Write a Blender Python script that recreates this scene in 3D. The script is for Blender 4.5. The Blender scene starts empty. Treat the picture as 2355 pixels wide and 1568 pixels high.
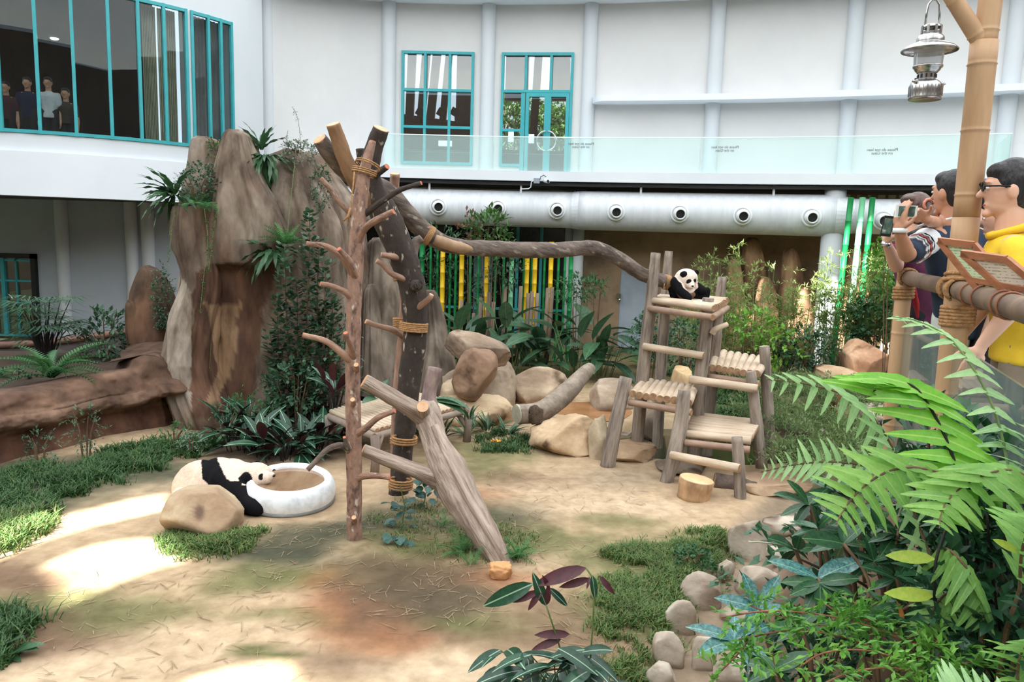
import bpy, bmesh, math, random
from mathutils import Vector, Matrix, noise, geometry
V = Vector
random.seed(7)
sc = bpy.context.scene
col = sc.collection
# ---------------------------------------------------------------- camera
FX = 1780.0
CAM = V((0, 0, 3.1))
PITCH, ROLL = math.radians(8.0), math.radians(1.67)
_u0 = V((0, math.sin(PITCH), math.cos(PITCH)))
CF = V((0, math.cos(PITCH), -math.sin(PITCH)))
CR = V((1, 0, 0)) * math.cos(ROLL) + _u0 * math.sin(ROLL)
CU = _u0 * math.cos(ROLL) - V((1, 0, 0)) * math.sin(ROLL)
cam = bpy.data.objects.new('camera', bpy.data.cameras.new('camera'))
col.objects.link(cam)
cam.data.sensor_width = 36.0
cam.data.lens = FX / 2355 * 36
cam.data.clip_start = 0.05
cam.data.clip_end = 400
cam.matrix_world = Matrix(((CR.x, CU.x, -CF.x, CAM.x), (CR.y, CU.y, -CF.y, CAM.y), (CR.z, CU.z, -CF.z, CAM.z), (0, 0, 0, 1)))
sc.camera = cam
# ---------------------------------------------------------------- world, sun, exposure
w = bpy.data.worlds.new('sky')
sc.world = w
w.use_nodes = True
bg = w.node_tree.nodes['Background']
bg.inputs[0].default_value = (0.74, 0.87, 1.0, 1)
bg.inputs[1].default_value = 1.15
SUN = V((-0.35, -0.55, 0.76)).normalized()
sl = bpy.data.lights.new('sun', 'SUN')
sl.energy = 26.0
sl.color = (1.0, 0.97, 0.93)
sl.angle = math.radians(0.6)
so = bpy.data.objects.new('sun', sl)
col.objects.link(so)
so.rotation_euler = SUN.to_track_quat('Z', 'Y').to_euler()
sc.view_settings.view_transform = 'Standard'
sc.view_settings.look = 'None'
sc.view_settings.gamma = 1
sc.view_settings.use_curve_mapping = False
sc.view_settings.exposure = 0.32
ROOF_Z = 15.0

ORD = 'first second third fourth fifth sixth seventh eighth ninth tenth eleventh twelfth thirteenth fourteenth'.split()
# ---------------------------------------------------------------- helpers
def ray(px, py): return CF * FX + CR * (px - 1177.5) + CU * (784 - py)
def at(px, py, Y):
    d = ray(px, py); return CAM + d * (Y / d.y)
def gnd(px, py, z=0.0):
    d = ray(px, py); return CAM + d * ((z - CAM.z) / d.z)
def topx(p):
    q = V(p) - CAM; k = q.dot(CF)
    return (1177.5 + q.dot(CR) / k * FX, 784 - q.dot(CU) / k * FX)
def ppm(Y): return Y / FX
def lerp(a, b, t): return a + (b - a) * t
def nz(p, s=1.0, o=0.0): return noise.noise(V((p[0] * s + o, p[1] * s - o * .7, p[2] * s + o * 1.3)))
def fbm(p, s=1.0, oct=3, o=0.0):
    a, r = 1.0, 0.0
    for i in range(oct):
        r += a * nz(p, s, o + i * 7.3); a *= .5; s *= 2.1
    return r
WM = {}
def link(o, parent=None, wm=None):
    col.objects.link(o)
    if wm is None: wm = Matrix.Identity(4)
    o.matrix_basis = wm
    WM[o.name] = wm
    if parent is not None:
        o.parent = parent
        o.matrix_parent_inverse = WM[parent.name].inverted()
    return o
def tag(o, label, cat, group=None, kind=None):
    if label: o['label'] = label
    if cat: o['category'] = cat
    if group: o['group'] = group
    if kind: o['kind'] = kind
    return o
def root(name, loc, label, cat, group=None):
    o = bpy.data.objects.new(name, None)
    o.empty_display_size = .05
    link(o, None, Matrix.Translation(V(loc)))
    return tag(o, label, cat, group)
def struct(o):
    o['kind'] = 'structure'; return o
def inst(name, mesh, parent, wm):
    return link(bpy.data.objects.new(name, mesh), parent, wm)
def frame_from(d, up=V((0, 0, 1))):
    d = V(d).normalized()
    x = d.cross(up)
    if x.length < 1e-4: x = V((1, 0, 0))
    x.normalize(); z = x.cross(d)
    return x, d, z
def orient(loc, d, up=V((0, 0, 1)), s=1.0, roll=0.0):
    # matrix whose local +Y runs along d, local +Z towards up
    x, y, z = frame_from(d, up)
    if roll:
        c, sn = math.cos(roll), math.sin(roll)
        x, z = x * c + z * sn, z * c - x * sn
    m = Matrix(((x.x * s, y.x * s, z.x * s, loc[0]), (x.y * s, y.y * s, z.y * s, loc[1]), (x.z * s, y.z * s, z.z * s, loc[2]), (0, 0, 0, 1)))
    return m
def spline(pts, n):
    # Catmull-Rom through tuples/vectors of any length
    pts = [tuple(p) for p in pts]
    if len(pts) == 2: 
        return [tuple(lerp(a, b, i / n) for a, b in zip(*pts)) for i in range(n + 1)]
    P = [tuple(2 * a - b for a, b in zip(pts[0], pts[1]))] + pts + [tuple(2 * a - b for a, b in zip(pts[-1], pts[-2]))]
    out = []
    segs = len(pts) - 1
    for k in range(n + 1):
        t = k / n * segs; i = min(int(t), segs - 1); t -= i
        p0, p1, p2, p3 = P[i:i + 4]
        out.append(tuple(.5 * (2 * b + (c - a) * t + (2 * a - 5 * b + 4 * c - d) * t * t + (3 * b - a - 3 * c + d) * t ** 3) for a, b, c, d in zip(p0, p1, p2, p3)))
    return out

class MB:
    def __init__(s): s.v = []; s.f = []; s.c = None; s.m = []
    def add(s, v, f, mi=0):
        o = len(s.v); s.v += [tuple(p) for p in v]
        s.f += [tuple(i + o for i in q) for q in f]; s.m += [mi] * len(f)
        return s
    def quad(s, a, b, c, d): return s.add([a, b, c, d], [(0, 1, 2, 3)])
    def hexa(s, p):  # 8 points: bottom 4 ccw, top 4 ccw
        return s.add(p, [(3, 2, 1, 0), (4, 5, 6, 7), (0, 1, 5, 4), (1, 2, 6, 5), (2, 3, 7, 6), (3, 0, 4, 7)])
    def box(s, c, sz, rz=0.0, M=None):
        x, y, z = sz[0] / 2, sz[1] / 2, sz[2] / 2
        P = [(-x, -y, -z), (x, -y, -z), (x, y, -z), (-x, y, -z), (-x, -y, z), (x, -y, z), (x, y, z), (-x, y, z)]
        if M is None: M = Matrix.Rotation(rz, 3, 'Z')
        return s.hexa([V(c) + M @ V(p) for p in P])
    def bar(s, a, b, wd, th, up=V((0, 0, 1))):
        a, b = V(a), V(b); x, d, z = frame_from(b - a, up)
        P = []
        for zz in (-th / 2, th / 2):
            for e, xx in ((a, -wd / 2), (a, wd / 2), (b, wd / 2), (b, -wd / 2)): P.append(e + x * xx + z * zz)
        return s.hexa(P)
    def panel(s, p0, p1, z0, z1, th):
        # upright slab from plan point p0 to p1
        a, b = V((p0[0], p0[1], 0)), V((p1[0], p1[1], 0))
        n = V((-(b - a).y, (b - a).x, 0)).normalized() * th
        return s.hexa([a + V((0, 0, z0)), b + V((0, 0, z0)), b + n + V((0, 0, z0)), a + n + V((0, 0, z0)),
                       a + V((0, 0, z1)), b + V((0, 0, z1)), b + n + V((0, 0, z1)), a + n + V((0, 0, z1))])
    def tube(s, path, rad, n=8, cap=True, nzs=0.0, nzf=6.0, seed=0.0, lg=0.0):
        path = [V(p) for p in path]
        if not hasattr(rad, '__len__'): rad = [rad] * len(path)
        t0 = (path[1] - path[0]).normalized()
        x = t0.orthogonal().normalized()
        vs = []; fs = []
        for i, p in enumerate(path):
            t = (path[min(i + 1, len(path) - 1)] - path[max(i - 1, 0)])
            t = t.normalized() if t.length > 1e-9 else t0
            x = (x - t * x.dot(t)).normalized(); y = t.cross(x)
            for k in range(n):
                a = 2 * math.pi * k / n
                r = rad[i]
                q = x * math.cos(a) + y * math.sin(a)
                if lg: r *= 1 + lg * (noise.noise(V((math.cos(a) * 2.2 + seed, math.sin(a) * 2.2, i * .10))) + .5 * noise.noise(V((math.cos(a) * 5 + seed, math.sin(a) * 5, i * .16))))
                if nzs: r *= 1 + nzs * fbm(p + q * r, nzf, 2, seed)
                vs.append(p + q * r)
        for i in range(len(path) - 1):
            for k in range(n):
                a, b = i * n + k, i * n + (k + 1) % n
                fs.append((a, b, b + n, a + n))
        if cap:
            fs.append(tuple(range(n - 1, -1, -1))); L = (len(path) - 1) * n
            fs.append(tuple(range(L, L + n)))
        return s.add(vs, fs)
    def lathe(s, prof, n=24, M=None, close=False):
        M = M or Matrix.Identity(4)
        vs = []; fs = []
        for r, z in prof:
            for k in range(n):
                a = 2 * math.pi * k / n
                vs.append(M @ V((r * math.cos(a), r * math.sin(a), z)))
        for i in range(len(prof) - 1):
            for k in range(n):
                a, b = i * n + k, i * n + (k + 1) % n
                fs.append((a, b, b + n, a + n))
        if close:
            fs.append(tuple(range(n - 1, -1, -1))); L = (len(prof) - 1) * n
            fs.append(tuple(range(L, L + n)))
        return s.add(vs, fs)
    def ell(s, c, r, M=None, nu=16, nv=10):
        if not hasattr(r, '__len__'): r = (r, r, r)
        M = M or Matrix.Identity(3)
        prof = []
        vs = [V(c) + M @ V((0, 0, -r[2]))]; fs = []
        for j in range(1, nv):
            t = -math.pi / 2 + math.pi * j / nv
            for k in range(nu):
                a = 2 * math.pi * k / nu
                vs.append(V(c) + M @ V((r[0] * math.cos(t) * math.cos(a), r[1] * math.cos(t) * math.sin(a), r[2] * math.sin(t))))
        vs.append(V(c) + M @ V((0, 0, r[2])))
        for k in range(nu): fs.append((0, 1 + (k + 1) % nu, 1 + k))
        for j in range(nv - 2):
            for k in range(nu):
                a, b = 1 + j * nu + k, 1 + j * nu + (k + 1) % nu
                fs.append((a, b, b + nu, a + nu))
        L = 1 + (nv - 2) * nu
        for k in range(nu): fs.append((L + k, L + (k + 1) % nu, len(vs) - 1))
        return s.add(vs, fs)
    def cone(s, a, b, ra, rb, n=14):
        # capsule with different end radii
        a, b = V(a), V(b)
        d = b - a; L = d.length
        if L < 1e-6: return s.ell(a, ra)
        d.normalize(); P = []; R = []
        for t in (-90, -60, -30): P.append(a + d * ra * math.sin(math.radians(t))); R.append(max(ra * math.cos(math.radians(t)), ra * .06))
        P.append(a); R.append(ra); P.append(b); R.append(rb)
        for t in (30, 60, 90): P.append(b + d * rb * math.sin(math.radians(t))); R.append(max(rb * math.cos(math.radians(t)), rb * .06))
        return s.tube(P, R, n)
    def mesh(s, name, mat, smooth=False):
        me = bpy.data.meshes.new(name)
        me.from_pydata(s.v, [], s.f)
        for m in (mat if isinstance(mat, (list, tuple)) else [mat]): me.materials.append(m)
        if any(s.m): me.polygons.foreach_set('material_index', s.m)
        if smooth: me.polygons.foreach_set('use_smooth', [True] * len(me.polygons))
        if s.c is not None:
            ca = me.color_attributes.new('Col', 'FLOAT_COLOR', 'POINT')
            ca.data.foreach_set('color', [x for c in s.c for x in (c[0], c[1], c[2], 1.0)])
        me.update()
        return me
    def build(s, name, mat, parent=None, smooth=False):
        return link(bpy.data.objects.new(name, s.mesh(name, mat, smooth)), parent)
def build_along(mb, name, mat, parent, A, B):
    # mesh whose own Z axis runs from A to B, so grain follows the wood
    M = (V(B) - V(A)).to_track_quat('Z', 'Y').to_matrix().to_4x4(); M.translation = V(A); Mi = M.inverted()
    mb.v = [tuple(Mi @ V(p)) for p in mb.v]
    return link(bpy.data.objects.new(name, mb.mesh(name, mat, True)), parent, M)
def smooth_angle(o, deg=40):
    me = o.data
    me.polygons.foreach_set('use_smooth', [True] * len(me.polygons))
    me.set_sharp_from_angle(angle=math.radians(deg))
    return o

# ---------------------------------------------------------------- materials
def srgb(r, g, b):
    f = lambda c: (c / 255 / 12.92) if c <= 10 else ((c / 255 + .055) / 1.055) ** 2.4
    return (f(r), f(g), f(b), 1)
MATS = {}
def mk(name, c1, c2=None, scale=4.0, rough=.75, bump=0.0, bscale=None, stretch=(1, 1, 1), metal=0.0, spec=.4, c3=None, detail=5.0, vcol=False, lo=.35, hi=.65, rnd=0.0, transl=0.0, coat=0.0, wave=None, sheen=0.0, fleck=None):
    m = bpy.data.materials.new(name); m.use_nodes = True
    nt = m.node_tree; N = nt.nodes; L = nt.links
    b = N['Principled BSDF']
    b.inputs['Roughness'].default_value = rough
    b.inputs['Metallic'].default_value = metal
    b.inputs['Specular IOR Level'].default_value = spec
    if coat: b.inputs['Coat Weight'].default_value = coat
    if sheen: b.inputs['Sheen Weight'].default_value = sheen
    c1 = srgb(*c1); c2 = srgb(*c2) if c2 else None
    tc = N.new('ShaderNodeTexCoord'); mp = N.new('ShaderNodeMapping')
    mp.inputs['Scale'].default_value = stretch
    L.new(tc.outputs['Object'], mp.inputs['Vector'])
    out = None
    if c2:
        n = N.new('ShaderNodeTexNoise'); n.inputs['Scale'].default_value = scale; n.inputs['Detail'].default_value = detail; n.inputs['Roughness'].default_value = .62
        L.new(mp.outputs[0], n.inputs['Vector'])
        r = N.new('ShaderNodeValToRGB')
        r.color_ramp.elements[0].position = lo; r.color_ramp.elements[1].position = hi
        r.color_ramp.elements[0].color = c1; r.color_ramp.elements[1].color = c2
        if c3:
            e = r.color_ramp.elements.new((lo + hi) / 2 + .04); e.color = srgb(*c3)
        L.new(n.outputs['Fac'], r.inputs['Fac']); out = r.outputs[0]
    if fleck and out:
        fc, fs, ft = fleck
        n3 = N.new('ShaderNodeTexNoise'); n3.inputs['Scale'].default_value = fs; n3.inputs['Detail'].default_value = 4; L.new(mp.outputs[0], n3.inputs['Vector'])
        r3 = N.new('ShaderNodeValToRGB'); r3.color_ramp.elements[0].position = ft; r3.color_ramp.elements[1].position = ft + .07; L.new(n3.outputs['Fac'], r3.inputs[0])
        m3 = N.new('ShaderNodeMix'); m3.data_type = 'RGBA'; L.new(r3.outputs[0], m3.inputs[0]); L.new(out, m3.inputs[6]); m3.inputs[7].default_value = srgb(*fc); out = m3.outputs[2]
    if vcol:
        a = N.new('ShaderNodeVertexColor'); a.layer_name = 'Col'
        if out:
            mx = N.new('ShaderNodeMix'); mx.data_type = 'RGBA'; mx.blend_type = 'MULTIPLY'; mx.inputs[0].default_value = 1
            L.new(a.outputs[0], mx.inputs[6]); L.new(out, mx.inputs[7]); out = mx.outputs[2]
        else: out = a.outputs[0]
    if rnd:
        oi = N.new('ShaderNodeObjectInfo'); hs = N.new('ShaderNodeHueSaturation')
        mr = N.new('ShaderNodeMapRange'); mr.inputs[3].default_value = 1 - rnd; mr.inputs[4].default_value = 1 + rnd
        L.new(oi.outputs['Random'], mr.inputs[0]); L.new(mr.outputs[0], hs.inputs['Value'])
        mr2 = N.new('ShaderNodeMapRange'); mr2.inputs[3].default_value = .5 + rnd * .06; mr2.inputs[4].default_value = .5 - rnd * .06
        L.new(oi.outputs['Random'], mr2.inputs[0]); L.new(mr2.outputs[0], hs.inputs['Hue'])
        if out: L.new(out, hs.inputs['Color'])
        else: hs.inputs['Color'].default_value = c1
        out = hs.outputs[0]
    if out: L.new(out, b.inputs['Base Color'])
    else: b.inputs['Base Color'].default_value = c1
    if bump:
        n2 = N.new('ShaderNodeTexNoise'); n2.inputs['Scale'].default_value = bscale or scale * 3; n2.inputs['Detail'].default_value = 6
        L.new(mp.outputs[0], n2.inputs['Vector'])
        bp = N.new('ShaderNodeBump'); bp.inputs['Strength'].default_value = min(bump, 1.0); bp.inputs['Distance'].default_value = .02 * max(1, bump)
        L.new(n2.outputs['Fac'], bp.inputs['Height']); L.new(bp.outputs[0], b.inputs['Normal'])
    if transl:
        t = N.new('ShaderNodeBsdfTranslucent'); ms = N.new('ShaderNodeMixShader'); ms.inputs[0].default_value = transl
        if out: L.new(out, t.inputs['Color'])
        else: t.inputs['Color'].default_value = c1
        L.new(b.outputs[0], ms.inputs[1]); L.new(t.outputs[0], ms.inputs[2])
        L.new(ms.outputs[0], N['Material Output'].inputs['Surface'])
    MATS[name] = m
    return m
def glass(name, tint=(.9, .97, .96), refl=.10, rough=0.0, body=0.0, bodycol=(.8, .93, .92)):
    m = bpy.data.materials.new(name); m.use_nodes = True
    nt = m.node_tree; N = nt.nodes; L = nt.links; N.remove(N['Principled BSDF'])
    t = N.new('ShaderNodeBsdfTransparent'); t.inputs[0].default_value = (*tint, 1)
    g = N.new('ShaderNodeBsdfGlossy'); g.inputs['Roughness'].default_value = rough; g.inputs[0].default_value = (1, 1, 1, 1)
    lw = N.new('ShaderNodeFresnel'); lw.inputs[0].default_value = 1.15
    ad = N.new('ShaderNodeMath'); ad.operation = 'ADD'; ad.inputs[1].default_value = refl - .04
    L.new(lw.outputs[0], ad.inputs[0])
    mx = N.new('ShaderNodeMixShader'); L.new(ad.outputs[0], mx.inputs[0]); L.new(t.outputs[0], mx.inputs[1]); L.new(g.outputs[0], mx.inputs[2])
    o = mx.outputs[0]
    if body:
        d = N.new('ShaderNodeBsdfDiffuse'); d.inputs[0].default_value = (*bodycol, 1)
        m2 = N.new('ShaderNodeMixShader'); m2.inputs[0].default_value = body
        L.new(o, m2.inputs[1]); L.new(d.outputs[0], m2.inputs[2]); o = m2.outputs[0]
    L.new(o, N['Material Output'].inputs['Surface'])
    MATS[name] = m
    return m
def leafmat(name, c, c2=None, transl=.25, rough=.45, rnd=.22, scale=9.0, rib=None, ribw=.02):
    # leaf with a paler midrib (|x| small in leaf space)
    m = mk(name, c, c2, scale=scale, rough=rough, rnd=rnd, transl=transl)
    nt = m.node_tree; N = nt.nodes; L = nt.links; b = N['Principled BSDF']
    src = b.inputs['Base Color'].links[0].from_socket if b.inputs['Base Color'].links else None
    if rib:
        tc = N.new('ShaderNodeTexCoord'); sx = N.new('ShaderNodeSeparateXYZ'); L.new(tc.outputs['Object'], sx.inputs[0])
        ab = N.new('ShaderNodeMath'); ab.operation = 'ABSOLUTE'; L.new(sx.outputs[0], ab.inputs[0])
        ls = N.new('ShaderNodeMath'); ls.operation = 'LESS_THAN'; ls.inputs[1].default_value = ribw; L.new(ab.outputs[0], ls.inputs[0])
        mx = N.new('ShaderNodeMix'); mx.data_type = 'RGBA'; L.new(ls.outputs[0], mx.inputs[0]); L.new(src, mx.inputs[6]); mx.inputs[7].default_value = srgb(*rib)
        L.new(mx.outputs[2], b.inputs['Base Color']); src = mx.outputs[2]
    return m
# ================================================================ materials of the setting
M_wall = mk('painted_wall', (212, 212, 211), (205, 205, 205), scale=.6, rough=.8, bump=.08, bscale=60)
M_wallw = mk('painted_wall_cool', (204, 209, 213), (198, 204, 209), scale=.5, rough=.8, bump=.05, bscale=60)
M_fascia = mk('painted_fascia', (222, 227, 232), (214, 220, 226), scale=.5, rough=.7)
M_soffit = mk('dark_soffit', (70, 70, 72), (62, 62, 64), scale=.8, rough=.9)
M_teal = mk('teal_aluminium', (58, 160, 166), (52, 150, 158), scale=3, rough=.4)
M_steel = mk('brushed_steel', (190, 192, 196), (170, 172, 178), scale=20, rough=.28, metal=1.0, stretch=(1, 1, .1))
M_chrome = mk('chrome', (200, 200, 205), rough=.15, metal=1.0)
M_black = mk('black_plastic', (22, 22, 24), rough=.5)
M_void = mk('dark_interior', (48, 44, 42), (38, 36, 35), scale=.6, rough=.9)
M_interior = mk('brown_interior', (120, 104, 94), (104, 92, 84), scale=.5, rough=.9)
M_grey = mk('grey_paint', (150, 160, 168), (140, 150, 160), scale=1.2, rough=.55)
M_gdoor = mk('galvanised_door', (170, 182, 194), (150, 162, 176), scale=1.6, rough=.5, bump=.1, bscale=6)
M_concrete = mk('concrete', (150, 144, 136), (120, 114, 106), scale=1.2, rough=.9, bump=.3, bscale=18)
M_rockwall = mk('painted_rock_wall', (176, 150, 122), (126, 108, 90), scale=.9, rough=.9, bump=.5, bscale=7, c3=(156, 132, 106))
M_rockrelief = mk('painted_rock_relief', (164, 132, 98), (120, 94, 70), scale=1.4, rough=.9, bump=.5, bscale=9)
G_pane = glass('window_glass', (.78, .80, .80), .14)
G_dark = glass('tinted_window_glass', (.80, .84, .84), .06)
G_rail = glass('railing_glass', (.93, .985, .975), .04, body=.20, bodycol=(.78, .95, .93))
G_edge = mk('glass_edge', (225, 242, 240), rough=.2)
G_low = glass('barrier_glass', (.80, .86, .84), .07, body=.06, bodycol=(.6, .7, .68))

# ---------------------------------------------------------------- plan curve of the back wall
WP = [(553, 19.9), (610, 20.9), (720, 21.6), (880, 22.1), (1130, 22.0), (1370, 21.6), (1660, 20.8), (1975, 19.7), (2355, 18.3), (2950, 16.2)]
def wall_xy(q, off=0.0):
    def raw(q):
        q = max(min(q, 2949), 553)
        for (a, ya), (b, yb) in zip(WP, WP[1:]):
            if q <= b:
                t = (q - a) / (b - a); y = lerp(ya, yb, t); break
        return V(((q - 1177.5) / FX * y * .9903, y))
    def sm(q): 
        return sum((raw(q + k * 28) for k in (-2, -1, 0, 1, 2)), V((0, 0))) / 5 if q > 620 else raw(q)
    p = sm(q)
    if off:
        t = (sm(q + 6) - sm(q - 6)).normalized() if q > 620 else V((1, .15)).normalized()
        p = p + V((t.y, -t.x)) * off
    return p
def wallpt(px, py, off=0.0):
    # where the sight line through a pixel meets the (offset) wall
    q = px
    for _ in range(12):
        p = wall_xy(q, off); P = at(px, py, p.y)
        q += (P.x - p.x) / p.y * FX
    return q, P
def strip(mb, q0, q1, z0, z1, off=0.0, th=.25, step=24, back=False):
    n = max(1, int(abs(q1 - q0) / step)); Q = [lerp(q0, q1, i / n) for i in range(n + 1)]
    vs = []; fs = []
    for q in Q:
        a, b = wall_xy(q, off), wall_xy(q, off - th)
        vs += [(a.x, a.y, z0), (a.x, a.y, z1), (b.x, b.y, z1), (b.x, b.y, z0)]
    for i in range(n):
        o = i * 4
        for k in range(4):
            j = (k + 1) % 4
            fs.append((o + k, o + j, o + 4 + j, o + 4 + k))
    fs.append((0, 1, 2, 3)); o = n * 4; fs.append((o + 3, o + 2, o + 1, o))
    return mb.add(vs, fs)

ZSL, ZSLB = 4.62, 4.38     # balcony floor top and underside
ZLEDGE = 9.17
# window openings in the upper back wall (plan parameter and heights)
def zz(px, py, off=0.0): return wallpt(px, py, off)[1].z
W1 = (wallpt(922, 376)[0], wallpt(1086, 381)[0], zz(922, 376), zz(924, 117))
W2 = (wallpt(1148, 383)[0], wallpt(1310, 402)[0], ZSL, zz(1240, 122))
W2L = wallpt(1203, 390)[0]
ZW2L = zz(1150, 383)
mb = MB()
strip(mb, 553, W1[0], 4.2, 12); strip(mb, W1[0], W1[1], 4.2, W1[2]); strip(mb, W1[0], W1[1], W1[3], 12)
strip(mb, W1[1], W2[0], 4.2, 12); strip(mb, W2[0], W2L, 4.2, ZW2L); strip(mb, W2L, W2[1], 4.2, ZSL); strip(mb, W2[0], W2[1], W2[3], 12)
strip(mb, W2[1], 2900, 4.2, 12)
struct(tag(mb.build('wall_back', M_wall), 'tall curved white wall behind the balcony', None))
# half-round columns on the wall, upper parts cast with the wall
for i, (qa, pya) in enumerate([(612, 200), (894, 200), (1120, 240), (1352, 240), (1640, 240), (1952, 240), (2318, 240)]):
    p = wall_xy(wallpt(qa, pya)[0], .02)
    m = MB().lathe([(.19, 4.5 if i > 1 else 2.0), (.19, 12)], 20, Matrix.Translation((p.x, p.y, 0)))
    struct(tag(m.build('column', M_wallw, smooth=True), 'half-round white column on the curved back wall', None))
# top ledge, ledge on the right, balcony slab
m = MB(); strip(m, 560, 2900, ZLEDGE, ZLEDGE + .16, .95, .95)
struct(tag(m.build('trim_1', M_fascia), 'long white ledge running along the top of the back wall', None))
zl = zz(1500, 240)
m = MB()
vs = []; n = 60; qs = wallpt(1372, 238)[0]
strip(m, qs + 26, 2900, zl, zl + .15, .62, .62)
a0 = wall_xy(qs + 26, 0); b0 = wall_xy(qs + 26, .62)
ring = [wall_xy(qs + 26, .62 * math.cos(t)) + (wall_xy(qs, 0) - wall_xy(qs + 26, 0)).normalized() * .42 * math.sin(t) for t in [math.pi / 2 * k / 10 for k in range(11)]]
pts = [a0] + ring
m.add([(p.x, p.y, zl) for p in pts] + [(p.x, p.y, zl + .15) for p in pts],
      [tuple(range(len(pts) - 1, -1, -1)), tuple(range(len(pts), 2 * len(pts)))] + [(i, i + 1, i + 1 + len(pts), i + len(pts)) for i in range(len(pts) - 1)])
struct(tag(m.build('trim_2', M_fascia), 'white ledge with a rounded end halfway up the back wall', None))
m = MB(); strip(m, 660, 2900, ZSLB, ZSL, 2.2, 2.2)
struct(tag(m.build('balcony_slab', M_fascia), 'white balcony slab along the back wall above the duct', None))
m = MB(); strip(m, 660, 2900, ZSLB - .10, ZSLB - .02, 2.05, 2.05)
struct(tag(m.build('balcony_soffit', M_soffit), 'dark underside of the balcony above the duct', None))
# upper wall behind the floodlights is part of wall_back

# ---------------------------------------------------------------- windows of the upper back wall
def mullion(mb, q, z0, z1, wd=.07, off=.02):
    p = wall_xy(q, off); t = (wall_xy(q + 5) - wall_xy(q - 5)).normalized()
    ang = math.atan2(t.y, t.x)
    return mb.box((p.x, p.y, (z0 + z1) / 2), (wd, .12, z1 - z0), ang)
def transom(mb, q0, q1, z, ht=.07, off=.02):
    a, b = wall_xy(q0, off), wall_xy(q1, off)
    return mb.bar((a.x, a.y, z), (b.x, b.y, z), .12, ht)
def pane(parent, q0, q1, z0, z1, mat=None, off=-.03):
    a, b = wall_xy(q0, off), wall_xy(q1, off)
    return MB().panel(a, b, z0, z1, .012).build('pane', mat or G_pane, parent)
p = wall_xy((W1[0] + W1[1]) / 2)
w1 = struct(tag(root('window_1', (p.x, p.y, W1[2]), None, None), 'teal framed window of nine panes in the back wall', None))
zt = [W1[2] + .035, zz(1005, 293), zz(1005, 208), W1[3] - .035]
qv = [W1[0] + 3, wallpt(977, 290)[0], wallpt(1033, 290)[0], W1[1] - 3]
for i, q in enumerate(qv): mullion(MB(), q, W1[2], W1[3]).build('mullion', M_teal, w1)
for z in zt: transom(MB(), W1[0], W1[1], z).build('transom', M_teal, w1)
for i in range(3):
    for j in range(3): pane(w1, qv[i], qv[i + 1], zt[j], zt[j + 1])
# paper notice stuck on the window
a = wall_xy(wallpt(1009, 330)[0], .06); b = wall_xy(wallpt(1040, 330)[0], .06)
tag(MB().panel(a, b, zz(1025, 337), zz(1025, 324), -.01).build('paper_notice', mk('white_paper', (226, 238, 240), rough=.7)), 'blank white paper stuck on the nine-pane window', 'notice')
p = wall_xy((W2[0] + W2[1]) / 2)
w2 = struct(tag(root('window_2', (p.x, p.y, ZSL), None, None), 'teal framed window with a glazed double door beside the nine-pane window', None))
zt2 = zz(1240, 211); q3 = [W2[0] + 3, wallpt(1210, 165)[0], wallpt(1268, 165)[0], W2[1] - 3]
mullion(MB(), q3[0], ZW2L, W2[3]).build('mullion', M_teal, w2)
mullion(MB(), q3[1], zt2, W2[3]).build('mullion', M_teal, w2); mullion(MB(), q3[2], zt2, W2[3]).build('mullion', M_teal, w2)
mullion(MB(), W2L - 4, ZSL, zt2, .11).build('mullion', M_teal, w2); mullion(MB(), q3[3], ZSL, W2[3]).build('mullion', M_teal, w2)
transom(MB(), W2[0], W2[1], W2[3] - .035).build('transom', M_teal, w2); transom(MB(), W2[0], W2[1], zt2).build('transom', M_teal, w2)
transom(MB(), W2[0], W2L, ZW2L + .04).build('transom', M_teal, w2); zm = zz(1175, 300); transom(MB(), W2[0], W2L, zm).build('transom', M_teal, w2)
pane(w2, q3[0], W2L - 4, ZW2L, zm); pane(w2, q3[0], W2L - 4, zm, zt2)
for i in range(3): pane(w2, q3[i], q3[i + 1], zt2, W2[3])
qm = (W2L + q3[3]) / 2
for k, (qa, qb) in enumerate(((W2L + 3, qm - .6), (qm + .6, q3[3] - 4))):
    pc = wall_xy((qa + qb) / 2)
    d = struct(tag(root('door_%d' % (k + 1), (pc.x, pc.y, ZSL), None, None), 'teal glazed door leaf with a half-ring steel handle, ' + ('hinged beside the fixed pane' if k == 0 else 'hinged on the far side from the fixed pane'), None))
    fr = MB(); mullion(fr, qa + 3, ZSL, zt2 - .04, .09, .03); mullion(fr, qb - 3, ZSL, zt2 - .04, .09, .03); transom(fr, qa, qb, ZSL + .06, .1, .03); transom(fr, qa, qb, zt2 - .09, .1, .03)
    fr.build('door_frame', M_teal, d); pane(d, qa + 3, qb - 3, ZSL + .1, zt2 - .1)
    c = wall_xy(qm + (-2 if k == 0 else 2), .12); s = -1 if k == 0 else 1
    hz = zz(1258, 325); t = (wall_xy(qm + 5) - wall_xy(qm - 5)).normalized()
    MB().tube([(c.x + t.x * s * .24 * math.sin(a), c.y + t.y * s * .24 * math.sin(a) - .02, hz + .26 * math.cos(a)) for a in [math.pi * j / 12 for j in range(13)]], .022, 8).build('handle', M_chrome, d, True)
    if k == 0:
        a, b = wall_xy(wallpt(1216, 320)[0], .06), wall_xy(wallpt(1229, 320)[0], .06)
        tag(MB().panel(a, b, zz(1222, 330), zz(1222, 309), -.01).build('door_notice', MATS['white_paper']), 'small white sheet taped inside the glazed double door', 'notice')
a, b = wall_xy(wallpt(1169, 320)[0], .06), wall_xy(wallpt(1182, 320)[0], .06)
tag(MB().panel(a, b, zz(1175, 327), zz(1175, 303), -.01).build('window_notice', MATS['white_paper']), 'small white sheet on the fixed pane beside the double door', 'notice')
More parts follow.
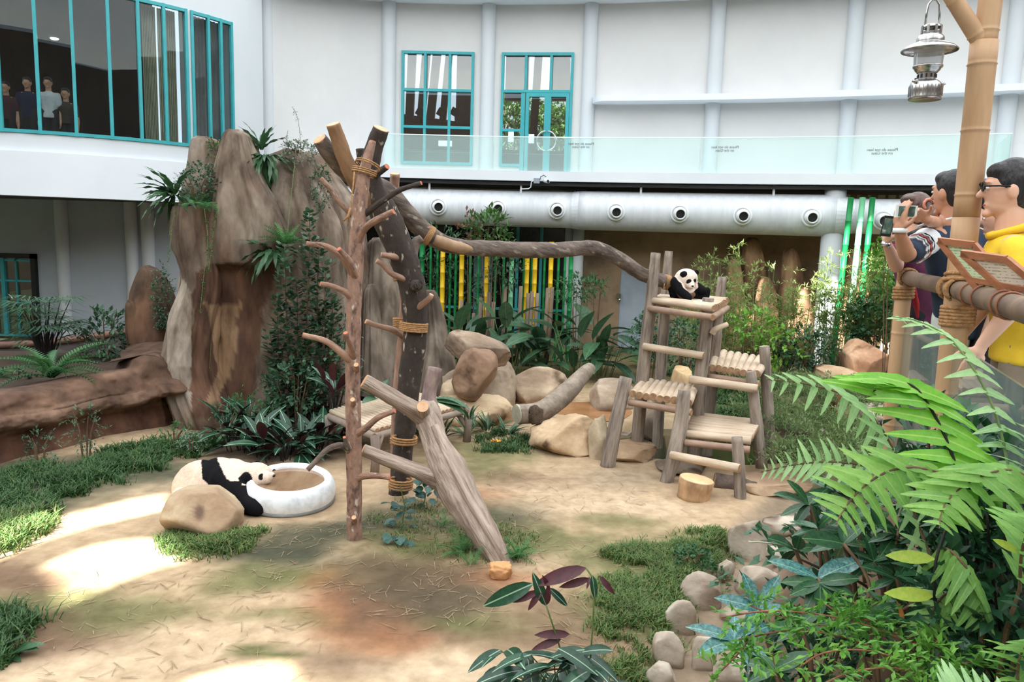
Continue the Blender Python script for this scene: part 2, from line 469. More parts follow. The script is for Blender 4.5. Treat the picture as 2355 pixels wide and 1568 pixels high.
# the hall behind those windows: floor, side walls, slanted posts and open daylight beyond
YB = 22.6
m = MB(); m.box((-1.2, 25.6, ZSL - .1), (9.5, 6.2, .1)).box((-1.2, 25.6, 9.4), (9.5, 6.2, .2))
m.box((-5.9, 25.6, 7), (.2, 6.2, 5)).box((3.5, 25.6, 7), (.2, 6.2, 5))
struct(tag(m.build('hall_shell', M_interior), 'dim brown hall seen through the back windows', None))
YF = 28.4
z1 = at(1000, 268, YF).z; z0 = ZSL
m = MB().hexa([at(900, 0, YF).xy.to_3d() + V((0, 0, z0)), V((at(1098, 0, YF).x, YF, z0)), V((at(1098, 0, YF).x, YF + .2, z0)), V((at(900, 0, YF).x, YF + .2, z0)),
               V((at(900, 0, YF).x, YF, at(900, 258, YF).z)), V((at(1098, 0, YF).x, YF, at(1098, 285, YF).z)), V((at(1098, 0, YF).x, YF + .2, at(1098, 285, YF).z)), V((at(900, 0, YF).x, YF + .2, at(900, 258, YF).z))])
struct(tag(m.build('wall_hall', mk('terracotta_wall', (126, 92, 76), (104, 80, 70), scale=.8, rough=.9)), 'low terracotta wall inside the hall', None))
m = MB().box(((at(1105, 0, YF).x + at(1330, 0, YF).x) / 2, YF + .1, (z0 + at(1200, 345, YF).z) / 2), (at(1330, 0, YF).x - at(1105, 0, YF).x, .2, at(1200, 345, YF).z - z0))
struct(tag(m.build('wall_hall_low', MATS['terracotta_wall']), 'low parapet inside the hall behind the glazed door', None))
slp = mk('slanted_post', (124, 112, 102), (108, 98, 90), scale=2, rough=.8)
for k, (xa, ya, xb, yb, wd) in enumerate([(951, 117, 942, 270, 17), (986, 117, 969, 270, 17), (1012, 117, 990, 275, 17), (1040, 117, 1018, 280, 14), (1074, 117, 1068, 285, 38), (918, 117, 918, 270, 20), (1098, 117, 1094, 285, 20),
                              (1188, 115, 1182, 232, 40), (1244, 115, 1222, 260, 17), (1290, 115, 1289, 232, 42), (1213, 115, 1206, 230, 12), (1334, 115, 1330, 270, 20), (1146, 115, 1142, 270, 16)]):
    A, B = at(xa, ya - 60, YF - .3), at(xb, yb, YF - .3)
    if k >= 7: B = at(xb, yb + (110 if wd < 30 else 0), YF - .3)
    tag(MB().bar(A, B, wd * ppm(YF), .3, V((0, 1, 0))).build('slanted_post', slp), 'slanted brown post in the hall behind the ' + ('nine-pane window' if k < 7 else 'glazed door') + ', ' + ORD[(1, 2, 3, 4, 5, 0, 6, 1, 3, 4, 2, 5, 0)[k]] + ' from the left', 'post', 'slanted posts behind the ' + ('nine-pane window' if k < 7 else 'glazed door'))
for k, (px, py) in enumerate([(968, 262), (1016, 263), (1047, 262)]):
    P = at(px, py, YF - .35)
    r = root('spot_lamp', P, 'dark square spotlight on the terracotta wall, ' + ('first', 'second', 'third')[k] + ' from the window jamb with the slanted posts', 'spotlight', 'spotlights in the hall')
    MB().box(P + V((0, -.1, .04)), (.3, .12, .26), 0, Matrix.Rotation(.5, 3, 'Y')).build('lamp_housing', M_black, r); MB().bar(P + V((0, 0, -.05)), P + V((0, .1, -.28)), .05, .05).build('bracket', M_black, r)
# washbasin counter in the hall
m = MB().box((at(1005, 0, 25.6).x, 25.6, (at(1000, 346, 25.6).z + ZSL) / 2), (2.4, .6, at(1000, 346, 25.6).z - ZSL))
tag(m.build('service_counter', mk('counter_white', (176, 182, 180), (160, 166, 166), scale=3, rough=.6, stretch=(8, 8, .3))), 'pale panelled counter behind the nine-pane window', 'counter')

# ---------------------------------------------------------------- drum-shaped building on the left
DC, DR = V((-12.2, 21.8)), 5.85
def drum(px, r=DR):
    # point of the drum seen through image column px (taken near the window band)
    d = ray(px, 300); d2 = V((d.x, d.y)).normalized(); b = d2.dot(DC); c = DC.dot(DC) - r * r
    disc = b * b - c
    if disc < 0: t = b
    else: t = b - math.sqrt(disc)
    return d2 * t
def dang(px): 
    p = drum(px) - DC; return math.atan2(p.y, p.x)
def dpt(a, r=DR): return DC + V((math.cos(a), math.sin(a))) * r
def dstrip(mb, a0, a1, z0, z1, r0=DR, th=.3, n=24):
    vs = []; fs = []
    for i in range(n + 1):
        a = lerp(a0, a1, i / n); p, q = dpt(a, r0), dpt(a, r0 - th)
        vs += [(p.x, p.y, z0), (p.x, p.y, z1), (q.x, q.y, z1), (q.x, q.y, z0)]
    for i in range(n):
        o = i * 4
        for k in range(4):
            j = (k + 1) % 4; fs.append((o + j, o + k, o + 4 + k, o + 4 + j))
    fs.append((3, 2, 1, 0)); o = n * 4; fs.append((o, o + 1, o + 2, o + 3))
    return mb.add(vs, fs)
def dz(px, py):
    p = drum(px); return at(px, py, p.y).z
ZSILL = dz(250, 320); ZHEAD = dz(432, 20)
ZSOF = dz(200, 456)
AL, AR = math.radians(-150), math.radians(-14)
aw = [dang(x) for x in (-330, -250, -165, -80, 5, 93, 176, 258, 326, 384, 434)]
aw2 = [dang(x) for x in (447, 484, 512, 536)]
mb = MB(); dstrip(mb, AL, AR, ZSOF + .55, ZSILL); dstrip(mb, AL, AR, ZHEAD, 12); dstrip(mb, aw[-1], aw2[0], ZSILL, ZHEAD); dstrip(mb, aw2[-1], AR, ZSILL, ZHEAD)
struct(tag(mb.build('wall_left', M_wallw, smooth=False), 'curved white wall of the drum-shaped wing', None))
mb = MB(); dstrip(mb, AL, AR, ZSOF, ZSOF + .9, DR + .14, .5)
struct(tag(mb.build('trim_3', M_fascia), 'broad white band below the curved windows', None))
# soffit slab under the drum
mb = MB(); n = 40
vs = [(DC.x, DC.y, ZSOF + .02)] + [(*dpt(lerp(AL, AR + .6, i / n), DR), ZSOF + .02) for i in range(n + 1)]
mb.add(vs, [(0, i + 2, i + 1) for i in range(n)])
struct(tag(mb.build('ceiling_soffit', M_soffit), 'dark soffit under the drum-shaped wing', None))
def dwin(name, A, label, glassmat, tags):
    c = dpt(A[len(A) // 2]); w = struct(tag(root(name, (c.x, c.y, ZSILL), None, None), label, None))
    for a in A:
        p = dpt(a, DR + .0); MB().box((p.x, p.y, (ZSILL + ZHEAD) / 2), (.075, .065, ZHEAD - ZSILL), a).build('mullion', M_teal, w)
    for z in (ZSILL + .04, ZHEAD - .04):
        for a, b in zip(A, A[1:]):
            p, q = dpt(a), dpt(b); MB().bar((p.x, p.y, z), (q.x, q.y, z), .07, .07).build('transom', M_teal, w)
    for a, b in zip(A, A[1:]):
        p, q = dpt(a, DR - .02), dpt(b, DR - .02); MB().panel(p, q, ZSILL + .06, ZHEAD - .06, .012).build('pane', glassmat, w)
    return w
dwin('window_3', aw, 'tall curved window band with teal frames in the drum-shaped wing', G_dark, None)
dwin('window_4', aw2, 'narrow tall window of three panes beside the rock peak', G_dark, None)
# room behind
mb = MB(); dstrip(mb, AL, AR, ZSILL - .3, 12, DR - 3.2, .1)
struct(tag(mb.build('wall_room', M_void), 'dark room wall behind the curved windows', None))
mb = MB(); n = 40
for z in (ZSILL - .25, 9.6):
    vs = []
    for i in range(n + 1):
        a = lerp(AL, AR, i / n); vs += [(*dpt(a, DR - .3), z), (*dpt(a, DR - 3.2), z)]
    mb.add(vs, [(2 * i, 2 * i + 1, 2 * i + 3, 2 * i + 2) for i in range(n)])
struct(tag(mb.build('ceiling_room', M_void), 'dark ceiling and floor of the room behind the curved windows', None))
# curtains
M_curt = mk('cream_curtain', (200, 198, 176), (176, 174, 152), scale=3, rough=.9)
for k, (a, b) in enumerate(((dang(350), dang(384) ), (dang(388), dang(432)))):
    mb = MB(); n = 90; vs = []
    for i in range(n + 1):
        t = lerp(a, b, i / n); r = DR - .42 + .05 * math.sin(i / n * 6.283 * 9); p = dpt(t, r)
        vs += [(p.x, p.y, ZSILL + .02), (p.x, p.y, ZHEAD - .02)]
    mb.add(vs, [(2 * i, 2 * i + 2, 2 * i + 3, 2 * i + 1) for i in range(n)])
    c = mb.build('curtain', M_curt, None, True)
    tag(c, 'cream pleated curtain ' + ('drawn halfway behind the fifth pane' if k == 0 else 'filling the last pane of the curved window band'), 'curtain', 'curtains behind the curved windows')
mb = MB(); n = 60; vs = []
for i in range(n + 1):
    t = lerp(aw2[0], aw2[-1], i / n); p = dpt(t, DR - .4 + .03 * math.sin(i)); vs += [(p.x, p.y, ZSILL), (p.x, p.y, ZHEAD)]
mb.add(vs, [(2 * i, 2 * i + 2, 2 * i + 3, 2 * i + 1) for i in range(n)])
tag(mb.build('curtain', mk('grey_curtain', (128, 124, 122), (116, 112, 110), scale=3, rough=.9), None, True), 'grey-brown curtain behind the narrow three-pane window', 'curtain')
# a lamp glowing in the room
M_glow = bpy.data.materials.new('warm_lamp_glow'); M_glow.use_nodes = True
M_glow.node_tree.nodes['Principled BSDF'].inputs['Emission Color'].default_value = (1, .9, .75, 1); M_glow.node_tree.nodes['Principled BSDF'].inputs['Emission Strength'].default_value = 9
for (px, py, nm, lb) in ((125, 88, 'downlight', 'round lit downlight in the dark room behind the curved windows'), (289, 317, 'wall_light', 'tiny warm lamp glowing low behind the curved windows')):
    p = drum(px); P = at(px, py, p.y + .9)
    r = root(nm, P, lb, 'lamp'); MB().lathe([(.10, 0), (.10, .04), (.07, .05)], 16, Matrix.Translation(P), True).build('lamp_body', M_black, r); MB().ell(P - V((0, 0, .005)), (.085, .085, .03) if py < 200 else (.035, .035, .05)).build('bulb', M_glow, r, True)
# lower wall under the drum: shaded white wall, pilasters and a teal glazed door
YL = 19.9
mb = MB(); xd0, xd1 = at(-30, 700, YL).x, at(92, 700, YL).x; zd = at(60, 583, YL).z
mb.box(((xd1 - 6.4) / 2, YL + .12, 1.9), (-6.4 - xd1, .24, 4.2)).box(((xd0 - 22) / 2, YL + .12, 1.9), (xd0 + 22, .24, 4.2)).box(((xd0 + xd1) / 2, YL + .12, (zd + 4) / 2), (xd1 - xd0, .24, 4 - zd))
struct(tag(mb.build('wall_left_lower', mk('shade_darkened_wall', (176, 183, 190), (166, 174, 182), scale=.6, rough=.85)), 'shaded white wall below the drum-shaped wing', None))  # white wall coloured darker, so part of the soffit's shade is in the colour
for px in (150, 308, 345):
    p = at(px, 650, YL)
    struct(tag(MB().lathe([(.16, -.1), (.16, 4)], 16, Matrix.Translation((p.x, YL - .02, 0))).build('column', M_wallw, smooth=True), 'round white pilaster on the shaded lower wall', None))
d3 = struct(tag(root('door_3', ((xd0 + xd1) / 2, YL, 0), None, None), 'teal glazed door in a dark surround on the shaded lower wall', None))
f = MB(); f.box((xd1 - .06, YL - .02, zd / 2), (.12, .2, zd)).box((xd0 + .06, YL - .02, zd / 2), (.12, .2, zd)).box(((xd0 + xd1) / 2, YL - .02, zd - .06), (xd1 - xd0, .2, .12)); f.build('surround', M_black, d3)
f = MB(); x0, x1 = at(-16, 700, YL).x, at(82, 700, YL).x
for xx in (x0, at(8, 700, YL).x, x1 - .05): f.box((xx + .05, YL, zd / 2), (.10, .08, zd - .2))
for zq in (.08, zd * .42, zd * .68, zd - .18): f.box(((x0 + x1) / 2, YL, zq), (x1 - x0, .05, .05))
f.box((at(42, 700, YL).x, YL, zd / 2), (.03, .05, zd - .2))
f.build('door_frame', M_teal, d3); MB().box(((x0 + x1) / 2, YL + .04, zd / 2), (x1 - x0, .012, zd - .1)).build('pane', G_pane, d3)
h = at(18, 690, YL - .12); MB().tube([h + V((.12 * math.sin(a), 0, .16 * math.cos(a))) for a in [math.pi * j / 8 for j in range(9)]], .02, 8).build('handle', M_chrome, d3, True)
mb = MB().box(((x0 + x1) / 2, YL + 1.2, 1.6), (3, .1, 3.6)); 
struct(tag(mb.build('wall_corridor', mk('ochre_wall', (120, 108, 60), (100, 88, 52), scale=.8, rough=.9)), 'ochre corridor wall behind the lower glazed door', None))
# low parapet with brown coping in front of the shaded wall
YP = 15.2
zc = at(200, 790, YP).z
pp = [V((at(x, y, YP).x, YP + dy, at(x, y, YP + dy).z)) for x, y, dy in ((-120, 792, -.6), (0, 795, -.3), (120, 786, 0), (200, 772, .4), (260, 757, .9), (310, 745, 1.2))]
mb = MB(); sp = [V(p) for p in spline(pp, 24)]; mb.tube(sp, .07, 8)
struct(tag(mb.build('trim_4', mk('brown_coping', (126, 92, 78), (98, 70, 60), scale=2, rough=.7), None, True), 'brown rounded coping on the dark parapet', None))
mb = MB()
for a, b in zip(sp, sp[1:]): mb.hexa([V((a.x, a.y, -.1)), V((b.x, b.y, -.1)), V((b.x, b.y + .2, -.1)), V((a.x, a.y + .2, -.1)), V((a.x, a.y, a.z - .02)), V((b.x, b.y, b.z - .02)), V((b.x, b.y + .2, b.z - .02)), V((a.x, a.y + .2, a.z - .02))])
struct(tag(mb.build('wall_parapet', mk('dark_parapet', (104, 96, 92), (78, 72, 70), scale=1.4, rough=.55, stretch=(1, 1, 3))), 'dark grey parapet under the brown coping', None))

# ---------------------------------------------------------------- lower back wall
qa = wallpt(1338, 600)[0]
mb = MB(); dq0, dq1 = wallpt(1424, 700)[0], wallpt(1494, 700)[0]; dzt = zz(1460, 620)
strip(mb, qa, dq0, -.3, 4.4); strip(mb, dq0, dq1, dzt, 4.4); strip(mb, dq1, 2900, -.3, 4.4)
struct(tag(mb.build('wall_rock', M_rockwall), 'brown painted rock-effect wall below the duct', None))
gd = struct(tag(root('door_4', (*wall_xy((dq0 + dq1) / 2), 0), None, None), 'plain grey metal door in the brown rock-effect wall', None))
a, b = wall_xy(dq0, -.04), wall_xy(dq1, -.04); MB().panel(a, b, -.1, dzt, .06).build('door_leaf', M_gdoor, gd)
P = wallpt(1423, 680, .05)[1]; MB().box(P, (.1, .1, .12)).build('hasp', M_chrome, gd); MB().ell(P + V((.02, -.05, -.12)), (.04, .03, .06)).build('padlock', M_chrome, gd, True)
# dark glazed front behind the coloured poles
q0, q1 = wallpt(900, 600)[0], wallpt(1312, 600)[0]
w5 = struct(tag(root('window_5', (*wall_xy((q0 + q1) / 2), 0), None, None), 'dark glazed front with teal mullions behind the coloured poles', None))
for x in (955, 1082, 1190, 1244, 1310): mullion(MB(), wallpt(x, 600)[0], -.1, 4.2, .07).build('mullion', M_teal, w5)
for z in (.95, 3.3): transom(MB(), q0, q1, z, .06).build('transom', M_teal, w5)
for xa, xb in ((900, 955), (955, 1082), (1082, 1190), (1190, 1244), (1244, 1310)): pane(w5, wallpt(xa, 600)[0], wallpt(xb, 600)[0], -.1, 4.2, G_dark)
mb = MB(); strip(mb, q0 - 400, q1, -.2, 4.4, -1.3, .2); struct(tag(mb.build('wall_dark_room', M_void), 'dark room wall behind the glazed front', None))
m = MB(); a, b = wall_xy(wallpt(1085, 700)[0], -.3), wall_xy(wallpt(1128, 700)[0], -.3); m.panel(a, b, 0, zz(1100, 575), .04)
struct(tag(m.build('door_5', M_gdoor), 'pale door seen through the dark glazed front', None))
# white posts below the duct
def vpost(px, y0, Y, r, lb, nm='column'):
    p = at(px, y0, Y); return struct(tag(MB().lathe([(r, -.3), (r, 4.3)], 18, Matrix.Translation((p.x, p.y, 0)), True).build(nm, M_wallw, None, True), lb, None))
vpost(1327, 640, 20.9, .15, 'white round post beside the brown rock-effect wall')
vpost(1306, 640, 21.2, .12, 'slim white post at the edge of the glazed front')
vpost(1905, 640, 18.3, .24, 'thick white post behind the sunlit bamboo')

# ---------------------------------------------------------------- the roof high above: white membrane with open gaps
M_roof = mk('roof_membrane', (234, 238, 243), (228, 233, 239), scale=.3, rough=.8, transl=.38)
def to_roof(P): return P + SUN * ((ROOF_Z - P.z) / SUN.z)
holes = []
for poly in ([(-90, 1262), (60, 1205), (150, 1183), (250, 1160), (366, 1134), (374, 1172), (230, 1207), (100, 1243), (-60, 1310)],
             [(104, 1300), (200, 1262), (290, 1244), (385, 1243), (432, 1287), (330, 1312), (240, 1348), (146, 1396), (132, 1342)],
             [(420, 1572), (560, 1538), (650, 1524), (690, 1590), (640, 1640), (440, 1640)]):
    holes.append([to_roof(gnd(*p)) for p in poly])
for Y, poly in ((18.2, [(1905, 670), (1990, 640), (2080, 610), (2120, 740), (2090, 890), (1870, 890), (1850, 800), (1870, 730)]), (18.8, [(1790, 715), (1850, 668), (1880, 790), (1800, 800)]), (19.6, [(1696, 745), (1762, 690), (1752, 742)])):
    holes.append([to_roof(at(*p, Y)) for p in poly])
vs = [V((-34, -24)), V((34, -24)), V((34, 24)), V((-34, 24))]; ed = [(0, 1), (1, 2), (2, 3), (3, 0)]
for h in holes:
    o = len(vs); vs += [V((p.x, p.y)) for p in h]; ed += [(o + i, o + (i + 1) % len(h)) for i in range(len(h))]
for gx in range(-30, 31, 6):
    for gy in range(-20, 21, 6): vs.append(V((gx + .013, gy + .017)))
rv, re, rf, *_ = geometry.delaunay_2d_cdt(vs, ed, [], 1, 1e-5)
def inside(p, poly):
    r = False; n = len(poly)
    for i in range(n):
        a, b = poly[i], poly[(i + 1) % n]
        if (a.y > p.y) != (b.y > p.y) and p.x < (b.x - a.x) * (p.y - a.y) / (b.y - a.y) + a.x: r = not r
    return r
fs = []
for f in rf:
    c = sum((rv[i] for i in f), V((0, 0))) / len(f)
    if not any(inside(c, h) for h in holes): fs.append(f)
mb = MB().add([(p.x, p.y, ROOF_Z) for p in rv], fs)
struct(tag(mb.build('ceiling', M_roof), 'white membrane roof high above the enclosure', None))
# land outside the enclosure
mb = MB().add([(-150, -150, -.4), (150, -150, -.4), (150, 150, -.4), (-150, 150, -.4)], [(0, 1, 2, 3)])
struct(tag(mb.build('ground_outside', mk('outside_lawn', (96, 112, 74), (120, 122, 96), scale=.2, rough=.95)), 'open lawn outside the enclosure', None))

# unseen walls added behind and beside the camera, tall enough to cut side light
for nm, a, b in (('blocker_wall_front', (24, -16), (-24, -16)), ('blocker_wall_left', (-24, -16), (-24, 20)), ('blocker_wall_right', (24, 20), (24, -16))):
    struct(tag(MB().panel(a, b, -.4, 13.2, .3).build(nm, M_interior), 'brownish enclosure wall outside the picture', None))

# trees outside, seen through the hall
# ================================================================ terrain
def sst(a, b, x):
    t = max(0, min(1, (x - a) / (b - a))); return t * t * (3 - 2 * t)
BORDER = [(-.4, 2.4), (.2, 3.6), (.68, 4.8), (1.0, 5.5), (1.6, 6.6), (2.35, 8.1), (3.2, 9.3), (4.6, 10.2), (7, 11.2)]
def bdist(x, y):
    # signed distance to the right of the border line
    best = 9e9; sg = 1
    for (ax, ay), (bx, by) in zip(BORDER, BORDER[1:]):
        dx, dy = bx - ax, by - ay; t = max(0, min(1, ((x - ax) * dx + (y - ay) * dy) / (dx * dx + dy * dy)))
        qx, qy = ax + dx * t, ay + dy * t; d = math.hypot(x - qx, y - qy)
        if d < best: best = d; sg = 1 if (dx * (y - ay) - dy * (x - ax)) < 0 else -1
    return best * sg
PLW = [(gnd(*p).x, gnd(*p).y) for p in ((-420, 1200), (-140, 1110), (0, 1068), (120, 1040), (260, 1005), (350, 988), (405, 978), (428, 948), (432, 905))]
def pdist(x, y):
    best = 9e9; sg = 1
    for (ax, ay), (bx, by) in zip(PLW, PLW[1:]):
        dx, dy = bx - ax, by - ay; t = max(0, min(1, ((x - ax) * dx + (y - ay) * dy) / (dx * dx + dy * dy)))
        d = math.hypot(x - ax - dx * t, y - ay - dy * t)
        if d < best: best = d; sg = 1 if (dx * (y - ay) - dy * (x - ax)) < 0 else -1
    return best * sg
def H(x, y):
    z = .018 * fbm((x, y, 0), .9, 2)
    d = bdist(x, y)
    if d > 0:
        amp = lerp(1.6, .25, sst(6.2, 9.3, y))
        z += -.10 * sst(0, .25, d) * (1 - sst(.5, .9, d)) * (1 - sst(8, 10, y)) + amp * sst(.55, 1.9, d)
    # pond under the climbing frame
    e = math.hypot((x - 3.0) / 1.7, (y - 11.75) / 1.3)
    z -= .5 * (1 - sst(.7, 1.05, e))
    # raised planter at the left, behind the low rock wall
    z += .74 * sst(.30, .62, -pdist(x, y)) * (1 - sst(13.6, 14.2, y)) * sst(-3.6, -4.2, x)
    z += .55 * sst(4.4, 5.8, x) * sst(8.5, 10.5, y) * (1 - sst(15.8, 17.2, y))
    # hump round the tree feet
    z += .07 * math.exp(-(((x + 1.5) / .5) ** 2 + ((y - 7.2) / .6) ** 2)) + .05 * math.exp(-(((x + 1.2) / .6) ** 2 + ((y - 8.7) / .5) ** 2))
    return z
def ground_at(px, py):
    P = gnd(px, py)
    for _ in range(6): P = gnd(px, py, H(P.x, P.y))
    return P
DIRT = V((186, 164, 136)); blobs = []
def blob(px, py, rx, ry, c, s): 
    P = gnd(px, py); blobs.append((P.x, P.y, rx, ry, V(c), s))
MOSS, DK, CLAY, BROWN, PALE, GREY = (98, 102, 62), (72, 74, 56), (166, 112, 78), (106, 84, 66), (204, 184, 158), (146, 136, 118)
for a in [(650, 1270, .55, .35, DK, .9), (760, 1230, .5, .3, DK, .8), (560, 1330, .4, .25, MOSS, .6), (700, 1330, .45, .2, MOSS, .7), (880, 1200, .5, .4, DK, .7), (980, 1260, .5, .4, MOSS, .8),
          (1120, 1190, .6, .5, DK, .75), (1200, 1230, .45, .3, MOSS, .6), (1060, 1080, .7, .4, MOSS, .5), (1120, 1040, .7, .5, MOSS, .6), (830, 1360, .32, .28, CLAY, .9), (780, 1420, .28, .25, CLAY, .8), (740, 1330, .2, .2, CLAY, .5),
          (960, 1090, .4, .35, CLAY, .5), (1080, 1140, .45, .3, CLAY, .55), (930, 1360, .55, .35, BROWN, .9), (1040, 1330, .45, .3, BROWN, .7), (960, 1440, .5, .25, BROWN, .7), (1020, 1420, .35, .16, MOSS, .8), (1150, 1340, .3, .25, CLAY, .5), (900, 1320, .5, .3, (92, 80, 60), .85), (1010, 1380, .5, .28, (88, 78, 60), .85), (870, 1420, .4, .2, (110, 84, 64), .7),
          (1150, 1440, .4, .2, MOSS, .5), (1230, 1480, .4, .25, BROWN, .5), (800, 1520, .4, .16, BROWN, .8), (880, 1470, .35, .2, CLAY, .5), (1290, 1400, .4, .3, BROWN, .4), (1000, 1540, .6, .22, PALE, .9), (1400, 1270, .5, .22, PALE, .9),
          (1300, 1150, .9, .5, PALE, .5), (1500, 1170, .7, .4, PALE, .7), (1280, 1240, .4, .3, MOSS, .5), (1420, 1200, .4, .18, MOSS, .5), (1480, 1280, .8, .4, MOSS, .45), (1180, 1100, .5, .3, BROWN, .4), (1420, 1100, .5, .4, GREY, .4),
          (60, 1440, .6, .4, BROWN, .9), (150, 1460, .45, .3, BROWN, .7), (130, 1380, .5, .3, MOSS, .6), (330, 1400, .5, .2, MOSS, .6), (60, 1330, .6, .3, BROWN, .7), (270, 1440, .3, .15, MOSS, .5), (640, 1420, .35, .12, MOSS, .4),
          (500, 1480, .7, .3, PALE, .5), (150, 1545, .55, .22, PALE, .9), (620, 1510, .2, .08, MOSS, .8), (430, 1120, .8, .35, PALE, .3), (620, 1030, 1.0, .6, (70, 60, 48), .95), (700, 1000, .9, .9, (70, 60, 48), .95), (560, 1000, .8, .6, (76, 62, 50), .9), (300, 1120, .7, .4, PALE, .3), (250, 1080, 1.6, .5, DK, .8), (50, 1130, 1., .7, DK, .8), (1400, 850, 1.8, 1.6, MOSS, .7), (1330, 840, 1.2, 1., BROWN, .5), (1680, 920, 1.5, 1.6, MOSS, .9), (1560, 1330, .7, .9, MOSS, .8), (1450, 1450, .6, .5, BROWN, .5), (1480, 1400, .5, .4, MOSS, .7)]:
    blob(*a)
BANK = V((104, 84, 66)); CHAN = V((150, 134, 116))
vs = []; cs = []; X0, Y0, ST = -13.0, 2.6, .095; NX, NY = 255, 215
for j in range(NY):
    for i in range(NX):
        x, y = X0 + i * ST, Y0 + j * ST
        z = H(x, y); vs.append((x, y, z)); c = DIRT.copy()
        wx, wy = x + .18 * nz((x, y, 3), 1.9), y + .18 * nz((x, y, 9), 1.9)
        for (bx, by, rx, ry, bc, s) in blobs:
            q = ((wx - bx) / rx) ** 2 + ((wy - by) / ry) ** 2
            if q < 3.3: c = c.lerp(bc, min(1, s * 1.15) * (1 - sst(.35, 1.75, math.sqrt(q) + .35 * nz((x, y, 1), 5))))
        d = bdist(x, y)
        if d > 0: c = c.lerp(CHAN, sst(0, .2, d)).lerp(BANK, sst(.6, 1.0, d))
        if x < -3.8 and pdist(x, y) < -.25: c = V((70, 56, 46))
        c = c.lerp(V((92, 92, 62)), sst(4.3, 5.4, x) * sst(8.3, 9.6, y) * (1 - sst(16, 17.5, y)) * .9)
        if y > 14: c = c.lerp(V((110, 100, 70)), .6 * sst(14, 17, y))
        cs.append(srgb(*c)[:3])
mb = MB().add(vs, [(j * NX + i, j * NX + i + 1, (j + 1) * NX + i + 1, (j + 1) * NX + i) for j in range(NY - 1) for i in range(NX - 1)])
mb.c = cs
M_dirt = mk('trodden_dirt', (255, 250, 244), (205, 196, 184), scale=5.5, rough=.95, bump=.35, bscale=22, vcol=True, detail=8, lo=.3, hi=.7)
struct(tag(mb.build('ground', M_dirt, None, True), 'trodden tan dirt yard with mossy and clay patches', None))
# pond water
n = 48; mb = MB(); vs = [(3.0, 11.75, -.16)] + [(3.0 + 1.7 * math.cos(a), 11.75 + 1.3 * math.sin(a), -.16) for a in [6.2832 * k / n for k in range(n)]]
mb.add(vs, [(0, 1 + k, 1 + (k + 1) % n) for k in range(n)])
M_pond = mk('pond_water', (46, 50, 36), (58, 58, 40), scale=1.2, rough=.08, spec=.6)
struct(tag(mb.build('pond_water', M_pond), 'dark still pond water under the climbing frame', None))
for nm, px, py, rx, ry, lb in (('puddle', 1205, 922, .55, .28, 'rusty shallow puddle beside the long low boulder'), ('puddle', 1345, 945, .75, .35, 'rusty shallow puddle beyond the propped log')):
    P = ground_at(px, py); mb = MB(); vs = [(P.x, P.y, P.z + .012)]
    for k in range(36):
        a = 6.2832 * k / 36; r = 1 + .25 * nz((math.cos(a), math.sin(a), px), 1.3); vs.append((P.x + rx * r * math.cos(a), P.y + ry * r * math.sin(a) * 2.2, P.z + .012))
    mb.add(vs, [(0, 1 + k, 1 + (k + 1) % 36) for k in range(36)])
    struct(tag(mb.build(nm, mk('rusty_puddle', (150, 104, 66), (170, 126, 88), scale=3, rough=.15) if 'rusty_puddle' not in MATS else MATS['rusty_puddle']), lb, None))
# walkway for the visitors (right) and its edge
ZW = 1.78
mb = MB(); pl = [(1.0, -4), (1.0, .4), (1.55, 2.0), (2.05, 2.9), (2.95, 5.4), (4.2, 6.2), (12, 7.5), (12, -4)]
mb.add([(x, y, ZW) for x, y in pl] + [(x, y, -.3) for x, y in pl], [tuple(range(8))] + [(i, i + 8, (i + 1) % 8 + 8, (i + 1) % 8) for i in range(8)])
struct(tag(mb.build('floor_walkway', mk('pale_paving', (190, 196, 200), (172, 180, 186), scale=2, rough=.7)), 'pale grey visitor walkway behind the bamboo rail', None))

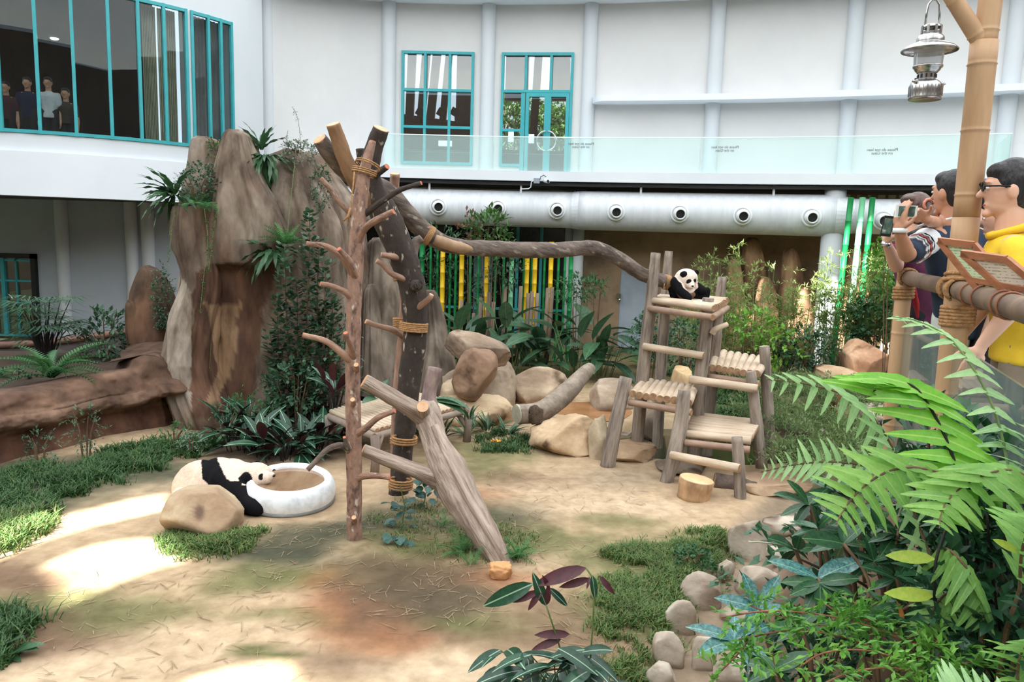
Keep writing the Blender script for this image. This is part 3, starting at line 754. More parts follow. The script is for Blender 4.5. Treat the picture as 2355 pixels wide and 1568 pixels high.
# ---------------------------------------------------------------- grass (uncountable)
G_grass = mk('grass_blade', (255, 255, 255), (210, 210, 200), scale=2.5, rough=.6, transl=.3, vcol=True)
GC1, GC2 = [(104, 136, 70), (74, 110, 52), (128, 140, 84), (160, 148, 100)], [(66, 104, 56), (50, 86, 44), (84, 116, 66), (110, 116, 72)]
G_grassd = G_grass
G_straw = mk('dry_straw', (166, 146, 114), (116, 94, 70), scale=8, rough=.9)
def grass(label, poly, count, h, mat, wd=.006, lean=1.1, clump=1.2, name='grass', pal=None):
    pal = pal or GC1; cs = []
    g = [ground_at(*p) for p in poly]; P2 = [V((p.x, p.y)) for p in g]
    x0, x1 = min(p.x for p in P2), max(p.x for p in P2); y0, y1 = min(p.y for p in P2), max(p.y for p in P2)
    mb = MB(); k = 0; tries = 0
    while k < count and tries < count * 12:
        tries += 1
        x, y = random.uniform(x0, x1), random.uniform(y0, y1)
        if not inside(V((x + .30 * nz((x, y, 0), 3.1) + random.gauss(0, .07), y + .30 * nz((x, y, 5), 3.1) + random.gauss(0, .07))), P2): continue
        if .42 + .75 * nz((x, y, 2), clump * 2) + .45 * nz((x, y, 7), clump * 7) < random.random(): continue
        k += 1; z = H(x, y) - .005; a = random.uniform(0, 6.283); hh = h * random.uniform(.5, 1.25); ln = lean * hh * random.uniform(.3, 1.3)
        dx, dy = math.cos(a), math.sin(a); wx, wy = -dy * wd, dx * wd
        mb.add([(x - wx, y - wy, z), (x + wx, y + wy, z), (x + dx * ln * .4 + wx * .8, y + dy * ln * .4 + wy * .8, z + hh * .62), (x + dx * ln * .4 - wx * .8, y + dy * ln * .4 - wy * .8, z + hh * .62), (x + dx * ln, y + dy * ln, z + hh * .9)],
               [(0, 1, 2, 3), (3, 2, 4)])
        cs += [srgb(*random.choice(pal[:3] if random.random() > .12 else pal))[:3]] * 5
    mb.c = cs
    return tag(mb.build(name, mat), label, 'grass', None, 'stuff')
grass('grass strip along the foot of the low rock wall', [(-60, 1120), (60, 1085), (170, 1065), (300, 1030), (430, 1005), (520, 1010), (470, 1045), (400, 1065), (300, 1090), (190, 1125), (120, 1170), (60, 1215), (-60, 1260)], 22000, .10, G_grassd, .008, pal=GC2)
grass('sunlit grass tuft at the edge of the yard below the low rock wall', [(-60, 1210), (60, 1185), (140, 1180), (120, 1215), (60, 1260), (-60, 1310)], 3500, .13, G_grass, .008)
grass('grass tuft in front of the big smooth boulder', [(350, 1250), (400, 1225), (480, 1240), (560, 1215), (620, 1225), (560, 1265), (480, 1300), (410, 1285)], 4200, .075, G_grass, .006)
grass('grass patch between the yard and the border stones', [(1440, 1270), (1540, 1235), (1690, 1232), (1680, 1290), (1620, 1350), (1560, 1400), (1530, 1470), (1500, 1580), (1350, 1580), (1420, 1500), (1380, 1420), (1420, 1340)], 24000, .07, G_grass, .005)
grass('thin dark grass round the foot of the tied tree trunks', [(850, 1180), (960, 1150), (1080, 1170), (1200, 1190), (1240, 1260), (1150, 1300), (1010, 1290), (900, 1260)], 2200, .05, G_grass, .004)
grass('lush dark grass behind the climbing frame', [(1600, 900), (1640, 870), (1760, 870), (1780, 960), (1700, 985), (1610, 960)], 8000, .12, G_grassd, .012, pal=GC2)
grass('grass tuft beside the orange flower', [(1090, 1015), (1180, 990), (1230, 1020), (1190, 1045), (1110, 1040)], 1600, .09, G_grassd, .007, pal=GC2)
grass('small grass tuft at the yard edge in the near corner', [(-60, 1400), (30, 1400), (50, 1470), (20, 1530), (-60, 1540)], 1500, .12, G_grassd, .007, pal=GC2)
# straw and litter
mb = MB()
for poly, cnt in (([(560, 1200), (900, 1180), (1250, 1180), (1300, 1300), (1150, 1430), (900, 1460), (780, 1380), (600, 1320)], 520), ([(60, 1320), (700, 1300), (760, 1568), (0, 1568)], 220), ([(1300, 1250), (1700, 1230), (1500, 1568), (1200, 1568)], 420), ([(1000, 1050), (1400, 1080), (1650, 1200), (1200, 1180)], 160)):
    g = [V(ground_at(*p)[:2]) for p in poly]; x0, x1 = min(p.x for p in g), max(p.x for p in g); y0, y1 = min(p.y for p in g), max(p.y for p in g); k = 0
    while k < cnt:
        x, y = random.uniform(x0, x1), random.uniform(y0, y1)
        if not inside(V((x, y)), g): continue
        k += 1; a = random.uniform(0, 6.28); L = random.uniform(.02, .09); w_ = random.uniform(.0012, .003); z = H(x, y) + .006; dx, dy = math.cos(a) * L, math.sin(a) * L
        mb.add([(x - dx - dy / L * w_, y - dy + dx / L * w_, z), (x + dx - dy / L * w_, y + dy + dx / L * w_, z + .008), (x + dx + dy / L * w_, y + dy - dx / L * w_, z + .008), (x - dx + dy / L * w_, y - dy - dx / L * w_, z)], [(0, 1, 2, 3)])
tag(mb.build('straw_litter', G_straw), 'dry straw and leaf litter scattered over the dirt yard', 'litter', None, 'stuff')
# ================================================================ rocks
M_boulder = mk('sandstone', (255, 253, 250), (206, 196, 186), scale=2.2, rough=.9, bump=.7, bscale=11, vcol=True, detail=8, fleck=((120, 104, 90), 1.3, .60))
TAN, GRB, BRN, RED = (190, 166, 138), (150, 132, 112), (126, 96, 74), (112, 78, 60)
def rock_mesh(c, r, seed, facets=9, rough=.06, color=TAN, color2=None, sub=4, cut=.72, rz=0.0, tilt=(0, 0), pw=.62, fit=None, stain=None):
    rnd = random.Random(seed)
    bm = bmesh.new(); bmesh.ops.create_icosphere(bm, subdivisions=sub, radius=1)
    pl = []
    for k in range(facets):
        n = V((rnd.gauss(0, 1), rnd.gauss(0, 1), rnd.gauss(.25, .8))).normalized(); pl.append((n, rnd.uniform(cut, cut + .25)))
    R = Matrix.Rotation(rz, 3, 'Z') @ Matrix.Rotation(tilt[0], 3, 'X') @ Matrix.Rotation(tilt[1], 3, 'Y')
    loc = []
    for v in bm.verts:
        p = V([math.copysign(abs(a) ** pw, a) for a in v.co])
        for n, h in pl:
            d = p.dot(n) - h
            if d > 0: p -= n * d * .95
        p *= 1 + rough * fbm(p, 1.6, 4, seed) + rough * .5 * nz(p, 6, seed)
        loc.append(R @ V((p.x * r[0], p.y * r[1], p.z * r[2])))
    fs = [[v.index for v in f.verts] for f in bm.faces]; bm.free()
    sx = sz = 1.0; off = V((0, 0, 0)); c = V(c)
    if fit:
        x0, x1, yt, zb = fit
        for _ in range(5):
            pts = [c + off + V((q.x * sx, q.y, q.z * sz)) for q in loc]; pr = [topx(p) for p in pts if p.z > zb]
            if not pr: break
            ax, bx = min(p[0] for p in pr), max(p[0] for p in pr); ty = min(p[1] for p in pr); k = ppm(c.y)
            sx *= max(.5, min(2, (x1 - x0) / max(1, bx - ax))); off.x += ((x0 + x1) / 2 - (ax + bx) / 2) * k
            top = max(p.z for p in pts); top_want = top + (ty - yt) * k; sz *= max(.4, min(2.5, (top_want - (c.z + off.z)) / max(.02, top - (c.z + off.z))))
    vs = []; cs = []; c1, c2 = V(color), V(color2 or [x * .74 for x in color])
    for q in loc:
        p = c + off + V((q.x * sx, q.y, q.z * sz)); vs.append(p); t = max(0, min(1, .5 + 1.1 * fbm(p, 1.6, 3, seed + 3))); k = c1.lerp(c2, t * .8)
        if stain:
            x, y = topx(p); k = k.lerp(V((96, 76, 66)), .85 * math.exp(-(((x - stain[0]) / stain[2]) ** 2 + ((y - stain[1]) / stain[3]) ** 2) ** 2)) if p.y < c.y else k
        cs.append(srgb(*[min(255, g_ * 1.05 + 8) for g_ in k])[:3])
    mb = MB().add(vs, fs); mb.c = cs
    return mb
def rockpx(name, label, x0, x1, yt, yb, seed, color=TAN, dp=None, group=None, color2=None, sink=.12, cut=.74, facets=14, rough=.05, Y=None, tilt=(0, 0), sub=4, rz=0.0, mat=None, pw=.62, stain=None):
    B = ground_at((x0 + x1) / 2, yb)
    if Y: B = V((at((x0 + x1) / 2, yb, Y).x, Y, H(at((x0 + x1) / 2, yb, Y).x, Y)))
    wd = (x1 - x0) * ppm(B.y) / 2; d = dp or wd * .8
    T = at((x0 + x1) / 2, yt, B.y + d * .7); hh = (T.z - B.z)
    c = V((at((x0 + x1) / 2, yb, B.y + d).x, B.y + d, B.z + hh * .28))
    mb = rock_mesh(c, (wd, d, hh * .72), seed, facets, rough, color, color2, sub, cut, rz, tilt, pw, (x0, x1, yt, B.z - .02), stain)
    return tag(mb.build(name, mat or M_boulder, None, True), label, 'rock', group)
# big smooth boulder hiding the panda's hind legs
rockpx('boulder', 'big smooth tan boulder with a dark oval stain in front of the adult panda', 366, 562, 1114, 1240, 12, (186, 170, 144), .36, cut=.78, facets=9, rough=.03, color2=(156, 130, 104), sub=5, pw=.66, stain=(459, 1178, 12, 20))
# rocks round the pond and the dry stream
for i, a in enumerate([
    ('grey bank rock supporting the slanting brown boulder', 1000, 1190, 822, 905, 21, (170, 156, 138), .5, (136, 120, 104)),
    ('pale rock wedged below the upright brown boulder', 1010, 1100, 865, 925, 22, (188, 170, 144), .4, (150, 132, 110)),
    ('long low pale boulder with a broken face behind the dry stream', 1156, 1318, 842, 918, 23, (182, 164, 140), .55, (136, 118, 100)),
    ('pale grey boulder with a flat top beyond the left leg of the climbing frame', 1355, 1456, 868, 948, 24, (172, 156, 138), .55, (140, 124, 108)),
    ('smooth cream boulder in front of the propped log', 1215, 1400, 950, 1052, 25, (204, 182, 152), .55, (176, 150, 120)),
    ('low tan boulder at the foot of the climbing frame\'s slanting leg', 1366, 1512, 1008, 1066, 26, (186, 160, 130), .40, (150, 124, 98)),
    ('small pitted pale rock beside the cream boulder', 1352, 1400, 952, 1058, 27, (204, 190, 164), .22, (140, 126, 104)),
    ('flat grey slab rock at the pond edge behind the slanting leg', 1398, 1475, 985, 1022, 28, (150, 140, 128), .4, (112, 104, 96)),
    ('dark rock at the pond edge under the left log platform', 1470, 1520, 915, 1000, 29, (156, 144, 128), .4, (100, 90, 80)),
    ('cut tan rock lying behind the climbing frame posts', 1528, 1592, 840, 882, 131, (196, 170, 130), .5, (160, 134, 104)),
    ('broad tan boulder behind the short dark log', 1700, 1870, 1082, 1150, 137, (176, 152, 126), .34, (130, 106, 86)),
    ('pale grey boulder under the foreground fern tip beside the pond', 1760, 1900, 942, 1018, 32, (168, 158, 146), .6, (134, 124, 114)),
    ('rounded grey rock in the pond behind the stump', 1505, 1625, 1052, 1096, 33, (150, 136, 120), .36, (112, 100, 88)),
    ('rounded pinkish boulder beside the green poles', 1928, 2050, 778, 850, 34, (206, 168, 138), .8, (170, 128, 100)),
    ('low pale slab below the pinkish boulder', 1870, 1990, 838, 872, 35, (206, 180, 150), .7, (176, 148, 118)),
    ('orange-tan rock between the feathery ferns', 1890, 1960, 880, 960, 36, (176, 128, 92), .5, (140, 98, 70)),
    ('pale rock behind the feathery ferns', 1960, 2090, 925, 1000, 37, (196, 184, 168), .6, (160, 146, 130)),
    ('low tan bank rock beside the bench', 860, 1010, 838, 935, 38, (182, 162, 134), .6, (150, 130, 108)),
    ('cream sloping rock between the bench and the brown boulder', 985, 1190, 905, 985, 39, (206, 186, 156), .6, (184, 160, 130)),
    ('dark angular stone at the foot of the low rock wall', -30, 70, 1080, 1125, 40, (96, 92, 90), .35, (60, 58, 56)),
]):
    rockpx('boulder', a[0], a[1], a[2], a[3], a[4], a[5], a[6], a[7], color2=a[8], Y={0: 13.3, 1: 12.4, 2: 13.6, 9: 13.5, 13: 14.2, 14: 13.8, 15: 11.4, 16: 10.8}.get(i), sub=5 if a[2] - a[1] > 100 else 4, mat=None)
tag(rock_mesh(at(1096, 800, 13.1), (.62, .36, .27), 121, 12, .05, (150, 132, 114), (112, 96, 84), 5, .72, 0, (0, .40), .6).build('boulder', M_boulder, None, True), 'long slanting brown boulder between the cliff and the broad-leaved plants', 'rock')
tag(rock_mesh(at(1093, 858, 12.3), (.33, .30, .45), 128, 12, .04, (156, 128, 106), (112, 88, 72), 5, .78, 0, (0, .38), .8).build('boulder', M_boulder, None, True), 'upright rounded brown boulder with dark cracks beside the dry stream', 'rock')
# border stones
for i, (x0, x1, yt, yb, lb) in enumerate([(1672, 1780, 1195, 1290, 'large flat-topped grey border stone, farthest of the border row'), (1645, 1690, 1285, 1338, 'small narrow border stone next to the dark green weed'),
        (1560, 1660, 1312, 1405, 'cracked grey border stone beside the grass patch, third of the row'), (1528, 1602, 1378, 1460, 'round tan border stone, fourth of the row'), (1500, 1575, 1450, 1540, 'squarish grey border stone, fifth of the row'),
        (1476, 1558, 1518, 1600, 'pale cracked border stone cut by the lower edge of the picture'), (1590, 1650, 1462, 1545, 'smooth grey stone in the channel beside the fifth border stone'), (1655, 1730, 1390, 1440, 'rounded grey stone in the channel below the shiny spotted leaves'),
        (1760, 1830, 1255, 1300, 'small rounded stone in the channel by the thin pale twig'), (1745, 1850, 1180, 1240, 'grey stone at the head of the border row'), (1830, 1930, 1155, 1215, 'flat grey stone behind the dark shrub at the head of the channel'), (1690, 1790, 1300, 1370, 'grey slab in the channel behind the spotted leaves'), (1640, 1760, 1500, 1590, 'dark grey rock in the channel at the lower edge of the picture')]):
    rockpx('border_stone', lb, x0, x1, yt, yb, 60 + i, (184, 175, 163), None, 'stones along the planting bed', (136, 122, 108), sub=4, cut=.7, rough=.05)

# ---------------------------------------------------------------- lofted rock masses
M_cliff = mk('moulded_rock', (255, 250, 245), (150, 138, 128), scale=2.6, rough=.92, bump=.9, bscale=9, vcol=True, detail=9, stretch=(1, 1, .35))
def loft(mb, sec, nr=90, na=170, flute=.10, seed=0.0, colf=None, ff=2.6, rgh=.10):
    # sec: (py, xl, xr, Y, half depth); rings stacked from top to bottom
    S = spline(sec, nr); vs = []; cs = []
    for (py, xl, xr, Y, dp) in S:
        c = at((xl + xr) / 2, py, Y); hw = max(.01, (xr - xl) / 2 * ppm(Y))
        for k in range(na):
            a = 6.28318 * k / na; ca, sa = math.cos(a), math.sin(a)
            ca2, sa2 = math.copysign(abs(ca) ** .85, ca), math.copysign(abs(sa) ** .85, sa)
            n = (ca * ff * .5, sa * ff * .5, c.z * .33 + seed)
            gr = max(0, 1 - 2.6 * abs(noise.noise(V((ca * 2.6 + seed, sa * 2.6, c.z * .22))))) ** 2
            f = 1 - gr * flute * .95 + flute * (noise.noise(V(n)) * 1.5 + .8 * abs(noise.noise(V((n[0] * 2.3, n[1] * 2.3, n[2] * 1.2)))) - .25 + .25 * noise.noise(V((n[0] * 6, n[1] * 6, n[2] * 4))))
            f += rgh * (fbm((c.x + ca * hw, c.y + sa * dp, c.z * .45), 2.6, 4, seed) * .9 - .5 * max(0, .25 - abs(nz((c.x + ca * hw, c.y + sa * dp, c.z * .3), 3.2, seed + 2))) * 2)
            p = V((c.x + hw * ca2 * f, c.y + dp * sa2 * f, c.z + .03 * nz((ca, sa, c.z), 2)))
            vs.append(p); cs.append(colf(p) if colf else (1, 1, 1))
    fs = []
    for i in range(nr):
        for k in range(na):
            a, b = i * na + k, i * na + (k + 1) % na; fs.append((a, a + na, b + na, b))
    o = len(vs); c = sum((V(v) for v in vs[:na]), V((0, 0, 0))) / na; vs.append(c + V((0, 0, .02))); cs.append(colf(c) if colf else (1, 1, 1))
    fs += [(o, k, (k + 1) % na) for k in range(na)]
    mb.add(vs, fs); mb.c = (mb.c or []) + cs
    return mb
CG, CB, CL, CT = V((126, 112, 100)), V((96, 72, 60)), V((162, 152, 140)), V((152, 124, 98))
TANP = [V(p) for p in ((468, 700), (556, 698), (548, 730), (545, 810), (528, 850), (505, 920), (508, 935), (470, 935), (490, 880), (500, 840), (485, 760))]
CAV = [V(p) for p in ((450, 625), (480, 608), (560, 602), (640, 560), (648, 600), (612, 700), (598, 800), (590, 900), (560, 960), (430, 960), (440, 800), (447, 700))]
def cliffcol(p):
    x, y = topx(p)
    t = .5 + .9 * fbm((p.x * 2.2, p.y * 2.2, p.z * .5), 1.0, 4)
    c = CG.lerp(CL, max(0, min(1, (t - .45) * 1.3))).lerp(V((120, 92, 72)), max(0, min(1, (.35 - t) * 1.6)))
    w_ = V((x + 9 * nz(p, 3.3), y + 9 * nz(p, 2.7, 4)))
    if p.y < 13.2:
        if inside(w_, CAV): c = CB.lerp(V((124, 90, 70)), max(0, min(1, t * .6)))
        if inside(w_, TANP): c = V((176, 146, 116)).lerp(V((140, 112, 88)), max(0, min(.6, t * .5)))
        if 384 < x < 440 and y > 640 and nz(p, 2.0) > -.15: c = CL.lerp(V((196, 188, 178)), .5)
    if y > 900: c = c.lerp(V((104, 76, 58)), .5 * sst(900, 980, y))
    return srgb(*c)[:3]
B0 = gnd(560, 965)
cl = root('rock_cliff', (B0.x, 12.6, 0), 'tall fluted artificial rock cliff with peaks, beside the tied tree trunks', 'rock')
R = 14
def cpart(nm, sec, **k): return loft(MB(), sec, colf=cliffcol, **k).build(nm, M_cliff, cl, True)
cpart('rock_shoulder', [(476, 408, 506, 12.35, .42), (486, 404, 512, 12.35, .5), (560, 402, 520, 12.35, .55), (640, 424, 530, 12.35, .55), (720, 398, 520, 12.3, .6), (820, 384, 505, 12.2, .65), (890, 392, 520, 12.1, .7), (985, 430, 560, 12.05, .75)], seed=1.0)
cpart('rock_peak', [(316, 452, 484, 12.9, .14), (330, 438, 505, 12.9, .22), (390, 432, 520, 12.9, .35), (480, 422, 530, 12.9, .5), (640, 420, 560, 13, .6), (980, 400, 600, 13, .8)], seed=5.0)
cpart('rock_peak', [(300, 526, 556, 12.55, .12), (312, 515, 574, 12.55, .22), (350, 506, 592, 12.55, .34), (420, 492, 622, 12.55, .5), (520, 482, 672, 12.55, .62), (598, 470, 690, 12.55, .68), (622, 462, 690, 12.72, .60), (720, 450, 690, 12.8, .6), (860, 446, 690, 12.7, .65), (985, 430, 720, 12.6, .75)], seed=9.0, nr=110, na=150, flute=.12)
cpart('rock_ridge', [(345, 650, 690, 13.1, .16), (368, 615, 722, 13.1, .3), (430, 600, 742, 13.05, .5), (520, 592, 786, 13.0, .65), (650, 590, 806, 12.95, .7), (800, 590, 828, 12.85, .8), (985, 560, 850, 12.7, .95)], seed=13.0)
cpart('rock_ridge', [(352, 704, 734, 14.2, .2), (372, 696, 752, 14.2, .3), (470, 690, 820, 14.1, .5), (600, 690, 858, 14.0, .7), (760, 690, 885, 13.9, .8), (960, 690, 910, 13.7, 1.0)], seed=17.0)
# grey rock behind the tree
def greycol(p):
    t = .5 + .9 * fbm((p.x * 2, p.y * 2, p.z), 1.2, 4); return srgb(*V((146, 136, 124)).lerp(V((96, 86, 76)), max(0, min(1, t * 1.1 - .2))))[:3]
g = root('rock_outcrop', (*at(900, 900, 13.5).xy, 0), 'grey weathered rock outcrop behind the tied tree trunks', 'rock')
for sec, sd in (([(548, 855, 890, 14.0, .18), (570, 842, 905, 14.0, .3), (680, 832, 930, 13.9, .5), (800, 826, 940, 13.7, .6), (935, 800, 960, 13.5, .8)], 21.0), ([(668, 975, 1000, 14.3, .2), (690, 968, 1010, 14.3, .3), (780, 960, 1032, 14.2, .5), (900, 930, 1060, 14, .8)], 25.0), ([(655, 845, 862, 13.3, .1), (680, 836, 870, 13.3, .2), (790, 832, 880, 13.2, .35), (900, 820, 900, 13.1, .5)], 29.0), ([(600, 905, 930, 14.5, .2), (640, 890, 960, 14.5, .4), (760, 880, 985, 14.4, .6), (940, 860, 1010, 14.2, .9)], 33.0)):
    loft(MB(), sec, nr=50, na=80, seed=sd, colf=greycol, flute=.13).build('rock_face', M_cliff, g, True)
# pinnacle at the left of the cliff
def pincol(p):
    t = .5 + fbm((p.x * 2, p.y * 2, p.z), 1.2, 3); return srgb(*V((128, 96, 74)).lerp(V((84, 66, 52)), max(0, min(1, t))))[:3]
g = root('rock_pinnacle', (*at(350, 800, 13.6).xy, .6), 'brown pointed rock pinnacle overgrown with creeper, left of the cliff', 'rock')
loft(MB(), [(612, 328, 344, 13.8, .1), (630, 318, 372, 13.8, .25), (700, 300, 400, 13.7, .4), (800, 302, 410, 13.6, .5), (905, 300, 420, 13.5, .6)], nr=50, na=80, seed=41.0, colf=pincol).build('rock_face', M_cliff, g, True)
loft(MB(), [(690, 296, 308, 13.5, .1), (710, 294, 330, 13.5, .2), (800, 300, 350, 13.5, .3), (905, 300, 360, 13.4, .35)], nr=40, na=60, seed=45.0, colf=pincol).build('rock_face', M_cliff, g, True)
# low rock wall at the left: ledges swept along a curve
def wallcol(p):
    t = .5 + .9 * fbm((p.x, p.y, p.z * 2), 1.4, 4)
    c = V((132, 104, 86)).lerp(V((88, 66, 54)), max(0, min(1, t)))
    if p.z < .30: c = c.lerp(V((112, 76, 60)), .7)
    elif p.z < .62: c = c.lerp(V((150, 124, 106)), .45)
    return srgb(*c)[:3]
g = root('rock_planter', (*gnd(150, 1050).xy, 0), 'low reddish-brown rock wall with an undercut ledge at the left of the yard', 'rock')
base = [(-420, 1200), (-140, 1110), (0, 1068), (120, 1040), (260, 1005), (350, 988), (405, 978), (428, 948), (432, 905)]
NB = 260; bp = [V(p) for p in spline([gnd(*p) for p in base], NB)]
prof0 = spline([(.06, -.06), (.10, .10), (.18, .26), (.20, .34), (.02, .39), (-.10, .44), (-.12, .50), (-.04, .57), (.06, .61), (.12, .70), (.17, .80), (.26, .86), (.50, .87), (1.0, .78)], 52)
vs = []; cs = []; fs = []; n = len(prof0)
for i, p in enumerate(bp):
    t = i / NB; d = (bp[min(i + 1, NB)] - bp[max(i - 1, 0)]); nrm = V((-d.y, d.x, 0)).normalized()
    hs = 1.0 + .07 * nz((p.x * 1.1, p.y, 0), 1) + .20 * sst(.60, .64, t); led = 1.0 + .9 * nz((p.x * .9, p.y * .9, 3), 1.2) + .9 * sst(.60, .66, t)
    for (o, z) in prof0:
        o1 = o if not (.36 < z < .6) else lerp(.12, o, max(.15, led))
        q = p + nrm * o1; q.z = z * hs + .05 * nz((p.x * 1.7, p.y * 1.7, 4), 1) * (z > .2)
        q += nrm * (.10 * nz((q.x, q.y, q.z * 1.6), 1.7, 3) + .035 * fbm((q.x, q.y, q.z * 2.5), 4.5, 3, 1)); vs.append(q); cs.append(wallcol(q))
for i in range(NB):
    for k in range(n - 1): a = i * n + k; fs.append((a, a + n, a + n + 1, a + 1))
mb = MB().add(vs, fs); mb.c = cs
mb.build('rock_face', M_cliff, g, True)
# stalagmite-shaped rocks standing against the brown wall at the back
for i, (x0, x1, yt, Y, lb) in enumerate([(1700, 1765, 548, 19.9, 'tallest tapered rock slab against the brown wall behind the bamboo'), (1668, 1712, 596, 19.7, 'small rounded rock slab next to the tallest one against the brown wall'), (1790, 1850, 572, 19.4, 'flat-topped rock slab against the brown wall in front of the thick white post'),
        (1735, 1790, 640, 19.2, 'low pointed rock slab half lit by the sun at the back wall'), (1820, 1895, 660, 18.9, 'broad low rock slab lit by the sun beside the thick white post'), (1935, 2000, 575, 18.6, 'tapered rock slab behind the green poles')]):
    P = at((x0 + x1) / 2, 780, Y); B = V((P.x, Y, 0)); yb = 800; mx = (x0 + x1) / 2; hw = (x1 - x0) / 2
    mb = loft(MB(), [(yt, mx - hw * .35, mx + hw * .3, Y, .14), (yt + 14, mx - hw * .62, mx + hw * .55, Y, .2), (lerp(yt, yb, .35), mx - hw * .9, mx + hw * .95, Y, .26), (yb, mx - hw * 1.25, mx + hw * 1.2, Y, .34)], nr=36, na=60, seed=50.0 + i, flute=.06,
              colf=lambda p: srgb(*V((206, 170, 134)).lerp(V((150, 118, 90)), max(0, min(1, .5 + fbm(p, 1.3, 3)))))[:3])
    tag(mb.build('rock_slab', M_cliff, None, True), lb, 'rock', 'rock slabs at the back wall')
# ================================================================ duct under the balcony
M_duct = mk('painted_duct', (214, 218, 222), (198, 203, 208), scale=1.2, rough=.45, stretch=(6, 6, .4))
DOFF = 1.75
def duct_c(px, py): return wallpt(px, py, DOFF)[1]
ZD = duct_c(1300, 483).z
p = wall_xy(wallpt(1300, 483, DOFF)[0], DOFF)
du = root('air_duct', (p.x, p.y, ZD - .48), 'long round white air duct with jet nozzles hung below the balcony', 'duct')
def ductseg(pxa, pxb, r, zoff=0.0, n=26):
    qa, qb = wallpt(pxa, 485, DOFF)[0], wallpt(pxb, 485, DOFF)[0]
    pts = [(*wall_xy(lerp(qa, qb, i / n), DOFF), ZD + zoff) for i in range(n + 1)]
    return MB().tube(pts, r, 32)
for a, b, r in ((640, 1318, .455), (1333, 1922, .485), (1962, 2500, .40)):
    ductseg(a, b, r).build('duct_section', M_duct, du, True)
for a, b, r0, r1 in ((1316, 1335, .455, .485), (1920, 1964, .485, .40)):
    qa, qb = wallpt(a, 485, DOFF)[0], wallpt(b, 485, DOFF)[0]
    MB().tube([(*wall_xy(qa, DOFF), ZD), (*wall_xy(qb, DOFF), ZD)], [r0, r1], 32).build('duct_reducer', M_duct, du)
# seams every few panels
k = 0
for x in range(905, 1920, 26):
    q = wallpt(x, 485, DOFF)[0]; P = wall_xy(q, DOFF); P2 = wall_xy(q + .5, DOFF); r = .459 if x < 1318 else .489
    MB().tube([(*P, ZD), (*P2, ZD)], r, 32, cap=False).build('seam', M_fascia, du, True)
M_noz = mk('nozzle_white', (222, 226, 228), rough=.35)
for (px, py) in ((903, 474), (1008, 475), (1145, 479), (1281, 483), (1417, 487), (1563, 491), (1708, 496), (1866, 499), (2031, 506)):
    q, P = wallpt(px, py, DOFF + .44); P = V((*wall_xy(q, DOFF + (.455 if px < 1950 else .36)), P.z))
    n2 = wall_xy(q, DOFF + 1) - wall_xy(q, DOFF); n = V((n2.x, n2.y, 0)).normalized()
    x_, y_, z_ = frame_from(n); Mx = Matrix(((x_.x, z_.x, n.x, P.x), (x_.y, z_.y, n.y, P.y), (x_.z, z_.z, n.z, P.z), (0, 0, 0, 1)))
    s = 1.0
    no = MB().lathe([(.225, -.10), (.225, .03), (.205, .05), (.175, .045), (.16, .0)], 28, Mx).build('nozzle_flange', M_noz, du, True)
    MB().lathe([(.16, .0), (.165, .05), (.155, .12), (.13, .17), (.108, .18), (.102, .10)], 28, Mx @ Matrix.Rotation(-.18, 4, 'Y') @ Matrix.Rotation(.12, 4, 'X')).build('nozzle_ball', M_noz, no, True)
    MB().lathe([(.0, .13), (.105, .13)], 20, Mx @ Matrix.Rotation(-.18, 4, 'Y') @ Matrix.Rotation(.12, 4, 'X')).build('nozzle_throat', M_black, no)
for px in (990, 1200, 1475, 1779):
    q = wallpt(px, 450, DOFF)[0]; P = wall_xy(q, DOFF + .2); MB().box((P.x, P.y, ZD + .56), (.05, .03, .42)).build('hanger', M_fascia, du)
# ---------------------------------------------------------------- glass balustrade of the balcony
ROFF = 2.1; ZR = zz(1317, 317, ROFF)
q0 = wallpt(884, 340, ROFF)[0]; p = wall_xy(wallpt(1300, 400, ROFF)[0], ROFF)
rl = root('glass_balustrade', (p.x, p.y, ZSL), 'frameless greenish glass balustrade along the balcony', 'railing')
edges = [884, 1135, 1360, 1610, 1925, 2322]
for xa, xb in zip(edges, edges[1:]):
    qa, qb = wallpt(xa + .5, 360, ROFF)[0], wallpt(xb - .5, 360, ROFF)[0]
    m = MB(); strip(m, qa, qb, ZSL + .01, ZR, ROFF, .02); m.build('pane', G_rail, rl)
    m = MB(); strip(m, qa, qb, ZR, ZR + .025, ROFF, .02); m.build('top_edge', G_edge, rl)
P0 = wall_xy(wallpt(2322, 360, ROFF)[0], ROFF); P1 = wall_xy(wallpt(2322, 360, ROFF)[0], .3)
MB().panel(P0, P1, ZSL + .01, ZR, .02).build('pane', G_rail, rl); MB().bar((*P0, ZR + .012), (*P1, ZR + .012), .02, .025).build('top_edge', G_edge, rl)
for j, (px, py) in enumerate(((1336, 333), (1667, 341), (2029, 347))):
    q, P = wallpt(px, py, ROFF + .025); t = (wall_xy(q + 4) - wall_xy(q - 4)).normalized()
    cu = bpy.data.curves.new('printed_notice', 'FONT'); cu.body = 'Please do not lean\non the Glass'; cu.align_x = 'CENTER'; cu.size = .085; cu.space_line = .9
    cu.materials.append(M_black)
    m = Matrix(((-t.x, 0, -t.y, P.x), (-t.y, 0, t.x, P.y), (0, 1, 0, P.z), (0, 0, 0, 1)))
    o = bpy.data.objects.new('t', cu); col.objects.link(o); me = bpy.data.meshes.new_from_object(o.evaluated_get(bpy.context.evaluated_depsgraph_get())); bpy.data.objects.remove(o); inst('printed_notice', me, rl, m)
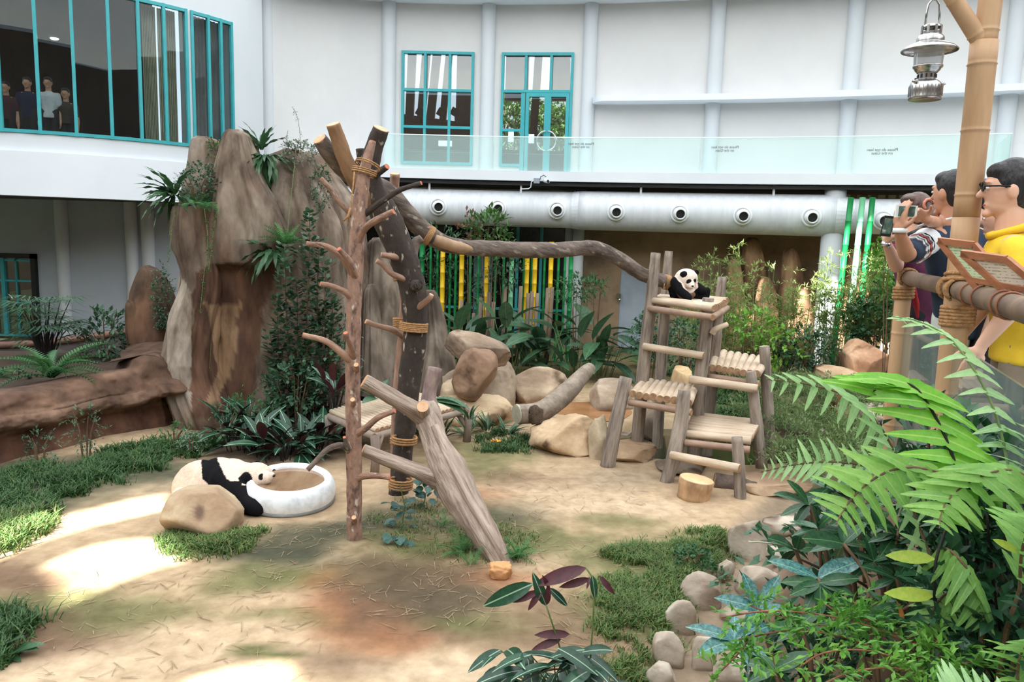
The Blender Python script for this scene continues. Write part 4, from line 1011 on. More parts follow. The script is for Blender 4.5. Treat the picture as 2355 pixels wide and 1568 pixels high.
# ---------------------------------------------------------------- floodlights, camera, junction box
M_flood = mk('floodlight_body', (40, 50, 74), rough=.4)
for j, (px, lb) in enumerate(((986, 'dark floodlight on the top ledge above the nine-pane window'), (1117, 'small tilted floodlight with a clear glass on the top ledge between the two windows'), (1233, 'dark floodlight on the top ledge above the glazed double door'))):
    q = wallpt(px, 8, .8)[0]; P = wall_xy(q, .72); z = ZLEDGE + .16; r = root('floodlight', (P.x, P.y, z), lb, 'floodlight', 'floodlights on the top ledge')
    w_ = .2 if j != 1 else .1
    MB().box((P.x, P.y, z + .26), (w_ * 2, .16, .24), 0, Matrix.Rotation(.5, 3, 'X')).build('lamp_housing', M_flood, r); MB().box((P.x, P.y - .08, z + .24), (w_ * 1.8, .02, .18), 0, Matrix.Rotation(.5, 3, 'X')).build('lamp_glass', G_edge, r)
    for s in (-1, 1): MB().bar((P.x + s * w_ * 1.05, P.y, z), (P.x + s * w_ * 1.05, P.y, z + .28), .02, .02).build('bracket', M_black, r)
q, P = wallpt(1234, 416, 2.22); r = root('junction_box', P, 'grey junction box with a cable on the balcony edge', 'box')
MB().box(P + V((0, -.05, 0)), (.15, .1, .12)).build('box_body', M_grey, r); MB().tube([P + V(v) for v in ((-.07, -.05, 0), (-.13, -.05, -.03), (-.14, -.05, -.16), (-.2, -.05, -.2), (-.38, .0, -.21))], .012, 6).build('cable', M_fascia, r)
MB().tube([P + V(v) for v in ((.07, -.05, .0), (.1, -.07, .1), (.17, -.08, .14), (.23, -.08, .1))], .01, 6).build('cable', M_black, r)
q, P = wallpt(1257, 418, 2.22); r = root('security_camera', P, 'small white bullet security camera beside the junction box', 'camera')
MB().tube([P + V((-.05, 0, .03)), P + V((.03, -.22, .0))], .05, 14).build('camera_body', M_fascia, r, True); MB().tube([P + V((.03, -.22, 0)), P + V((.033, -.225, 0))], .04, 14).build('lens', M_black, r); MB().bar(P + V((-.05, 0, .03)), P + V((-.08, .06, .05)), .03, .03).build('bracket', M_fascia, r)

# ================================================================ coloured bamboo poles
M_bg = mk('green_painted_bamboo', (28, 140, 78), (20, 120, 64), scale=4, rough=.4)
M_by = mk('yellow_painted_bamboo', (236, 196, 40), (222, 178, 30), scale=4, rough=.4)
M_bl = mk('pale_green_bamboo', (130, 206, 160), (112, 190, 146), scale=4, rough=.4)
def bamboo(name, A, B, r, mat, label, group, node=.32, cat='pole', n=10):
    A, B = V(A), V(B); L = (B - A).length; k = max(2, int(L / node)); P = []; R_ = []
    for i in range(k + 1):
        t = i / k
        for dt, rr in ((-.012, 1), (0, 1.13), (.012, 1)):
            tt = t + dt / L * 1.0
            if 0 <= tt <= 1: P.append(A.lerp(B, tt)); R_.append(r * rr)
    return tag(MB().tube(P, R_, n).build(name, mat, None, True), label, cat, group)
YG = 18.6
def polepx(x, yt, r, mat, nm, lb, grp, Y=YG):
    T = at(x, yt, Y); return bamboo(nm, (T.x, Y, -.05), T, r, mat, lb, grp)
for i_, x in enumerate((954, 991, 1007, 1036, 1049, 1083, 1102, 1141, 1160, 1207, 1225, 1254, 1286, 1301)):
    polepx(x, 560, .031, M_bg, 'green_pole', 'slim green painted bamboo pole, ' + ORD[i_] + ' counted from the tied tree trunks', 'slim green bamboo poles')
for x, lb in ((971, 'thick green bamboo pole at the start of the coloured row'), (1315, 'thick green bamboo pole next to the white round post')): polepx(x, 556, .062 if x < 1000 else .055, M_bg, 'green_pole', lb, 'thick green bamboo poles')
for x, lb in ((1019, 'first'), (1063, 'second'), (1121, 'third'), (1214, 'fourth'), (1232, 'fifth'), (1269, 'sixth')): polepx(x, 556, .056, M_by, 'yellow_pole', 'yellow painted bamboo pole, ' + lb + ' counted from the tied tree trunks', 'yellow bamboo poles', YG - .15)
polepx(1178, 558, .056, M_bl, 'pale_green_pole', 'single pale green bamboo pole among the yellow ones', None, YG - .1)
M_stake = mk('weathered_stake', (140, 122, 104), (110, 94, 80), scale=6, rough=.9, stretch=(1, 1, .2))
for j, (x, yt) in enumerate(((1062, 690), (1106, 684), (1124, 672), (1135, 694), (1162, 662), (1198, 658), (1215, 674), (1224, 670), (1236, 674), (1260, 662), (1270, 660), (1000, 676), (1090, 720))):
    T = at(x, yt, 17.9); B = V((T.x - .06, 17.9, -.05))
    tag(MB().tube([B, B.lerp(T, .5) + V((.01, 0, 0)), T], [.05, .048, .045], 8).build('wooden_stake', M_stake, None, True), 'short weathered wooden stake before the coloured poles, ' + ORD[(2, 4, 5, 6, 7, 8, 9, 10, 11, 12, 13, 0, 3)[j] - (1 if j != 11 else 0)] + ' from the tied tree trunks', 'stake', 'wooden stakes before the coloured poles')
for xa, ya, xb, yb, mat, lb in ((1957, 455, 1914, 835, M_bg, 'slanting dark green pole, the one nearest the thick white post'), (1984, 455, 1948, 790, M_bl, 'slanting pale green pole between two darker ones'), (2007, 455, 1970, 790, M_bg, 'slanting dark green pole beside the pale one, nearest the visitors')):
    A, B = at(xa, ya, 17.4), at(xb, yb, 17.0); B = A + (B - A) * ((A.z + .05) / (A.z - B.z)) if B.z > -.05 else B
    bamboo('slanting_pole', B, A, .062, mat, lb, 'slanting poles beside the visitors', .5)

# ================================================================ climbing trees
M_barkr = mk('red_bark', (160, 126, 106), (92, 72, 62), scale=15, rough=.9, bump=1.6, bscale=20, stretch=(1, 1, .45), c3=(138, 108, 94), fleck=((196, 180, 166), 17, .62))
M_barkd = mk('dark_bark', (58, 50, 46), (150, 138, 124), scale=11, rough=.9, bump=.9, bscale=26, stretch=(1, 1, .5), c3=(70, 60, 54), lo=.35, hi=.85, fleck=((178, 168, 154), 14, .62))
M_barkg = mk('grey_brown_bark', (120, 106, 96), (76, 66, 60), scale=9, rough=.9, bump=1.4, bscale=18, stretch=(1, 1, .4), fleck=((150, 140, 128), 12, .60))
M_barkp = mk('pink_bark', (176, 142, 122), (126, 96, 82), scale=9, rough=.9, bump=.8, bscale=22, stretch=(1, 1, .35))
M_drift = mk('driftwood', (196, 178, 162), (126, 106, 94), scale=7, rough=.85, bump=1.6, bscale=14, stretch=(2.4, 2.4, .25), lo=.3, hi=.7)
M_cut = mk('cut_wood', (216, 176, 140), (190, 146, 112), scale=10, rough=.8)
M_cutr = mk('cut_wood_red', (198, 122, 94), (176, 100, 76), scale=10, rough=.8)
M_rope = mk('sisal_rope', (188, 146, 102), (150, 110, 72), scale=40, rough=.95, bump=.6, bscale=90)
def P3(pts): return [at(x, y, Y) for x, y, Y in pts]
def limb(name, pts, radpx, mat, parent, n=14, cutmat=None, seg=None, ends=(False, True), nzs=.10, lg=.05):
    # pts: (px,py,Y); radpx: radius in pixels of the photo at each point
    R_ = [r * ppm(p[2]) for r, p in zip(radpx, pts)]
    S = spline([(*at(*p), r) for p, r in zip(pts, R_)], seg or max(6, (len(pts) - 1) * 7))
    path = [V(s[:3]) for s in S]; rr = [max(.003, s[3]) for s in S]
    o = build_along(MB().tube(path, rr, n, True, nzs, 7.0, pts[0][0] * .01, lg), name, mat, parent, path[0], path[-1])
    if cutmat:
        for e, flag in ((0, ends[0]), (-1, ends[1])):
            if flag:
                d = (path[e] - path[1 if e == 0 else -2]).normalized()
                MB().tube([path[e] - d * .004, path[e] + d * .006], [rr[e] * .97, rr[e] * .93], n).build('cut_face', cutmat, o)
    return o
def rope(parent, pts, r=.011, turns=3, pitch=.024, rad=None, name='rope_tie', tail=False):
    # coil round the point pts[0], axis pts[1], radius rad
    c, ax = V(pts[0]), V(pts[1]).normalized(); x = ax.orthogonal().normalized(); y = ax.cross(x); P = []
    for k in range(int(turns * 20) + 1):
        a = 6.2832 * k / 20; P.append(c + (x * math.cos(a) + y * math.sin(a)) * rad + ax * (pitch * (k / 20 - turns / 2)))
    return MB().tube(P, r, 7).build(name, M_rope, parent, True)
# front reddish tree
T = root('climbing_tree', gnd(815, 1293), 'upright reddish-barked climbing tree with sawn-off branches, in front of the dark trunk', 'tree')
limb('trunk', [(815, 1300, 7.25), (815, 1180, 7.27), (813, 1000, 7.30), (812, 850, 7.33), (814, 700, 7.38), (820, 560, 7.45), (829, 460, 7.5), (840, 385, 7.55), (857, 326, 7.6)], [19, 18, 18.5, 17, 17.5, 18, 17, 13, 8], M_barkr, T, 18, M_cutr)
def br(pts, rp, mat=M_barkr, cm=M_cutr, par=None): return limb('branch', pts, rp, mat, par or T, 10, cm)
br([(822, 505, 7.5), (785, 470, 7.42), (762, 438, 7.4), (738, 411, 7.38)], [9, 6, 6, 6])
br([(835, 495, 7.5), (880, 462, 7.4), (920, 437, 7.35), (968, 421, 7.3)], [8, 7, 6, 5], M_barkd, M_cutr)
br([(820, 570, 7.45), (836, 530, 7.35), (862, 508, 7.25), (904, 487, 7.2)], [9, 8, 8, 7])
br([(815, 640, 7.4), (790, 595, 7.3), (752, 567, 7.25), (706, 560, 7.2)], [9, 8, 7, 6])
br([(818, 640, 7.38), (806, 605, 7.25), (792, 586, 7.2), (780, 573, 7.15)], [9, 8, 7, 6])
br([(812, 690, 7.38), (795, 672, 7.3), (765, 658, 7.25), (738, 653, 7.2)], [8, 7, 6, 6])
br([(812, 832, 7.33), (790, 815, 7.25), (750, 785, 7.2), (697, 770, 7.15)], [12, 9, 7, 6], M_barkp)
br([(815, 830, 7.33), (808, 800, 7.2), (800, 780, 7.12), (795, 766, 7.08)], [8, 7, 6, 6])
br([(812, 1045, 7.3), (790, 1025, 7.2), (755, 1032, 7.12), (708, 1080, 7.02)], [11, 8, 7, 6], M_barkg)
br([(800, 1030, 7.2), (795, 1015, 7.15), (792, 1006, 7.12)], [7, 5, 4], M_barkg)
br([(815, 1000, 7.3), (840, 985, 7.22), (870, 960, 7.18), (907, 945, 7.15)], [10, 8, 7, 6])
br([(815, 1102, 7.28), (840, 1094, 7.2), (870, 1094, 7.15), (896, 1099, 7.12)], [10, 8, 7, 6])
for (x, y) in ((812, 925), (815, 1196), (815, 1292), (820, 845)): br([(x, y + 6, 7.3), (x + 1, y - 1, 7.12), (x - 1, y - 6, 7.08)], [7, 6, 6], M_barkr, M_cut if y < 1200 else M_cutr)
rope(T, (at(838, 395, 7.56), (.25, .1, 1)), .007, 3, .018, .115); rope(T, (at(846, 380, 7.56), (.35, .3, 1)), .007, 2, .02, .12)
MB().tube([at(815, 395, 7.42), at(812, 430, 7.4), at(805, 480, 7.38), at(800, 520, 7.38)], .008, 6).build('rope_end', M_rope, T, True); MB().tube([at(806, 478, 7.38), at(800, 498, 7.36), at(789, 508, 7.35)], .012, 6).build('rope_end', M_rope, T, True)
# thick dark trunk
T2 = root('leaning_tree', gnd(912, 1165), 'thick dark leaning trunk with sawn stubs, tied behind the reddish tree', 'tree')
limb('trunk', [(912, 1172, 8.7), (925, 1050, 8.68), (940, 900, 8.62), (955, 760, 8.55), (948, 660, 8.48), (920, 575, 8.4), (885, 495, 8.3), (856, 430, 8.2), (850, 385, 8.15), (862, 335, 8.1), (876, 296, 8.05)], [22, 24, 26, 29, 30, 32, 32, 28, 23, 20, 18], M_barkd, T2, 20, M_cut)
limb('limb', [(850, 470, 8.2), (825, 425, 8.1), (795, 370, 8.0), (778, 320, 7.95), (766, 286, 7.9)], [20, 21, 18, 17, 16], M_drift if False else mk('tan_bark', (150, 116, 84), (110, 82, 60), scale=7, rough=.85, bump=.5, stretch=(1, 1, .35)), T2, 16, M_cut)
limb('limb', [(840, 430, 8.25), (832, 380, 8.3), (828, 342, 8.3)], [9, 9, 9], M_barkd, T2, 10)
limb('limb', [(865, 400, 8.1), (878, 392, 7.95), (890, 383, 7.9)], [9, 8, 7], M_barkd, T2, 10, M_cutr)
limb('branch', [(930, 642, 8.35), (900, 628, 8.25), (880, 608, 8.2), (867, 600, 8.18)], [8, 7, 6, 6], M_barkp, T2, 10, M_cut)
limb('branch', [(915, 592, 8.3), (895, 588, 8.2), (877, 586, 8.18)], [8, 7, 6], M_barkp, T2, 10, M_cut)
limb('branch', [(945, 720, 8.5), (985, 688, 8.3), (992, 678, 8.28)], [8, 7, 6], M_barkp, T2, 10, M_cut)
limb('knot', [(950, 656, 8.45), (961, 656, 8.15), (963, 656, 8.12)], [14, 12, 10], M_barkd, T2, 12, M_cut)
limb('branch', [(955, 620, 8.4), (948, 590, 8.45), (955, 560, 8.5), (970, 548, 8.5)], [12, 13, 12, 9], M_barkg, T2, 12)
for (x, y, tr, tp, rr) in ((937, 633, 3, .02, 31), (951, 752, 5, .02, 31), (930, 1012, 3, .028, 28), (922, 1112, 4, .03, 27)):
    rope(T2, (at(x, y, 8.5), (.1 if y > 700 else -.25, .05, 1)), .013, tr, tp, rr * ppm(8.6))
# thin pinkish trunk behind
T3 = root('thin_tree', gnd(908, 1160), 'thin pinkish trunk standing between the dark trunk and the bench', 'tree')
limb('trunk', [(908, 1165, 8.95), (912, 1000, 8.93), (922, 850, 8.92), (932, 720, 8.9), (928, 600, 8.85), (918, 500, 8.8), (908, 440, 8.75), (908, 400, 8.7)], [12, 14, 15, 14, 12, 11, 11, 11], M_barkp, T3, 14, M_cut)
limb('branch', [(925, 770, 8.85), (900, 757, 8.7), (865, 748, 8.65), (842, 739, 8.6)], [9, 7, 6, 6], M_barkp, T3, 10, M_cut)
rope(T3, (at(922, 740, 8.9), (0, 0, 1)), .011, 5, .02, .085); rope(T3, (at(914, 1012, 8.93), (0, 0, 1)), .012, 3, .025, .08)
# pale forked driftwood
T4 = root('driftwood_fork', gnd(1150, 1310), 'pale forked driftwood trunk leaning against the tied trunks', 'log')
limb('trunk', [(1172, 1322, 6.95), (1130, 1255, 7.1), (1075, 1165, 7.35), (1030, 1075, 7.6), (1000, 1010, 7.8), (982, 945, 7.95), (980, 930, 8.0)], [22, 32, 40, 42, 30, 30, 22], M_drift, T4, 32, nzs=.10, lg=.20, seg=60)
limb('arm', [(985, 965, 7.9), (940, 935, 7.85), (890, 905, 7.8), (838, 876, 7.75)], [26, 20, 18, 17], M_drift, T4, 24, M_cut, nzs=.08, lg=.16)
limb('arm', [(1020, 1105, 7.6), (965, 1085, 7.55), (900, 1060, 7.5), (835, 1035, 7.45)], [28, 19, 16, 14], M_drift, T4, 24, M_cut, nzs=.08, lg=.14)
limb('arm', [(985, 950, 7.95), (988, 900, 8.0), (1000, 845, 8.02)], [24, 17, 16], mk('purple_grey_driftwood', (160, 138, 130), (112, 92, 92), scale=7, rough=.85, bump=.8, stretch=(2, 2, .5)), T4, 14, nzs=.15)
limb('stub', [(975, 950, 7.85), (972, 935, 7.7)], [16, 15], M_drift, T4, 14, M_cut)
limb('ridge', [(1180, 1325, 6.9), (1140, 1245, 7.0), (1080, 1150, 7.25), (1035, 1060, 7.5), (1000, 980, 7.75)], [10, 12, 13, 14, 10], M_drift, T4, 14, nzs=.12, lg=.2)
# long beam
T5 = root('bridge_log', at(1150, 575, 9.6), 'long curved dark log running from the tied trunks to the top platform', 'log')
limb('log', [(735, 320, 8.0), (768, 365, 8.15), (820, 412, 8.4), (885, 438, 8.65), (935, 490, 8.8), (985, 540, 8.95), (1045, 566, 9.15), (1150, 572, 9.6), (1260, 575, 10.0), (1330, 571, 10.3), (1375, 572, 10.5), (1425, 596, 10.75), (1480, 632, 11.0), (1535, 650, 11.2), (1556, 672, 11.25)], [16, 20, 21, 22, 22, 21, 19, 18, 18, 17, 17, 16, 15.5, 14, 10], M_barkg, T5, 18, M_cut, 130, (True, False))
limb('bare_patch', [(998, 549, 8.90), (1030, 562, 9.00), (1062, 570, 9.13), (1085, 573, 9.24)], [12, 13.5, 12, 6], mk('peeled_wood', (170, 140, 110), (140, 112, 88), scale=6, rough=.8, stretch=(.3, 1, 1)), T5, 12)
limb('stub', [(975, 540, 8.9), (985, 520, 8.85)], [8, 6], M_barkp, T5, 10)
rope(T5, (at(985, 541, 8.95), (.8, .25, -.5)), .011, 4, .018, 22 * ppm(8.95)); rope(T5, (at(1533, 649, 11.2), (.9, .2, -.25)), .012, 4, .02, 15.5 * ppm(11.2))
MB().tube([at(1528, 652, 11.05), at(1526, 664, 11.05), at(1530, 662, 11.05)], .008, 6).build('rope_end', M_rope, T5, True)

# ================================================================ log bench
M_log = mk('peeled_log', (210, 190, 166), (168, 146, 124), scale=9, rough=.8, bump=.5, bscale=18, stretch=(1, 1, .18))
M_logend = mk('log_end', (172, 138, 106), (132, 102, 78), scale=14, rough=.85)
M_greypole = mk('grey_weathered_wood', (160, 144, 132), (120, 106, 96), scale=6, rough=.85, bump=.4, stretch=(1, 1, .3))
def log(parent, A, B, r, mat=None, n=10, name='log', ends=True, r2=None):
    A, B = V(A), V(B); P = [A.lerp(B, t) for t in (0, .25, .5, .75, 1)]; r2 = r2 or r
    o = build_along(MB().tube(P, [lerp(r, r2, t) for t in (0, .25, .5, .75, 1)], n, True, .06, 5.0, A.x), name, mat or M_log, parent, A, B)
    if ends:
        d = (B - A).normalized()
        MB().tube([A - d * .004, A + d * .004], [r * .9, r * .97], n).build('log_end', M_logend, o); MB().tube([B - d * .004, B + d * .004], [r2 * .97, r2 * .9], n).build('log_end', M_logend, o)
    return o
ZBE = .50
def bz(px, py): return gnd(px, py, ZBE)
BL, BF, BR_, BB = bz(757, 955), bz(862, 1000), bz(1075, 940), bz(930, 905)
bench = root('log_bench', (BF.x, BF.y, 0), 'low wide bench of pale logs on forked legs behind the tied trunks', 'bench')
nl = 22
for k in range(nl):   # logs run from the left-back edge to the front, laid side by side
    t = (k + .5) / nl
    A = BL.lerp(BB, t); B = BF.lerp(BR_, t); log(bench, A + V((0, 0, .05)), B + V((0, 0, .05)), .034)
for A, B in ((BL, BF), (BF, BR_), (BL, BB), (BB, BR_)): log(bench, A - V((0, 0, .02)), B - V((0, 0, .02)), .05, M_greypole, name='rail')
for C, s in ((BL, (1, 0)), (BF, (.4, .4)), (BR_, (-1, 0)), (BB, (0, -1))):
    B = V((C.x, C.y, -.02)); MB().tube([B, B.lerp(C, .5) + V((.015, 0, 0)), C], [.06, .055, .06], 10, True, .1).build('leg', M_greypole, bench, True)
    MB().tube([B.lerp(C, .45), C + V((s[0] * .2, s[1] * .2, 0))], [.04, .035], 8).build('brace', M_greypole, bench, True)

# ================================================================ climbing frame
M_post = mk('weathered_post', (166, 152, 138), (104, 93, 85), scale=8, rough=.9, bump=.6, bscale=20, stretch=(1.6, 1.6, .22))
cf = root('climbing_tower', gnd(1560, 1090), 'tall wooden climbing frame with log platforms and rungs over the pond', 'climbing frame')
def post(pts, rp, tilt=0): return limb('post', pts, rp, M_post, cf, 14, M_greypole, nzs=.05)
post([(1395, 1080, 10.15), (1415, 980, 10.2), (1440, 868, 10.3)], [18, 17, 15])
post([(1530, 1117, 9.55), (1552, 1040, 9.6), (1566, 970, 9.7), (1574, 898, 9.75)], [16, 18, 17, 15])
post([(1703, 1161, 9.0), (1700, 1080, 9.05), (1695, 1005, 9.1)], [14, 14, 13])
post([(1463, 1045, 10.95), (1480, 850, 10.95), (1498, 680, 10.95), (1508, 582, 10.95)], [15, 15, 13.5, 11])
post([(1510, 1060, 11.75), (1520, 860, 11.75), (1530, 690, 11.75), (1538, 578, 11.75)], [13, 13, 12, 9])
post([(1595, 1085, 10.55), (1608, 900, 10.55), (1620, 790, 10.55), (1629, 686, 10.55)], [14, 15, 15, 13.5])
post([(1625, 1070, 11.4), (1640, 850, 11.4), (1652, 720, 11.4), (1661, 638, 11.4)], [12, 13, 12, 10.5])
post([(1752, 1075, 10.05), (1740, 970, 10.1), (1727, 855, 10.15)], [14, 14, 12])
post([(1775, 1075, 10.7), (1766, 930, 10.7), (1758, 797, 10.7)], [13, 13, 12])
def platform(C, n, along, r, beams):
    # C: four corners A(front left) B(front right) D(back left) E(back right)
    A, B, D, E = C
    for k in range(n):
        t = (k + .5) / n
        if along == 'depth': a, b = A.lerp(B, t), D.lerp(E, t)
        else: a, b = A.lerp(D, t), B.lerp(E, t)
        j = V((0, 0, random.uniform(-.008, .008) - r))
        log(cf, a + j, b + j, r * random.uniform(.92, 1.06), None, 10, 'platform_log')
    for a, b in beams: log(cf, a - V((0, 0, r * 3.1)), b - V((0, 0, r * 3.1)), .045, mk('reddish_beam', (172, 144, 124), (134, 110, 96), scale=6, rough=.85, stretch=(1, 1, .3)) if 'reddish_beam' not in MATS else MATS['reddish_beam'], 10, 'beam')
def lev(pts, z): return [gnd(x, y, z) for x, y in pts]
zt = at(1500, 682, 11.0).z
C = lev([(1497, 684), (1640, 702), (1532, 668), (1674, 684)], zt); platform(C, 9, 'width', .05, [(C[0], C[1]), (C[2], C[3]), (C[1], C[3]), (C[0], C[2])])
C1 = C
zm = at(1460, 893, 10.3).z
C = lev([(1448, 896), (1592, 918), (1478, 866), (1606, 884)], zm); platform(C, 9, 'depth', .055, [(C[0], C[1]), (C[2], C[3])])
zr = at(1650, 836, 10.6).z
C = lev([(1632, 836), (1748, 852), (1642, 800), (1774, 818)], zr); platform(C, 8, 'depth', .058, [(C[0], C[1]), (C[2], C[3])])
zl_ = at(1580, 985, 9.7).z
C = lev([(1577, 990), (1726, 1006), (1594, 944), (1752, 964)], zl_); platform(C, 8, 'width', .05, [(C[0], C[1]), (C[2], C[3])])
for a, b, r in (((1480, 796, 10.85), (1618, 818, 10.4), 9), ((1586, 872, 10.3), (1742, 894, 9.95), 10), ((1543, 1046, 9.45), (1701, 1077, 8.9), 9.5)): log(cf, at(*a), at(*b), r * ppm(10), None, 10, 'rung')
limb('stub_branch', [(1637, 768, 10.45), (1645, 757, 10.45), (1672, 746, 10.5)], [7, 7, 6], M_log, cf, 10, M_cut)
# stump, short dark log, propped log
g = root('tree_stump', gnd(1600, 1155), 'short pale tree stump standing under the lowest rung', 'stump')
B = gnd(1598, 1150); T_ = at(1603, 1096, B.y + .1); r0 = 40 * ppm(B.y)
ax = (V((T_.x, T_.y, T_.z)) - V((B.x, B.y + .1, 0)))
P = [V((B.x, B.y + .1, -.03)) + ax * t for t in (0, .2, .45, .7, 1)]
MB().tube(P, [r0 * .95, r0 * .93, r0 * .96, r0 * 1.0, r0 * 1.04], 28, True, .05).build('stump_bark', mk('stump_bark', (196, 160, 120), (136, 104, 78), scale=5, rough=.9, bump=.5, stretch=(1, 1, .4)), g, True)
d = ax.normalized(); MB().tube([P[-1] - d * .01, P[-1] + d * .008], [r0 * 1.03, r0 * 1.0], 28).build('cut_face', mk('stump_top', (224, 190, 148), (206, 168, 126), scale=6, rough=.8), g)
g = root('short_log', gnd(1690, 1140), 'short dark log lying behind the stump', 'log')
limb('log', [(1642, 1108, 9.45), (1690, 1118, 9.4), (1738, 1130, 9.3)], [23, 24, 23], mk('grey_dark_bark', (112, 96, 86), (74, 62, 56), scale=7, rough=.9, bump=.7), g, 18, M_logend, ends=(True, True))
g = root('propped_log', gnd(1240, 960), 'thick grey log propped on the rocks of the dry stream, sawn end towards the yard', 'log')
o = limb('log', [(1190, 952, 11.3), (1245, 945, 11.5), (1300, 905, 12.2), (1345, 858, 12.9), (1357, 846, 13.1)], [24, 24, 24, 17, 13], mk('grey_log_bark', (158, 144, 128), (116, 102, 90), scale=6, rough=.9, bump=.6), g, 18, nzs=.06)
A, B = at(1190, 952, 11.3), at(1245, 945, 11.5); d = (A - B).normalized(); MB().tube([A - d * .01, A + d * .02], [24 * ppm(11.3) * 1.0, 24 * ppm(11.3) * .96], 18).build('cut_face', mk('grey_cut', (176, 172, 152), (140, 134, 116), scale=5, rough=.85), g)
limb('root_tuft', [(1228, 965, 11.3), (1232, 945, 11.25), (1236, 975, 11.2)], [18, 17, 14], mk('dark_roots', (96, 78, 62), (62, 50, 42), scale=16, rough=.95, bump=1), g, 14, nzs=.4)

# ================================================================ basin
BC = gnd(661, 1160); BC.y += .10
bs = root('water_basin', BC, 'wide round white basin of brown water beside the adult panda', 'basin')
M_basin = mk('scuffed_white_basin', (240, 244, 248), (186, 190, 194), scale=7, rough=.35, lo=.42, hi=.8)
rb = 101 * ppm(8.5)
Mx = Matrix.Translation((BC.x, BC.y, -.02)) @ Matrix.Rotation(math.radians(2.2), 4, 'Y') @ Matrix.Rotation(math.radians(4.0), 4, 'X')
MB().lathe([(rb * .80, 0), (rb * .96, .03), (rb * 1.03, .10), (rb * 1.045, .17), (rb * 1.02, .24), (rb * .95, .30), (rb * .87, .325), (rb * .82, .315), (rb * .79, .29), (rb * .77, .26), (rb * .74, .2)], 64, Mx).build('basin_shell', M_basin, bs, True)
MB().lathe([(rb * 1.0, .045), (rb * 1.035, .055), (rb * 1.035, .085), (rb * 1.0, .10)], 64, Mx).build('foot_rim', mk('grey_rubber_rim', (150, 152, 152), (120, 122, 122), scale=4, rough=.5), bs, True)
MB().lathe([(0, .272), (rb * .82, .272)], 64, Mx).build('water', mk('muddy_water', (128, 100, 76), (150, 124, 100), scale=5, rough=.08, stretch=(1, .35, 1)), bs)
# orange flower and clay lump on the yard
P = ground_at(1140, 1022); g = root('fallen_flower', P, 'fallen orange flower on the ground beside the bench', 'flower')
M_or = mk('orange_petal', (240, 160, 40), (222, 126, 24), scale=12, rough=.6)
for k in range(9):
    a = k * .7; d = V((math.cos(a), math.sin(a), .5)); q = P + V((0, 0, .02)); s = q + d * .09
    MB().add([q, q.lerp(s, .6) + V((-d.y, d.x, 0)) * .035, s, q.lerp(s, .6) - V((-d.y, d.x, 0)) * .035], [(0, 1, 2, 3)]).build('petal', M_or, g)
mbk = rock_mesh(ground_at(1150, 1325) + V((0, 0, .04)), (.10, .09, .085), 82, 4, .22, (206, 158, 108), (160, 112, 72), 4, .9)
tag(mbk.build('clay_lump', M_boulder, None, True), 'crumbly orange clay lump at the foot of the driftwood trunk', 'clay')
# ================================================================ plants
def leaf_mesh(name, mat, wd=.28, droop=.15, fold=.18, seg=6, tipw=.0, shape=None, wavy=0.0, back=None, base=.08):
    # unit leaf along +Y, face up +Z
    mb = MB(); vs = []; fs = []
    for i in range(seg + 1):
        t = i / seg
        w_ = (shape(t) if shape else (math.sin(math.pi * min(1, t * .94 + .06)) ** .75)) * wd / 2
        if i == 0: w_ = max(w_ * .3, wd * base / 2)
        if i == seg: w_ = max(tipw, .004)
        z = -droop * t * t; yy = t * (1 - .12 * droop)
        e = wavy * math.sin(t * 19) * w_
        vs += [(-w_, yy, z + fold * w_ + e), (0, yy, z), (w_, yy, z + fold * w_ - e)]
    for i in range(seg):
        o = i * 3; fs += [(o, o + 1, o + 4, o + 3), (o + 1, o + 2, o + 5, o + 4)]
    mb.add(vs, fs)
    if back: mb.add([(x, y, z - .004) for x, y, z in vs], [tuple(reversed(f)) for f in fs], 1)
    return mb.mesh(name, [mat, back] if back else mat, True)
L_dark = leafmat('dark_leaf', (66, 104, 68), (46, 78, 52), rough=.35, transl=.15)
L_fig = leafmat('fig_leaf', (76, 112, 82), (52, 84, 62), rough=.3, transl=.2, rnd=0, scale=3)
L_cal = leafmat('calathea_leaf', (40, 78, 56), (28, 58, 44), rough=.3, transl=.12, rib=(150, 178, 150), ribw=.011)
L_calr = mk('calathea_underside', (84, 38, 46), (62, 28, 36), scale=7, rough=.5)
L_heli = leafmat('broad_leaf', (70, 104, 74), (46, 78, 58), rough=.35, transl=.18, rib=(110, 140, 104), ribw=.006)
L_mid = leafmat('mid_green_leaf', (84, 124, 60), (58, 96, 48), rough=.4, transl=.25)
L_bright = leafmat('bright_leaf', (120, 168, 62), (92, 146, 52), rough=.4, transl=.35)
L_bam = leafmat('bamboo_leaf', (166, 182, 112), (126, 150, 84), rough=.5, transl=.35, rnd=0, scale=2)
L_asp = leafmat('feathery_leaf', (132, 152, 98), (98, 124, 74), rough=.5, transl=.3, rnd=0, scale=2)
L_fern = leafmat('fern_leaf', (66, 118, 62), (46, 92, 50), rough=.4, transl=.25)
L_fernfg = leafmat('sword_fern_leaf', (150, 194, 104), (122, 174, 84), rough=.4, transl=.45, rnd=.15, scale=5, rib=(170, 205, 120), ribw=.012)
L_fernpale = leafmat('pale_fern_leaf', (182, 216, 160), (152, 200, 132), rough=.4, transl=.45, rnd=.12, scale=5, rib=(196, 222, 160), ribw=.012)
L_fernbr = leafmat('vivid_fern_leaf', (138, 200, 72), (112, 180, 58), rough=.35, transl=.45, rnd=.10, scale=5, rib=(180, 222, 110), ribw=.012)
L_spot = leafmat('spotted_leaf', (96, 148, 146), (46, 88, 84), rough=.25, transl=.08, rnd=.12, scale=16, rib=(130, 176, 150), ribw=.008)
